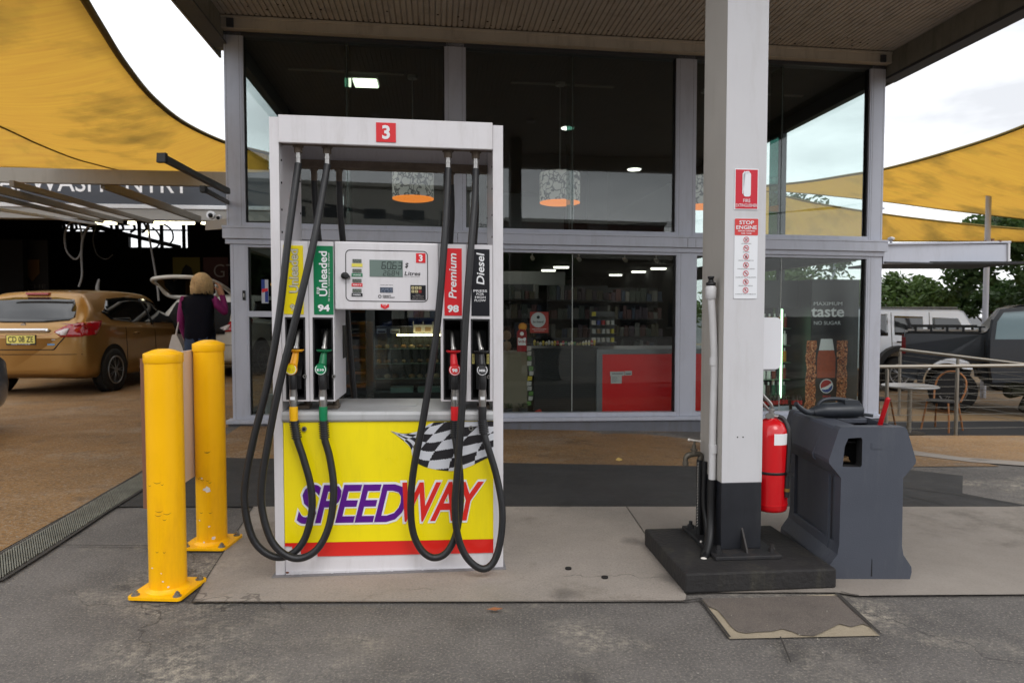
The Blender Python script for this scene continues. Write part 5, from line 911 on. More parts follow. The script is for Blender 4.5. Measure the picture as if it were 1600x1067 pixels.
poly([(u0 - .05, zc1 + .003), (u0 + .05, zc1 + .003), (u0 + .05, zc0), (u0 - .05, zc0)], 5); poly([(u0 - .126, .02), (u0 + .126, .02), (u0 + .122, z590), (u0 - .122, z590)], 5, y1 - .0006)
sp = random.Random(2)
for s_, e0, e1 in ((-1, -.28, -.13), (1, .13, .27)):
    pts = [(u0 + e0 * 1.0, .02)]; k = 14
    L_, R__ = [], []
    for j in range(k): z = .02 + (z540 - .02) * j / (k - 1); L_.append((u0 + e0 + sp.uniform(-.01, .02) + (.02 * j / k if s_ < 0 else 0), z)); R__.append((u0 + e1 + sp.uniform(-.015, .01), z))
    poly(L_ + R__[::-1], 4)
gx, gzv = at2(1290.5, 603); gr = .078
def arc(a0, a1, r_=gr, n_=16): return [(gx + r_ * math.cos(math.radians(a0 + (a1 - a0) * k / n_)), gzv + r_ * math.sin(math.radians(a0 + (a1 - a0) * k / n_))) for k in range(n_ + 1)]
poly(arc(0, 360, gr + .009, 40)[:-1], 1, y1 - .0012); poly(arc(32, 200, gr) + [(gx - .02, gzv - .01), (gx + .025, gzv + .012)], 3, y1 - .002); poly(arc(212, 372, gr) + [(gx + .02, gzv - .035), (gx - .02, gzv - .042)], 6, y1 - .002)
u, z = at2(1291.5, 619); b.text('MAX', (u, y1 - .0016, z), h=.030, w=.11, m=3, off=.03); u, z = at2(1291.5, 625); b.text('NO SUGAR COLA', (u, y1 - .0016, z), h=.010, w=.13, m=1); b.build('advert', [ad, adw, adb, adr, m, ad, adu], fr_, recalc=False)
u, z = at2(1219, 451)
for i, (u, v, s_) in enumerate([(6.07, .30, 1), (6.22, .36, 1), (6.37, .42, 1), (6.52, .36, .95)]):
    t = onshop('bottle_pack', u, v, .022, 'shrink wrapped pack of dark soft drink bottles with red labels on the shop floor', 'drink pack', 'bottle packs below the fridge'); b = MB()
    for q in range(3): x_ = -.045 + q * .045; b.lathe([(.021, 0), (.022, .13), (.020, .17), (.010, .215), (.010, .235)], (x_, 0, 0), n=10, m=0); b.lathe([(.0225, .12), (.0225, .17)], (x_, 0, 0), n=10, m=1)
    b.box(-.07, .07, -.026, -.024, .0, .10, 2); b.build('pack', [M('cola', (30, 16, 14), .2), M('cola_red', (190, 20, 26), .4), M('wrap', (186, 196, 210), .3)], t)
# ------------------------------------------------------------------ vehicles
def car_body(stations, nring=8, sub=4):
    """stations: (y, half width, sill z, bumper/belt z, half roof width, roof z); returns a lofted shell"""
    rings = []
    for (y, w, z0, zb, wr, zr) in stations:
        cab = zr - zb > .06
        pts = [(0.0, z0), (w * .80, z0), (w * .965, z0 + .07), (w, z0 + .20), (w * 1.0, (z0 + zb) / 2 + .06), (w * .985, zb - .05), (w * .955, zb + (.01 if cab else -.01)),
               ((w * .955 * .5 + wr * .5) + .012 if cab else wr * .98, (zb + zr) / 2), (wr, zr - .055 if cab else zr - .012), (wr * .86, zr - .012), (wr * .45, zr + .008), (0.0, zr + .012)]
        rings.append([Vector((x, y, z)) for x, z in pts])
    # smooth along both directions
    R2 = [catmull(r, 3) for r in rings]; m = len(R2[0]); cols = [catmull([r[j] for r in R2], sub) for j in range(m)]; n = len(cols[0])
    vs, fs = [], []
    grid = [[cols[j][i] for j in range(m)] for i in range(n)]
    full = [g + [Vector((-p.x, p.y, p.z)) for p in reversed(g[1:-1])] for g in grid]; k = len(full[0])
    for g in full: vs += [(max(-2, min(2, p.x)), p.y, p.z) for p in g]
    fs = [(i * k + j, i * k + (j + 1) % k, (i + 1) * k + (j + 1) % k, (i + 1) * k + j) for i in range(n - 1) for j in range(k)]
    fs.append(tuple(range(k - 1, -1, -1))); fs.append(tuple(range((n - 1) * k, n * k)))
    return vs, fs
carglass = M('car_glass', (14, 16, 17), .06, spec=.8, coat=.6); tyre = M('tyre', (22, 22, 23), .8, bump=.2, bs=60); alloy = M('alloy', (150, 150, 152), .3, .8); chrome = M('chrome', (210, 210, 212), .12, 1.0); wellm = M('wheel_well', (10, 10, 11), .9); trimk = M('trim_black', (22, 23, 25), .5)
tlr = M('tail_red', (150, 8, 20), .12, coat=.8, emit=(120, 6, 14), es=.10); tlc = M('tail_clear', (200, 190, 190), .12, coat=.8)
def wheel(parent, x, y, r, w=.20, spokes=7, rimr=.66, rm=None):
    s_ = 1 if x > 0 else -1; t = MB(); t.lathe([(r * rimr, -w / 2), (r * .93, -w / 2), (r, -w / 2 + .03), (r, w / 2 - .03), (r * .93, w / 2), (r * rimr, w / 2)], (x, y, r), n=36, axis='x'); o = t.build('wheel', [tyre], parent)
    b = MB(); xo = x + s_ * (w / 2 - .012); b.cyl((xo - s_ * .022, y, r), (xo - s_ * .018, y, r), r * rimr, n=30, m=1)
    b.lathe([(r * rimr, -.02), (r * rimr, .02), (r * (rimr - .06), .018), (r * (rimr - .06), -.02)], (xo, y, r), n=36, axis='x')
    for k in range(spokes):
        a = 6.283 * k / spokes
        for da in (-.13, .13):
            p = V3((xo, y + .03 * math.cos(a), r + .03 * math.sin(a))); q = V3((xo, y + r * (rimr - .03) * math.cos(a + da), r + r * (rimr - .03) * math.sin(a + da))); b.cyl(p, q, .016, .013, n=6)
    b.cyl((xo - s_ * .02, y, r), (xo + s_ * .015, y, r), .05, n=16); b.build('rim', [rm or alloy, wellm], o); return o
def arch(parent, x, y, r, name='wheel_arch'):
    s_ = 1 if x > 0 else -1; b = MB(); b.add([(x + s_ * .004, y + r * math.cos(6.283 * k / 32), r * .92 + r * math.sin(6.283 * k / 32)) for k in range(32)], [tuple(range(32))]); b.add([(x + s_ * .004 - s_ * .12, y + r * math.cos(6.283 * k / 32), r * .92 + r * math.sin(6.283 * k / 32)) for k in range(32)], [tuple(range(32))]); b.build(name, [wellm], parent, recalc=False)
HATCH = [(0, .52, .38, .80, .50, .84), (.03, .72, .32, .93, .68, .97), (.09, .81, .29, 1.00, .71, 1.05), (.16, .85, .26, 1.04, .71, 1.15), (.30, .875, .24, 1.05, .67, 1.34), (.44, .882, .22, 1.045, .63, 1.470), (.62, .885, .21, 1.03, .61, 1.50), (1.0, .885, .20, 1.01, .60, 1.525), (1.7, .885, .20, .98, .60, 1.54), (2.35, .885, .20, .95, .59, 1.50), (2.75, .885, .20, .92, .57, 1.36), (3.15, .885, .20, .92, .60, 1.12), (3.4, .88, .20, .90, .66, .985), (3.9, .86, .21, .80, .62, .86), (4.15, .78, .25, .68, .55, .72), (4.25, .60, .35, .55, .45, .58)]
def hatch(name, paint, loc, rz, label, cat='car', group=None, plate=True, open_tail=False, front=True):
    t = empty(name, loc, rz, label, cat, group); vs, fs = car_body(HATCH)
    b = MB(); b.add(vs, fs, 0, True); body = b.build('body', [paint], t); bvh = BVHTree.FromPolygons([Vector(v) for v in vs], fs)
    side = [(.60, 1.20), (.80, 1.08), (1.35, 1.04), (2.95, 1.00), (3.02, 1.03), (2.62, 1.33), (2.2, 1.42), (1.5, 1.44), (.95, 1.40), (.72, 1.24)]
    for s_ in (1, -1):
        decal('side_window', bvh, side, 'x', s_, carglass, t); arch(t, s_ * .886, .72, .375); arch(t, s_ * .886, 3.38, .375)
        wheel(t, s_ * .815, .72, .325); wheel(t, s_ * .815, 3.38, .325)
        decal('tail_lamp', bvh, [(s_ * p, q) for p, q in [(.45, .92), (.55, .845), (.80, .845), (.86, .94), (.87, 1.055), (.74, 1.045), (.58, 1.0)]], 'y', -1, tlr, t, off=.012)
        decal('tail_lamp_side', bvh, [(.0, .85), (.28, .87), (.50, 1.075), (.26, 1.06), (.05, 1.03)], 'x', s_, tlr, t, off=.008)
        decal('reverse_lamp', bvh, [(s_ * p, q) for p, q in [(.475, .912), (.555, .868), (.62, .87), (.66, .97), (.60, .965)]], 'y', -1, tlc, t, off=.022)
        b = MB(); b.tube([(s_ * .885, 1.32, .86), (s_ * .905, 1.36, .87), (s_ * .905, 1.44, .87), (s_ * .885, 1.48, .86)], .012, n=8); b.build('door_handle', [paint], t)
        for yy_ in (1.10, 2.02): decal('door_seam', bvh, [(yy_, .30), (yy_ + .012, .30), (yy_ + .012, .97), (yy_, .97)], 'x', s_, wellm, t, off=.002, thick=.002)
        decal('window_pillar', bvh, [(1.98, .99), (2.05, .99), (2.00, 1.42), (1.95, 1.42)], 'x', s_, trimk, t, off=.008)
        b = MB(); b.sph((s_ * .97, 2.85, .99), .5, (.20, .10, .15), n=10); b.build('door_mirror', [paint], t)
    if not open_tail:
        decal('rear_window', bvh, [(-.66, 1.13), (-.60, 1.08), (-.30, 1.05), (.30, 1.05), (.60, 1.08), (.66, 1.13), (.63, 1.26), (.55, 1.38), (.30, 1.41), (-.30, 1.41), (-.55, 1.38), (-.63, 1.26)], 'y', -1, carglass, t, off=.006)
        decal('chrome_bar', bvh, [(-.40, .945), (-.37, .910), (.37, .910), (.40, .945), (.36, .965), (-.36, .965)], 'y', -1, chrome, t, off=.018)
        decal('tailgate_seam', bvh, [(-.45, .66), (.45, .66), (.60, .84), (.59, .85), (.44, .672), (-.44, .672), (-.59, .85), (-.60, .84)], 'y', -1, wellm, t, off=.003, thick=.002)
        b = MB(); b.cyl((0, .12, 1.01), (0, .045, 1.005), .038, n=20); b.build('emblem', [chrome], t)
        b = MB(); b.tube([(.12, .155, 1.10), (.0, .165, 1.12), (-.26, .165, 1.11)], .016, n=6); b.build('rear_wiper', [trimk], t)
        b = MB(); b.box(-.16, .16, .36, .44, 1.452, 1.480); b.build('brake_lamp', [tlr], t)
        
    decal('bumper_seam', bvh, [(-.80, .595), (.80, .595), (.80, .603), (-.80, .603)], 'y', -1, wellm, t, off=.003, thick=.002)
    if plate:
        b = MB(); b.box(-.205, .205, -.012, .03, .735, .875, 0); b.box(-.195, .195, -.0145, -.012, .757, .868, 1); b.text('CD 08 ZE', (0, -.0165, .814), h=.082, w=.350, m=2, off=.015); b.text('DRIVE WITH CARE', (0, -.0165, .746), h=.012, w=.26, m=3, off=.01); b.build('number_plate', [trimk, M('plate_yellow', (226, 214, 110), .5), ink, lwht], t)
        b = MB(); b.box(.36, .46, -.004, .02, .73, .75, 0); b.box(.42, .47, -.004, .02, .80, .812, 1); b.build('badge', [M('badge_blue', (90, 150, 200), .3), chrome], t)
    return t, bvh
gold = M('paint_gold', (164, 124, 66), .34, .5, coat=.6, var=.03, vs=2)
hatch('parked_hatchback', gold, (-6.92, 9.62, 0.006), .03, 'gold hatchback seen from behind with yellow number plate and red tail lamps')
silver = M('paint_grey', (112, 118, 128), .3, .5, coat=1.0)
hatch('parked_car', silver, (-5.88, 2.74, 0.006), 0.0, 'grey car whose bumper corner just enters the frame at the far left edge', plate=False)
whitep = M('paint_white', (206, 204, 196), .3, 0, coat=.8)
t, bv = hatch('open_hatchback', whitep, (-5.75, 12.4, 0.006), -.12, 'white hatchback with its tailgate raised, behind the woman', plate=False, open_tail=True)
decal('boot_opening', bv, [(-.56, .80), (.56, .80), (.62, 1.02), (.56, 1.38), (-.56, 1.38), (-.62, 1.02)], 'y', -1, wellm, t, off=.02)
b = MB(); b.tube([(-.52, .40, 1.50), (-.58, .0, 1.64), (-.52, -.44, 1.76), (-.2, -.58, 1.80), (.2, -.58, 1.80), (.52, -.42, 1.76), (.58, .0, 1.64), (.52, .40, 1.50)], .036, n=10); b.tube([(-.55, -.2, 1.68), (-.40, -.05, 1.48), (.40, -.05, 1.48), (.55, -.2, 1.68)], .040, n=10); g = b.build('tailgate', [whitep], t)
b = MB(); b.add([(-.50, -.40, 1.75), (.50, -.40, 1.75), (.42, -.08, 1.50), (-.42, -.08, 1.50)], [(0, 1, 2, 3)]); b.build('tailgate_window', [carglass], g, recalc=False)
b = MB(); b.cyl((0, -.60, 1.79), (0, -.56, 1.75), .03, n=10); b.build('tailgate_latch', [trimk], g)
# boxy white off-road car and dark pickup beyond the fence; their length runs along x
LY = -.62
def longcar(outline, w, mats, t, taper=.10, zt=.95):
    """a side outline (y forward, z) given width, narrowing above the belt"""
    vs, fs = [], []; n = len(outline); lev = [-1, -.97, 0, .97, 1]
    for k, s_ in enumerate(lev):
        for (y, z) in outline:
            hw2 = w * (.94 if abs(s_) == 1 else 1.0); q = hw2 - (max(0, z - zt) * taper); zz = z; 
            if abs(s_) == 1: yc = sum(p[0] for p in outline) / n; zc2 = .9; y2 = y + (yc - y) * .006; zz = z + (zc2 - z) * .02
            else: y2 = y
            vs.append(((1 if s_ > 0 else -1 if s_ < 0 else 0) * (q if abs(s_) < 1 else q + .03), y2, zz))
    for k in range(4): fs += [(k * n + i, k * n + (i + 1) % n, (k + 1) * n + (i + 1) % n, (k + 1) * n + i) for i in range(n)]
    fs += [tuple(range(n - 1, -1, -1)), tuple(range(4 * n, 5 * n))]
    b = MB(); b.add(vs, fs, 0); o = b.build('body', mats, t, bevel=.03, segs=3); return o, BVHTree.FromPolygons([Vector(v) for v in vs], fs)
def arcpts(cy, r, z0=.36, n=10, rev=False):
    p = [(cy + r * math.cos(math.pi * k / n), z0 + r * math.sin(math.pi * k / n)) for k in range(n + 1)]; return p if not rev else p[::-1]
offw = M('paint_offwhite', (232, 240, 252), .35, 0, coat=.7)
t = empty('off_road_car', (8.05, 16.6, LY), -math.pi / 2 + .03, 'boxy white off road car with dark windows behind the dark pickup', 'car')
ol = [(0, .5), (0, 1.86), (.08, 1.90), (2.30, 1.88), (2.42, 1.84), (2.80, 1.22), (4.15, 1.12), (4.22, 1.0), (4.22, .55)] + arcpts(3.35, .46, .5) + arcpts(.85, .46, .5)
body, bv = longcar(ol, .90, [offw], t)
for s_ in (-1, 1):
    wheel(t, s_ * .82, .85, .40, .26, 5, .6); wheel(t, s_ * .82, 3.35, .40, .26, 5, .6)
    for nm, pl in (('rear_quarter_window', [(.06, 1.28), (.62, 1.28), (.62, 1.78), (.06, 1.78)]), ('side_window', [(.78, 1.30), (1.45, 1.26), (1.45, 1.72), (.78, 1.74)]), ('side_window', [(1.68, 1.26), (2.50, 1.26), (2.28, 1.68), (1.68, 1.70)])): decal(nm, bv, pl, 'x', s_, carglass, t)
    b = MB(); o1 = [(.85 + .58 * math.cos(math.pi * k / 12), .48 + .58 * math.sin(math.pi * k / 12)) for k in range(13)]; o2 = [(.85 + .46 * math.cos(math.pi * k / 12), .48 + .46 * math.sin(math.pi * k / 12)) for k in range(12, -1, -1)]
    b.prism(o1 + o2, 'x', s_ * .80, s_ * 1.02); b.build('wheel_flare', [trimk], t); b = MB(); b.prism([(y + 2.5, z) for y, z in o1 + o2], 'x', s_ * .80, s_ * 1.02); b.build('wheel_flare', [trimk], t)
    for y_ in (.70, 1.60): decal('door_seam', bv, [(y_, .6), (y_ + .014, .6), (y_ + .014, 1.82), (y_, 1.82)], 'x', s_, wellm, t, off=.002, thick=.002)
    b = MB(); b.tube([(s_ * .90, .80, 1.14), (s_ * .935, .84, 1.14), (s_ * .935, .98, 1.14), (s_ * .90, 1.02, 1.14)], .018, n=6); b.build('door_handle', [trimk], t)
b = MB(); b.box(-.78, .78, .05, 2.30, 1.895, 1.945); b.build('roof_panel', [M('roof_grey', (86, 90, 92), .5)], t, bevel=.02)
b = MB(); b.lathe([(.18, 0), (.38, .02), (.40, .08), (.40, .18), (.36, .22)], (0, -.22, 1.05), n=28, axis='y'); b.build('spare_wheel', [tyre], t)
dkp = M('paint_slate', (28, 33, 40), .5, .1, coat=.3, var=.03, vs=2)
t = empty('pickup_truck', (7.78, 13.61, LY), -math.pi / 2 - .52, 'dark slate pickup truck with a side door open beyond the fence', 'pickup truck')
ol = [(0, .62), (.02, 1.22), (.05, 1.45), (1.25, 1.45), (1.30, 1.47), (1.62, 1.90), (1.78, 1.95), (3.10, 1.95), (3.30, 1.90), (3.95, 1.32), (5.0, 1.18), (5.12, 1.0), (5.12, .60)] + arcpts(4.20, .48, .55) + arcpts(.82, .48, .55)
body, bv = longcar(ol, .93, [dkp], t, .16, 1.2)
for s_ in (-1, 1):
    wheel(t, s_ * .84, .82, .39, .26, 6, .6); wheel(t, s_ * .84, 4.20, .39, .26, 6, .6)
    decal('side_window', bv, [(1.62, 1.40), (1.86, 1.84), (2.40, 1.84), (2.40, 1.40)], 'x', s_, carglass, t); decal('side_window', bv, [(2.50, 1.40), (2.50, 1.84), (3.16, 1.84), (3.66, 1.40)], 'x', s_, carglass, t)
    for y_ in (1.28, 2.44, 3.7): decal('door_seam', bv, [(y_, .6), (y_ + .014, .6), (y_ + .014, 1.36), (y_, 1.36)], 'x', s_, wellm, t, off=.002, thick=.002)
    b = MB(); o1 = [(.82 + .56 * math.cos(math.pi * k / 14), .52 + .56 * math.sin(math.pi * k / 14)) for k in range(15)]; o2 = [(.82 + .47 * math.cos(math.pi * k / 14), .52 + .47 * math.sin(math.pi * k / 14)) for k in range(14, -1, -1)]
    b.prism(o1 + o2, 'x', s_ * .88, s_ * .985); b.build('wheel_flare', [dkp], t); b = MB(); b.prism([(y + 3.38, z) for y, z in o1 + o2], 'x', s_ * .88, s_ * .985); b.build('wheel_flare', [dkp], t)
    b = MB(); b.prism([(-.005, 1.05), (.07, 1.05), (.06, 1.36), (-.005, 1.36)], 'x', s_ * .84, s_ * .945); b.build('tail_lamp', [M('tail_dark', (90, 8, 14), .2, coat=.6)], t)
    b = MB(); b.tube([(s_ * .93, 1.38, 1.24), (s_ * .97, 1.44, 1.24), (s_ * .97, 1.62, 1.24), (s_ * .93, 1.68, 1.24)], .018, n=6); b.build('door_handle', [trimk], t)
b = MB(); b.box(-.80, .80, .10, 1.24, 1.455, 1.475)
for s_ in (-.78, .78):
    b.box(s_ - .02, s_ + .02, .15, 1.30, 1.54, 1.57); 
    for k in range(5): b.box(s_ - .015, s_ + .015, .2 + k * .25, .24 + k * .25, 1.475, 1.54)
b.build('bed_rack', [trimk], t)
# the opened door: hinged at the front, standing out towards the fence
dr = MB(); th = .55
def dp(a, z, o=0): return (.95 + a * math.sin(th) + o * math.cos(th), 2.20 - a * math.cos(th) + o * math.sin(th), z)
for (o1, o2) in ((-.03, .03),):
    base = [(0, .62), (1.0, .62), (1.06, .95), (1.06, 1.36), (0, 1.36)]; dr.add([dp(a, z, o1) for a, z in base] + [dp(a, z, o2) for a, z in base], [tuple(range(5)), tuple(range(9, 4, -1))] + [(i, (i + 1) % 5, 5 + (i + 1) % 5, 5 + i) for i in range(5)])
    for fr2 in ([(0, 1.361), (.10, 1.361), (.10, 1.93), (0, 1.93)], [(.98, 1.361), (1.06, 1.361), (1.02, 1.70), (.90, 1.88), (.84, 1.82), (.95, 1.66)], [(.101, 1.87), (.84, 1.82), (.90, 1.88), (.101, 1.94)]):
        k = len(fr2); dr.add([dp(a, z, o1) for a, z in fr2] + [dp(a, z, o2) for a, z in fr2], [tuple(range(k)), tuple(range(2 * k - 1, k - 1, -1))] + [(i, (i + 1) % k, k + (i + 1) % k, k + i) for i in range(k)])
dn = dr.build('open_door', [dkp], t)
b = MB(); b.add([dp(.10, 1.36, .0), dp(.97, 1.36, .0), dp(.95, 1.66, 0), dp(.86, 1.83, 0), dp(.10, 1.87, 0)], [(0, 1, 2, 3, 4)]); b.build('door_window', [M('door_glass', (120, 140, 146), .05, .2, spec=.9)], dn, recalc=False)

# ------------------------------------------------------------------ people
def skin_person(name, joints, edges, radii, mats, matfn, root, label, sub=2):
    me = bpy.data.meshes.new(name); me.from_pydata(joints, edges, []); o = bpy.data.objects.new(name, me); COL.objects.link(o)
    sk = o.modifiers.new('skin', 'SKIN'); sk.use_smooth_shade = True
    for v, r_ in zip(me.skin_vertices[0].data, radii): v.radius = (r_, r_) if not isinstance(r_, tuple) else r_
    me.skin_vertices[0].data[root].use_root = True
    sb = o.modifiers.new('sub', 'SUBSURF'); sb.levels = sb.render_levels = sub
    dg = bpy.context.evaluated_depsgraph_get(); dg.update(); nm = bpy.data.meshes.new_from_object(o.evaluated_get(dg)); bpy.data.objects.remove(o)
    for m in mats: nm.materials.append(m)
    for p in nm.polygons: p.material_index = matfn(p.center); p.use_smooth = True
    o = bpy.data.objects.new('body', nm); COL.objects.link(o); return o
skinm = M('skin', (196, 142, 112), .55, bump=.05); mag = M('sleeve_magenta', (128, 22, 92), .8); navy = M('vest_navy', (13, 13, 22), .9, spec=.15, bump=.4, bs=30); jean = M('jeans', (48, 62, 86), .85, var=.1, vs=20); hairm = M('hair_blond', (196, 164, 118), .7, var=.25, vs=40, bump=.9, bs=60); shoe = M('shoe', (40, 36, 34), .6); olive = M('trousers_olive', (52, 54, 38), .9, var=.1, vs=20)
J, E_, R = [], [], []
def jn(p, r_, par=None):
    J.append(p); R.append(r_)
    if par is not None: E_.append((par, len(J) - 1))
    return len(J) - 1
pel = jn((0, 0, .92), (.165, .12)); wai = jn((0, 0, 1.08), (.155, .115), pel); che = jn((0, 0, 1.26), (.17, .12), wai); nb_ = jn((.005, .0, 1.385), (.085, .07), che); nk = jn((.02, .01, 1.44), .050, nb_); hd0 = jn((.035, .02, 1.50), (.072, .085), nk); hd1 = jn((.045, .02, 1.575), (.070, .085), hd0)
for s_ in (-1, 1):
    hp_ = jn((s_ * .09, 0, .84), .105, pel); kn = jn((s_ * .10, .02, .47), .068, hp_); an = jn((s_ * .10, -.01, .09), .042, kn); jn((s_ * .11, .14, .035), (.042, .030), an)
sh = jn((-.175, .0, 1.34), .066, che); el = jn((-.235, .03, 1.08), .048, sh); wr = jn((-.215, .12, .88), .033, el); pa = jn((-.21, .14, .81), (.035, .02), wr)
for k in range(4): f1 = jn((-.235 + k * .018, .155, .755), .010, pa); jn((-.235 + k * .018, .16, .725 + .004 * abs(k - 1)), .008, f1)
f1 = jn((-.18, .16, .79), .011, pa); jn((-.175, .17, .76), .009, f1)
sh = jn((.175, .0, 1.335), .066, che); el = jn((.285, .06, 1.17), .050, sh); wr = jn((.235, .10, 1.37), .034, el); pa = jn((.205, .09, 1.45), (.036, .022), wr)
for k in range(4): f1 = jn((.215 - k * .002, .07 + k * .018, 1.505), .011, pa); jn((.165, .065 + k * .018, 1.545 - .004 * k), .009, f1)
f1 = jn((.19, .05, 1.46), .012, pa); jn((.165, .04, 1.49), .010, f1)
def wm(c):
    if c.z > 1.435 and c.x < .15: return 0
    if c.x > .16 and c.z > 1.40 or (c.x < -.13 and c.z < .87 and c.z > .68 and c.y > .09): return 0
    if abs(c.x) > .178 and c.z > .86: return 1
    if c.z > .88: return 2
    if c.z > .07: return 3
    return 4
wt = empty('person', (-3.66, 8.0, 0.006), 0.0, 'woman seen from behind in dark vest over magenta sleeves, hand raised to her head', 'person')
o = skin_person('body', J, E_, R, [skinm, mag, navy, jean, shoe], wm, pel, ''); o.parent = wt
b = MB(); rs = random.Random(4); b.sph((.035, .0, 1.560), .5, (.205, .225, .20), n=20); b.sph((.02, -.035, 1.485), .5, (.20, .17, .16), n=16)
for k in range(210):
    a = rs.uniform(2.7, 6.75); q = []; ph = rs.random() * 6; e_ = rs.uniform(1.40, 1.47); am = rs.uniform(.004, .010)
    for j in range(7):
        f_ = j / 6; z = 1.655 - (1.655 - e_) * f_; R_ = .103 * min(1, math.sin(min(1.57, .25 + f_ * 2.6))) + (.012 if f_ > .6 else 0) + am * math.sin(f_ * 9 + ph); aa = a + .10 * math.sin(f_ * 7 + ph); q.append((.035 + R_ * math.cos(aa), R_ * 1.05 * math.sin(aa), z))
    b.tube(q, [.003, .0055, .0045, .002], n=5, sub=2)
b.build('hair', [hairm], wt)
b = MB(); b.cyl((.02, .10, 1.52), (.02, .125, 1.515), .012, n=8); b.sph((.005, .105, 1.545), .008, n=8); b.sph((.06, .105, 1.545), .008, n=8); b.box(.01, .055, .102, .106, 1.472, 1.478); b.build('face', [skinm], wt)
bg_ = empty('tote_bag', (-3.94, 8.0, .68), 0, 'white cloth bag with dark stripes hanging beside the woman', 'bag')
b = MB(); b.prism([(-.13, -.10), (.13, -.12), (.10, .10), (.03, .26), (-.02, .26), (-.07, .08)], 'y', -.05, .05, 0); b.prism([(-.128, -.06), (.128, -.08), (.122, -.02), (-.115, -.0)], 'y', -.053, .053, 1); b.prism([(-.105, .03), (.110, .01), (.108, .035), (-.098, .055)], 'y', -.053, .053, 2); b.build('bag', [M('canvas', (196, 188, 180), .8, var=.08, vs=20), M('bag_navy', (44, 54, 78), .8), M('bag_grey', (84, 80, 80), .8)], bg_)
b = MB(); b.tube([(-.0, 0, .25), (.02, 0, .34), (.04, .0, .42)], .010, n=6); b.build('strap', [M('strap_white', (190, 184, 178), .8)], bg_)
J, E_, R = [], [], []
pel = jn((0, .0, .42), (.16, .13)); wai = jn((.03, -.10, .62), (.14, .12), pel); che = jn((.06, -.22, .84), (.16, .12), wai); nk = jn((.07, -.30, 1.0), .055, che); hd0 = jn((.08, -.36, 1.08), (.075, .085), nk); hd1 = jn((.08, -.38, 1.17), (.07, .085), hd0)
for s_ in (-1, 1):
    hp_ = jn((s_ * .10, -.02, .40), .10, pel); kn = jn((s_ * .16, -.42, .52), .070, hp_); an = jn((s_ * .14, -.22, .10), .045, kn); jn((s_ * .15, -.38, .04), (.045, .032), an)
    sh = jn((s_ * .20, -.24, .90), .06, che); el = jn((s_ * .24, -.42, .70), .045, sh); wr = jn((s_ * .16, -.62, .66), .032, el); pa = jn((s_ * .14, -.69, .66), (.035, .02), wr)
    for k in range(4): f1 = jn((s_ * .14 + (k - 1.5) * .018, -.745, .655), .010, pa); jn((s_ * .14 + (k - 1.5) * .018, -.77, .635), .008, f1)
    f1 = jn((s_ * .10, -.71, .655), .011, pa); jn((s_ * .085, -.73, .645), .009, f1)
def cm_(c):
    if c.z > 1.0: return 0
    if c.y < -.60: return 0
    if c.z > .60 and c.y > -.6: return 1
    return 2 if c.z > .09 else 3
pt_ = empty('person', (8.75, 12.0, LY + .006), 1.2, 'person crouching in olive trousers beneath the open pickup door', 'person')
o = skin_person('body', J, E_, R, [skinm, M('shirt_dark', (30, 32, 34), .8), olive, shoe], cm_, pel, ''); o.parent = pt_
b = MB(); b.sph((.08, -.36, 1.19), .5, (.19, .21, .18), n=14); b.build('hair', [M('hair_dark', (40, 30, 24), .8)], pt_)

# ------------------------------------------------------------------ car wash on the left
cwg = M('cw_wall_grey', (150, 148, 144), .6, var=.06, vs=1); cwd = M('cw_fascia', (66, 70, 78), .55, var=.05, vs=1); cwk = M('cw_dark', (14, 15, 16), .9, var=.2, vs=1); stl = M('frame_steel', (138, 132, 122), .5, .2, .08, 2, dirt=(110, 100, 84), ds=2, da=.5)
cwf = M('cw_floor', (60, 54, 48), .6, var=.2, vs=1); trw = M('trim_white', (216, 218, 222), .5)
PV = V3((-7.5, 13.0, 0)); CR_ = .10; LP_ = PV - Matrix.Rotation(CR_, 3, 'Z') @ PV
cw_ = empty('car_wash', LP_, CR_, 'open fronted dark car wash building with grey fascia and white lettering', 'building')
def part(name, mats, fn, parent, **k): b = MB(); fn(b); return b.build(name, mats, parent, **k)
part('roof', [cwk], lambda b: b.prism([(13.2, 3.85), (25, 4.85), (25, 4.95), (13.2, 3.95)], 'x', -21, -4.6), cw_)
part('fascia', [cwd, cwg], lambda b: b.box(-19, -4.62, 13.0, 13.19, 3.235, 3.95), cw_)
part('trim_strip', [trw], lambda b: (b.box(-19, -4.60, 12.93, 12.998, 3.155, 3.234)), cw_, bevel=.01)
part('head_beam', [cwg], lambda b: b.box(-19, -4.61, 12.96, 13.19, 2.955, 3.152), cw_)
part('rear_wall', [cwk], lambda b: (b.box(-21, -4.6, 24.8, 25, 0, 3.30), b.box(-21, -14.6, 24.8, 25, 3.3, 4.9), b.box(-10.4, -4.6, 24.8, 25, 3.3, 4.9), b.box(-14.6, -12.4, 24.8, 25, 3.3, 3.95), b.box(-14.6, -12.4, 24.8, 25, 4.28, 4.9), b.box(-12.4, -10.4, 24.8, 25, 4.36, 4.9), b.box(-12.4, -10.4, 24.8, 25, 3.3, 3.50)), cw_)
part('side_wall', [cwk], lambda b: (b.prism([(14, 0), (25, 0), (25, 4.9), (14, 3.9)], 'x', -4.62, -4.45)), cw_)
part('left_wall', [cwk], lambda b: (b.prism([(13.2, 0), (25, 0), (25, 4.9), (13.2, 3.9)], 'x', -19.2, -19.02), b.box(-19.02, -12.6, 19.0, 19.2, 0, 3.15)), cw_)
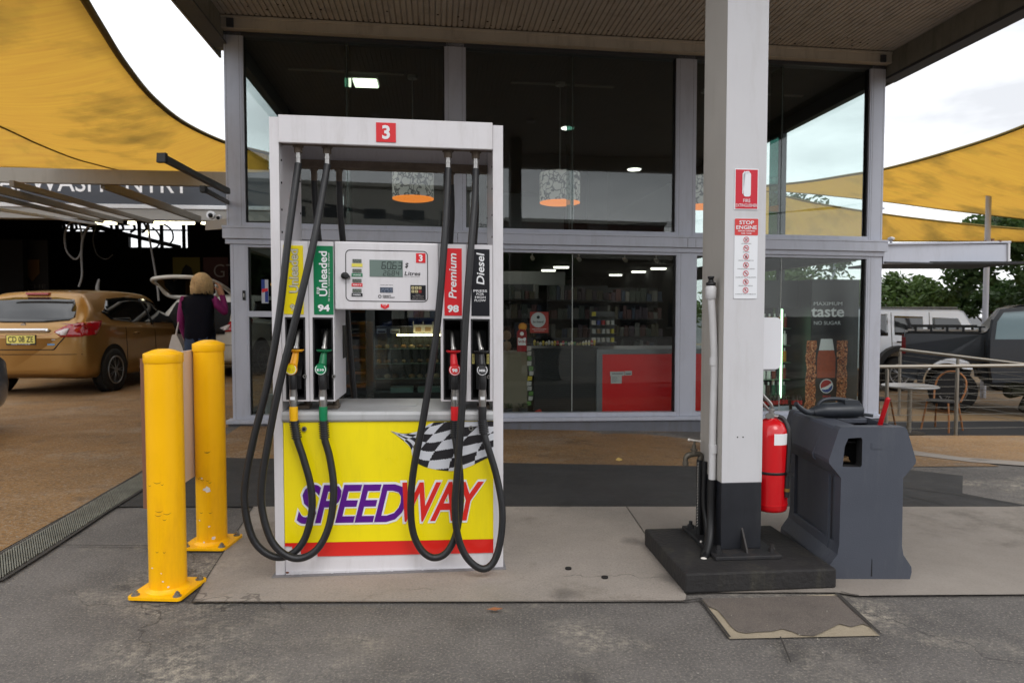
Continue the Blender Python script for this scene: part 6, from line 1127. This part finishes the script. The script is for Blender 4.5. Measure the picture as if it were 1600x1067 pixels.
part('window_bar', [cwk], lambda b: ([b.box(-14.3 + k * .75, -14.2 + k * .75, 24.7, 24.79, 3.3, 4.45) for k in range(6)], b.tube([(-14.8, 24.5, 4.5), (-10.0, 23.0, 3.35)], .07, n=8), b.tube([(-14.5, 24.0, 3.9), (-12.0, 23.5, 3.85)], .05, n=8), b.tube([(-13.5, 24.0, 4.3), (-11.5, 23.5, 3.7)], .04, n=8), b.box(-14.6, -10.4, 24.7, 24.78, 4.08, 4.13), [b.tube([(-14.4 + k * .38, 24.3, 4.45), (-14.2 + k * .38, 24.2, 4.1), (-14.35 + k * .38, 24.2, 3.95)], .045, n=6) for k in range(8)]), cw_)
part('lettering', [lwht], lambda b: b.text('CARWASH ENTRY', (-9.86, 12.993, 3.63), h=.34, w=3.71, m=0, off=.006, align='L'), cw_)
for (pa, pb, y_) in ((150, 163, 17), (165, 181, 17), (201, 211, 17.5), (240, 266, 17.2), (268, 303, 17.2), (315, 328, 17.8)):
    a_ = at(pa, 348, y_); c_ = at(pb, 349, y_); t = empty('tube_light', ((a_.x + c_.x) / 2, y_, a_.z), 0, 'glowing fluorescent tube under the car wash ceiling', 'tube light', 'fluorescent tubes of the car wash'); w = (c_.x - a_.x) / 2
    b = MB(); b.box(-w, w, -.05, .05, -.04, .03); b.build('tube', [M('tube_lit', (255, 250, 220), .5, emit=(255, 246, 206), es=2.4)], t); b = MB(); b.box(-w, w, -.06, .06, .031, .07); b.build('batten', [cwk], t)
t = empty('wash_lamp', (-7.95, 15.0, 2.93), 0, 'small bright round lamp glowing under the car wash ceiling', 'lamp'); b = MB(); b.sph((0, 0, 0), .055, n=12); b.build('bulb', [M('bulb', (255, 250, 220), .5, emit=(255, 246, 206), es=4)], t); b = MB(); b.cyl((0, 0, .04), (0, 0, .22), .03, n=8); b.build('holder', [cwk], t)
hz = M('hose_grey', (120, 118, 116), .5)
def hose(px, pts, r, label, D_=14.0, mat=None):
    P_ = [at(x, y, D_) for x, y in pts]; o_ = P_[0]; t = empty('wash_hose', o_, 0, label, 'hose', 'hoses hanging in the car wash'); b = MB(); b.tube([p - o_ for p in P_], r, n=8); b.build('hose', [mat or hz], t)
hose(0, [(126, 352), (118, 346), (108, 350), (101, 368), (104, 392), (117, 405), (126, 395), (128, 370), (124, 350)], .020, 'looped pale hose hanging on the left of the car wash')
hose(0, [(150, 350), (138, 354), (129, 375), (127, 400), (128, 430), (123, 448)], .022, 'curved pale hose dropping beside the left loop')
hose(0, [(150, 352), (145, 375), (152, 398), (166, 405), (176, 398)], .012, 'faint thin hose loop in the middle of the car wash', 15.5, M('hose_dim', (60, 60, 60), .5))
hose(0, [(232, 352), (234, 376), (240, 410), (246, 450), (248, 470)], .022, 'straight hose slanting down left of the raised tailgate')
hose(0, [(238, 356), (245, 362), (250, 372), (247, 384), (240, 388)], .018, 'short black hose coil beside the bright rear window', 14, cwk)
hose(0, [(256, 350), (268, 360), (270, 374), (262, 382), (252, 378)], .018, 'right black hose coil before the bright rear window', 14, cwk)
t = empty('wash_lance', (-8.4, 13.9, 1.45), 0, 'pale pressure lance hanging from the car wash hose', 'lance'); b = MB(); b.tube([(0, 0, 0), (-.02, 0, .25), (.02, 0, .42)], [.035, .04, .02], n=10); b.build('lance', [hz], t)
for i, (px, py, nm) in enumerate([(31, 331, 'left white dome camera on the car wash beam'), (329, 336, 'right white dome camera on the car wash beam')]):
    p = at(px, py, 12.9); t = empty('security_camera', p, 0, nm, 'camera', 'dome cameras on the car wash'); b = MB(); b.cyl((0, .05, .0), (0, -.02, 0), .075, n=20); b.build('housing', [trw], t); b = MB(); b.sph((.01, -.03, -.01), .045, n=12); b.build('dome', [cwk], t)
p = PW(-.06, -.03, 2.17); t = empty('security_camera', p, SY, 'small white camera on the left end of the shop transom', 'camera'); b = MB(); b.cyl((-.01, .02, .02), (-.0, -.05, .0), .024, n=14); b.build('housing', [trw], t); b = MB(); b.cyl((0, -.05, 0), (.001, -.058, -.001), .018, n=12); b.build('lens', [cwk], t)
p = PW(7.43, -.02, 2.12); t = empty('security_camera', p, SY, 'small white camera on the right end of the shop transom', 'camera'); b = MB(); b.sph((0, 0, 0), .5, (.08, .08, .045), n=12); b.build('housing', [trw], t); b = MB(); b.box(-.01, .01, -.01, .01, -.05, -.015); b.build('bracket', [alu], t)
def banner(px0, py0, px1, py1, D_, mats, fn, label, name='banner'):
    p, q = at(px0, py1, D_), at(px1, py0, D_); t = empty(name, ((p.x + q.x) / 2, D_, p.z), 0, label, 'banner'); w, h = (q.x - p.x) / 2, q.z - p.z; b = MB(); b.box(-w, w, 0, .02, 0, h, 0); fn(b, w, h); b.build('sheet', mats, t, recalc=False)
banner(0, 375, 74, 456, 18.8, [M('ban_k', (22, 20, 20), .8), M('ban_gold', (96, 70, 34), .8), M('ban_txt', (70, 68, 66), .8)], lambda b, w, h: (b.prism([(w * .35 - .20, h * .62), (w * .35 + .20, h * .62), (w * .35 + .20, h * .36), (w * .35, h * .20), (w * .35 - .20, h * .36)], 'y', -.02, -.005, 1), b.text('PORSCHE', (0, -.02, h * .10), h=.12, w=w * 1.8, m=2)), 'black banner with gold shield behind the gold car')
banner(270, 402, 312, 432, 20, [M('ban_y', (92, 84, 26), .8), cwk], lambda b, w, h: b.prism([(-.15, .05), (.2, .05), (.15, .25), (0, .35), (-.1, .22)], 'y', -.02, -.005, 1), 'dull yellow flag with a dark figure above the tailgate')
banner(318, 402, 356, 455, 19, [M('ban_r', (48, 12, 16), .8), M('ban_g', (120, 112, 112), .8)], lambda b, w, h: b.text('GT', (-w + .30, -.02, h * .60), h=.36, w=.62, m=1, align='L', off=-.01), 'dark red banner with large grey letters beside the shop corner')
# steel frame that carries the shade cloth
t = empty('pergola', (0, 0, 0), 0, 'beige steel beam and slanting rafters across the car wash front', 'pergola')
b = MB(); p0, p1 = at(-150, 270, 9.5), at(372, 280.5, 9.5); b.prism([(p0.y, p0.z - .10), (p0.y + .08, p0.z - .10), (p0.y + .08, p0.z + .10), (p0.y, p0.z + .10)], 'x', p0.x, p1.x - .02); 
b.xform(lambda p: V3((p.x, p.y, p.z + (p1.z - p0.z) * (p.x - p0.x) / (p1.x - p0.x)))); b.build('main_beam', [stl], t, bevel=.004)
def bar(name, px0, py0, D0, px1, py1, D1, w, h, mat, parent):
    a, c = at(px0, py0, D0), at(px1, py1, D1); d = (c - a).normalized(); s_ = d.cross(V3((0, 0, 1))).normalized(); u = s_.cross(d)
    vs = [q + s_ * x * w / 2 + u * z * h / 2 for q in (a, c) for x, z in ((-1, -1), (1, -1), (1, 1), (-1, 1))]
    b = MB(); b.add(vs, [(0, 1, 2, 3), (7, 6, 5, 4), (0, 4, 5, 1), (1, 5, 6, 2), (2, 6, 7, 3), (3, 7, 4, 0)]); return b.build(name, [mat], parent, bevel=.003)
bar('rafter', 160, 288, 9.62, 312, 343, 12.9, .06, .12, stl, t); bar('rafter', 18, 287, 7.6, 238, 347, 12.9, .05, .07, stl, t); bar('rafter', -20, 292, 7.0, 190, 346, 12.8, .05, .08, stl, t); bar('rafter', -20, 306, 7.0, 160, 347, 12.8, .05, .05, stl, t); bar('rafter', -40, 322, 7.2, 150, 350, 12.7, .03, .04, trw, t)
dbar = M('dark_rail', (72, 70, 64), .45, .4)
t = empty('awning_rail', (0, 0, 0), 0, 'dark metal rail slanting from the sky down to the shop corner', 'rail'); bar('rail', 255, 247, 5.0, 356, 300, 7.0, .05, .045, dbar, t); bar('rail', 252, 243, 5.0, 358, 296, 7.05, .02, .02, dbar, t); bar('end_cap', 251, 246, 4.99, 255, 248, 5.02, .07, .07, trimk, t)
t = empty('awning_rail', (0, 0, 0), 0, 'short second dark rail below the long one by the shop corner', 'rail'); bar('rail', 318, 296, 6.3, 357, 317, 7.2, .03, .04, dbar, t); bar('end_cap', 316, 295, 6.28, 320, 297, 6.34, .05, .06, trimk, t)
t = empty('side_bracket', (0, 0, 0), 0, 'grey bracket plate reaching from the shop corner to the car wash', 'bracket'); bar('plate', 322, 353, 8.6, 357, 349, 7.3, .02, .11, cwg, t)

# ------------------------------------------------------------------ shade sails
sail = cloth_sail('shade_cloth'); hem = M('sail_hem', (112, 92, 30), .8)
def make_sail(top_, bot_, label, sag=.0, n=26, m=14, zwave=.06):
    """top_, bot_: (photo x, photo y, distance) along the two long edges"""
    def curve(c):
        P_ = [at(x, y, D_) for x, y, D_ in c]; return catmull(P_, 10)
    A, B = curve(top_), curve(bot_)
    def samp(C_, t_): f_ = t_ * (len(C_) - 1); i = min(int(f_), len(C_) - 2); return C_[i].lerp(C_[i + 1], f_ - i)
    vs = []
    for i in range(n + 1):
        a, c = samp(A, i / n), samp(B, i / n)
        for j in range(m + 1): k = j / m; p = a.lerp(c, k); p.z -= sag * math.sin(math.pi * k); p.z += zwave * math.sin(math.pi * k) * math.sin(i * .9 + j * .35) * .25; vs.append(p)
    fs = [(i * (m + 1) + j, (i + 1) * (m + 1) + j, (i + 1) * (m + 1) + j + 1, i * (m + 1) + j + 1) for i in range(n) for j in range(m)]
    o0 = vs[0].copy(); t = empty('shade_sail', o0, 0, label, 'shade sail', 'yellow shade sails'); b = MB(); b.add([v - o0 for v in vs], fs, 0, True); c_ = b.build('cloth', [sail], t, recalc=False)
    md = c_.modifiers.new('t', 'SOLIDIFY'); md.thickness = .004
    b = MB(); b.tube([v - o0 for v in A], .028, n=6, sub=1); b.build('hem', [hem], t); b = MB(); b.tube([v - o0 for v in B], .02, n=6, sub=1); b.build('hem', [hem], t)
make_sail([(96, -60, 4.2), (132, 0, 4.7), (160, 46, 5.3), (196, 102, 6.2), (240, 155, 7.4), (292, 195, 8.8), (356, 224, 10.4), (420, 240, 12)], [(-420, -60, 4.6), (-300, 60, 5.4), (-160, 130, 6.4), (0, 197, 8.2), (70, 229, 9.2), (140, 254, 10.2), (240, 272, 11.2), (420, 268, 12.2)], 'large yellow shade sail sweeping overhead from the top left corner', .12)
make_sail([(-260, 90, 11), (-100, 160, 11.4), (30, 200, 11.8), (150, 245, 12.2), (300, 272, 12.6)], [(-300, 268, 12.4), (-150, 264, 12.4), (0, 262, 12.5), (120, 266, 12.6), (300, 274, 12.8)], 'lower yellow shade sail just above the beige beam', .0)
make_sail([(1180, 292, 19), (1260, 284, 17.4), (1330, 273, 16), (1383, 264, 15), (1480, 238, 13), (1600, 197, 11.2), (1760, 120, 9.4)], [(1180, 296, 19.4), (1270, 303, 18.6), (1383, 315, 17.6), (1480, 328, 16.6), (1600, 342, 15.4), (1700, 354, 14.6), (1800, 366, 14)], 'upper right yellow shade sail rising towards the frame edge', .05)
make_sail([(1185, 294, 22), (1240, 310, 21.4), (1300, 322, 20.8), (1383, 335, 20), (1480, 347, 19), (1600, 358, 18), (1760, 366, 17)], [(1185, 372, 22), (1260, 374, 21.5), (1340, 376, 21), (1400, 377, 20.5), (1500, 377, 19.5), (1620, 378, 18.5), (1760, 380, 17.5)], 'lower right yellow shade sail above the grey beam', .0)

# ------------------------------------------------------------------ right yard
t = empty('terrace_awning', (0, 0, 0), 0, 'long pale grey beam and post carrying the terrace roof on the right', 'awning')
a = at(1374, 394, 8.35); c = at(1568, 395, 8.9)
bar('beam', 1375, 397, 8.35, 1568, 397, 8.9, .10, .245, alu, t); bar('beam_flange', 1373, 382, 8.33, 1571, 379, 8.92, .16, .025, alu, t); bar('beam_flange', 1376, 410.5, 8.36, 1569, 414, 8.92, .14, .02, alud, t)
bar('end_plate', 1566.5, 396, 8.88, 1569.5, 396, 8.93, .13, .27, M('plate_pale', (190, 190, 194), .4), t)
b = MB(); p = at(1540, 480, 14.5); b.cyl((p.x, p.y, LY), (p.x, p.y, 4.1), .055, n=16); b.build('post', [alu], t)
b = MB(); p = at(1380, 413, 8.6); q = at(1520, 421, 12.5); b.box(p.x, 6.35, 8.5, 9.5, 1.80, 1.83)
b.build('roof_sheet', [trimk], t)
for i in range(3):
    b = MB(); x_ = at(1540 + i * 11, 378, 8.8); b.cyl(x_, x_ + V3((0, 0, .02 + .02 * (i % 2))), .02, n=10); b.build('bolt', [M('bolt_br', (120, 80, 50), .6)], t)
ss = M('stainless', (170, 165, 156), .3, .8); cab = M('cable', (120, 118, 112), .4, .7)
def rail(pts, D0, D1, px0, px1, pyt, pyt2, posts, label, n_c=9, H=1.0):
    t = empty('cable_fence', (0, 0, 0), 0, label, 'fence'); a, c = at(px0, pyt, D0), at(px1, pyt2, D1); d = c - a
    b = MB(); b.cyl(a, c, .026, n=14); b.build('top_rail', [ss], t)
    for f_ in posts:
        p = a + d * f_; b = MB(); b.cyl((p.x, p.y, LY), (p.x, p.y, p.z - .04), .024, n=14); b.cyl((p.x, p.y, p.z - .04), (p.x, p.y, p.z), .009, n=8); b.cyl((p.x, p.y, LY), (p.x, p.y, LY + .012), .05, n=16); b.build('fence_post', [ss], t)
    for k in range(n_c):
        z = .095 + k * .100; b = MB(); b.cyl(a - V3((0, 0, z)), c - V3((0, 0, z)), .0040, n=6); b.build('cable', [cab], t)
rail(0, 9.7, 9.9, 1366, 1820, 573, 569, (.045, .283, .53, .78, .99), 'stainless steel cable fence in front of the cafe table')
rail(0, 12.0, 10.4, 1407, 1640, 546, 574, (.0, .42, .98), 'second cable fence section slanting away beside the pickup')
t = empty('cafe_table', (at(1422, 605, 10.2).x, 10.2, LY), 0, 'round grey cafe table on a single steel leg behind the fence', 'table')
b = MB(); b.lathe([(.36, .700), (.385, .708), (.385, .722), (.375, .728)], n=40); b.build('table_top', [M('table_grey', (168, 170, 172), .3, .3)], t); b = MB(); b.cyl((0, 0, .02), (0, 0, .70), .032, n=16); b.build('stem', [ss], t); b = MB(); b.cyl((0, 0, 0), (0, 0, .02), .22, n=24); b.build('foot', [trimk], t)
ratt = M('rattan', (150, 96, 52), .6, var=.2, vs=20); wv = M('weave_dark', (26, 24, 24), .8, bump=.5, bs=120)
def chair(x, y, rz, label):
    t = empty('cafe_chair', (x, y, LY), rz, label, 'chair', 'rattan cafe chairs round the table')
    b = MB(); b.lathe([(.20, .44), (.215, .45), (.215, .465), (.20, .475)], n=24); b.build('seat', [wv], t)
    for sx, sy, nm in ((-1, -1, 0), (1, -1, 0), (-1, 1, 1), (1, 1, 1)):
        b = MB(); b.tube([(sx * .15, sy * .15, .45), (sx * .18, sy * .18, .22), (sx * .20, sy * .22, .0)], .014, n=8); b.build('leg', [ratt], t)
    b = MB(); b.tube([(-.19, .14, .45), (-.22, .22, .62), (-.20, .27, .78), (-.10, .30, .88), (0, .31, .90), (.10, .30, .88), (.20, .27, .78), (.22, .22, .62), (.19, .14, .45)], .014, n=8); b.tube([(-.16, -.12, .3), (.16, -.12, .3)], .009, n=6, sub=1); b.tube([(-.16, .12, .3), (.16, .12, .3)], .009, n=6, sub=1); b.build('back_frame', [ratt], t)
    b = MB(); o1 = [(-.18, .52), (.18, .52), (.19, .70), (.15, .80), (.08, .86), (0, .875), (-.08, .86), (-.15, .80), (-.19, .70)]; b.prism(o1, 'y', 0, .012); b.xform(lambda p: V3((p.x, p.y + .17 + (p.z - .52) * .36 , p.z))); b.build('backrest', [wv], t); return t
chair(5.75, 10.75, .5, 'rattan cafe chair left of the round table, behind the first post')
chair(6.62, 10.45, -1.0, 'rattan cafe chair right of the round table with back to the pickup')
t = empty('bench_table', (5.3, 11.6, LY), 0, 'pale low table edge seen between the shop post and the fence', 'table'); b = MB(); b.box(-.5, .5, -.3, .3, .72, .75); b.build('table_top', [M('pale_top', (150, 150, 150), .5)], t)
for sx in (-.45, .45):
    b = MB(); b.box(sx - .02, sx + .02, -.25, .25, 0, .72); b.build('leg', [alu], t)
b = MB(); b.box(-.9, 2.6, -.7, .7, 0, .012); b.build('shadow_sheet', [M('shadow_black', (30, 30, 32), .9)], loc=(6.7, 10.6, LY), kind='thing', label='dark sheet laid as painted shadow under the cafe table', cat='mat')  # dark sheet stands in for the shadow below table and chairs

# ------------------------------------------------------------------ trees
bark = M('bark', (84, 70, 58), .9, var=.3, vs=6, bump=.8, bs=20)
def leafmat(nm, a, b_):
    m = M(nm, a, .6); t_ = m.node_tree; n, l = t_.nodes.new, t_.links.new; bs = t_.nodes['Principled BSDF']; oi = n('ShaderNodeTexCoord'); x = n('ShaderNodeTexNoise'); x.inputs['Scale'].default_value = 1.1; x.inputs['Detail'].default_value = 6; x.inputs['Roughness'].default_value = .8; l(oi.outputs['Object'], x.inputs['Vector'])
    r = n('ShaderNodeMapRange'); r.inputs[1].default_value = .35; r.inputs[2].default_value = .65; l(x.outputs['Fac'], r.inputs[0]); k = n('ShaderNodeMix'); k.data_type = 'RGBA'; k.inputs[6].default_value = lin(a) + (1,); k.inputs[7].default_value = lin(b_) + (1,); l(r.outputs[0], k.inputs[0]); l(k.outputs[2], bs.inputs['Base Color'])
    tr = n('ShaderNodeBsdfTranslucent'); l(k.outputs[2], tr.inputs[0]); ms = n('ShaderNodeMixShader'); ms.inputs[0].default_value = .3; l(bs.outputs[0], ms.inputs[1]); l(tr.outputs[0], ms.inputs[2]); l(ms.outputs[0], t_.nodes['Material Output'].inputs[0]); return m
lf = leafmat('leaf_green', (64, 88, 42), (92, 116, 56)); lf2 = leafmat('leaf_deep', (48, 74, 38), (76, 100, 50))
def tree(x, y, z0, h, r, seed, label, n=9000, mat=None, leaf=.11, group='trees beyond the yard'):
    rs = random.Random(seed); t = empty('tree', (x, y, z0), 0, label, 'tree', group); b = MB(); b.tube([(0, 0, -.3), (.05, .02, h * .2), (-.04, .05, h * .42), (.02, 0, h * .62)], [h * .032, h * .026, h * .02, h * .010], n=10); cl = []
    for k in range(10):
        a = k * 2.4 + rs.random(); zz = h * rs.uniform(.32, .55); q = V3((math.cos(a) * r * rs.uniform(.4, .8), math.sin(a) * r * rs.uniform(.4, .8), h * rs.uniform(.55, .88))); b.tube([(0, 0, zz), (q.x * .5, q.y * .5, (zz + q.z) / 2 + .1), q], [h * .012, h * .008, .01], n=6); cl.append(q)
    b.build('trunk', [bark], t)
    for k in range(34):
        a = rs.random() * 6.283; rr_ = r * math.sqrt(rs.random()); zz = h * (.50 + .48 * rs.random() * (1 - (rr_ / r) ** 2 * .55)); cl.append(V3((rr_ * math.cos(a), rr_ * math.sin(a), zz)))
    vs, fs = [], []; per = n // len(cl)
    for c in cl:
        R_ = r * rs.uniform(.16, .30)
        for k in range(per):
            d = V3((rs.gauss(0, 1), rs.gauss(0, 1), rs.gauss(0, .75))); d.normalize(); p = c + d * R_ * (rs.random() ** .4) * V3((1, 1, 1)).x; a = V3((rs.gauss(0, 1), rs.gauss(0, 1), rs.gauss(0, .6))).normalized(); e = a.cross(V3((rs.gauss(0, 1), rs.gauss(0, 1), rs.gauss(0, 1)))).normalized(); L_ = leaf * rs.uniform(.6, 1.4); i = len(vs)
            vs += [p - a * L_, p + e * L_ * .45, p + a * L_, p - e * L_ * .45]; fs.append((i, i + 1, i + 2, i + 3))
    me = bpy.data.meshes.new('crown'); me.from_pydata([tuple(v) for v in vs], [], fs); me.materials.append(mat or lf); o = bpy.data.objects.new('crown', me); COL.objects.link(o); o.parent = t; return t
tree(12.3, 22.0, LY, 3.2, 1.7, 1, 'low spreading green tree behind the white off road car', 9000, lf, .09)
tree(13.7, 23.0, LY, 2.9, 1.15, 9, 'small green tree left of the pale sky gap', 5000, lf, .09)
tree(15.7, 19.5, LY, 5.7, 2.6, 2, 'large dark green tree at the right edge of the frame', 15000, lf2, .12)
tree(16.6, 23.5, LY, 3.3, 1.5, 3, 'bushy green tree behind the thin grey post', 7000, lf2, .10)
tree(21.5, 24.0, LY, 5.6, 2.8, 31, 'wide green tree beyond the bonnet of the dark pickup', 7000, lf2, .13)
tree(27.0, 26.0, LY, 6.2, 3.2, 32, 'farthest green tree at the far end of the yard', 7000, lf, .14)
tree(9.0, 24.0, LY, 3.3, 2.6, 4, 'green tree seen through the lower right shop window', 7000, lf, .11)
tree(13.4, 33.0, LY, 7.4, 2.8, 5, 'distant tree seen under the sails through the upper right pane', 7000, lf2, .14)
t = empty('street_lamp', (14.0, 30.0, LY), .2, 'thin curved street lamp seen through the upper right pane', 'street lamp'); b = MB(); b.tube([(0, 0, 0), (.1, 0, 3.5), (.5, 0, 5.2), (1.3, 0, 6.2), (2.0, 0, 6.4)], [.07, .06, .045, .04, .035], n=8); b.build('pole', [alu], t); b = MB(); b.box(1.9, 2.5, -.12, .12, 6.36, 6.46); b.build('lamp_head', [alu], t, bevel=.02)

# ------------------------------------------------------------------ what the glass mirrors: the street behind the photographer
brick = M('brick_dark', (96, 66, 52), .85, var=.15, vs=2); rend = M('render_pale', (180, 176, 166), .8, var=.06, vs=1); dkb = M('building_dark', (62, 64, 68), .8, var=.1, vs=1); wnd = M('window_dark', (24, 28, 32), .15)
def bld(x0, x1, y0, y1, h, mat, label, fl, nw, name='street_building'):
    t = empty(name, ((x0 + x1) / 2, y1, -.74), 0, label, 'building', 'buildings across the street'); w = (x1 - x0) / 2; b = MB(); b.box(-w, w, y0 - y1, 0, 0, h); b.build('wall', [mat], t); b = MB(); b.box(-w - .2, w + .2, y0 - y1 - .2, .25, h + .002, h + .35); b.build('parapet', [rend], t); g_ = None
    for f_ in range(fl):
        for k in range(nw): x_ = -w + (k + .5) * 2 * w / nw; b = MB(); b.box(x_ - w / nw * .55, x_ + w / nw * .55, .002, .06, 1.0 + f_ * 3, 2.5 + f_ * 3, 0); b.box(x_ - w / nw * .6, x_ + w / nw * .6, .002, .10, .9 + f_ * 3, .99 + f_ * 3, 1); b.build('window', [wnd, rend], t)
bld(-24, -9, -36, -24, 5.6, brick, 'brown brick shop row across the street behind the camera', 1, 5); bld(-8, 3, -37, -26, 7.0, dkb, 'dark grey two storey building across the street behind the camera', 2, 4); bld(4, 20, -36, -25, 5.2, M('render_tan', (112, 104, 92), .8, var=.1, vs=1), 'pale rendered building across the street behind the camera', 1, 5)
bld(-16, 9, -62, -50, 13.5, rend, 'pale four storey building farther behind the street', 4, 7); bld(13, 30, -66, -52, 11, brick, 'tall brick building farther behind the street', 3, 5)
tree(7, -22, -.74, 6.5, 3.0, 21, 'street tree behind the camera before the pale building', 5000, lf2, .16, 'street trees'); tree(-6.5, -22, -.74, 6.0, 2.8, 22, 'street tree behind the camera before the dark building', 5000, lf2, .16, 'street trees'); tree(-17, -21, -.74, 6.2, 3.2, 23, 'street tree behind the camera before the brick shops', 5000, lf2, .16, 'street trees')
t = empty('power_pole', (-14, -19, -.74), 0, 'timber power pole with crossarm and wires behind the camera', 'power pole'); b = MB(); b.cyl((0, 0, 0), (0, 0, 9), .16, .12, n=12); b.box(-.08, .08, -1.1, 1.1, 8.2, 8.35); b.build('pole', [bark], t)
for k in range(4): b = MB(); b.tube([(-20, -1 + k * .65, 7.2), (0, -1 + k * .65, 8.4), (20, -1 + k * .65, 6.4 - k * .2), (40, -1 + k * .65, 8.0)], .022, n=5); b.build('wire', [trimk], t)
hatch('street_car', M('paint_blue', (24, 60, 120), .3, .3, coat=1.0), (3.2, -9.0, 0.006), math.pi / 2 + .05, 'blue car parked behind the camera and mirrored in the shop window', plate=False)
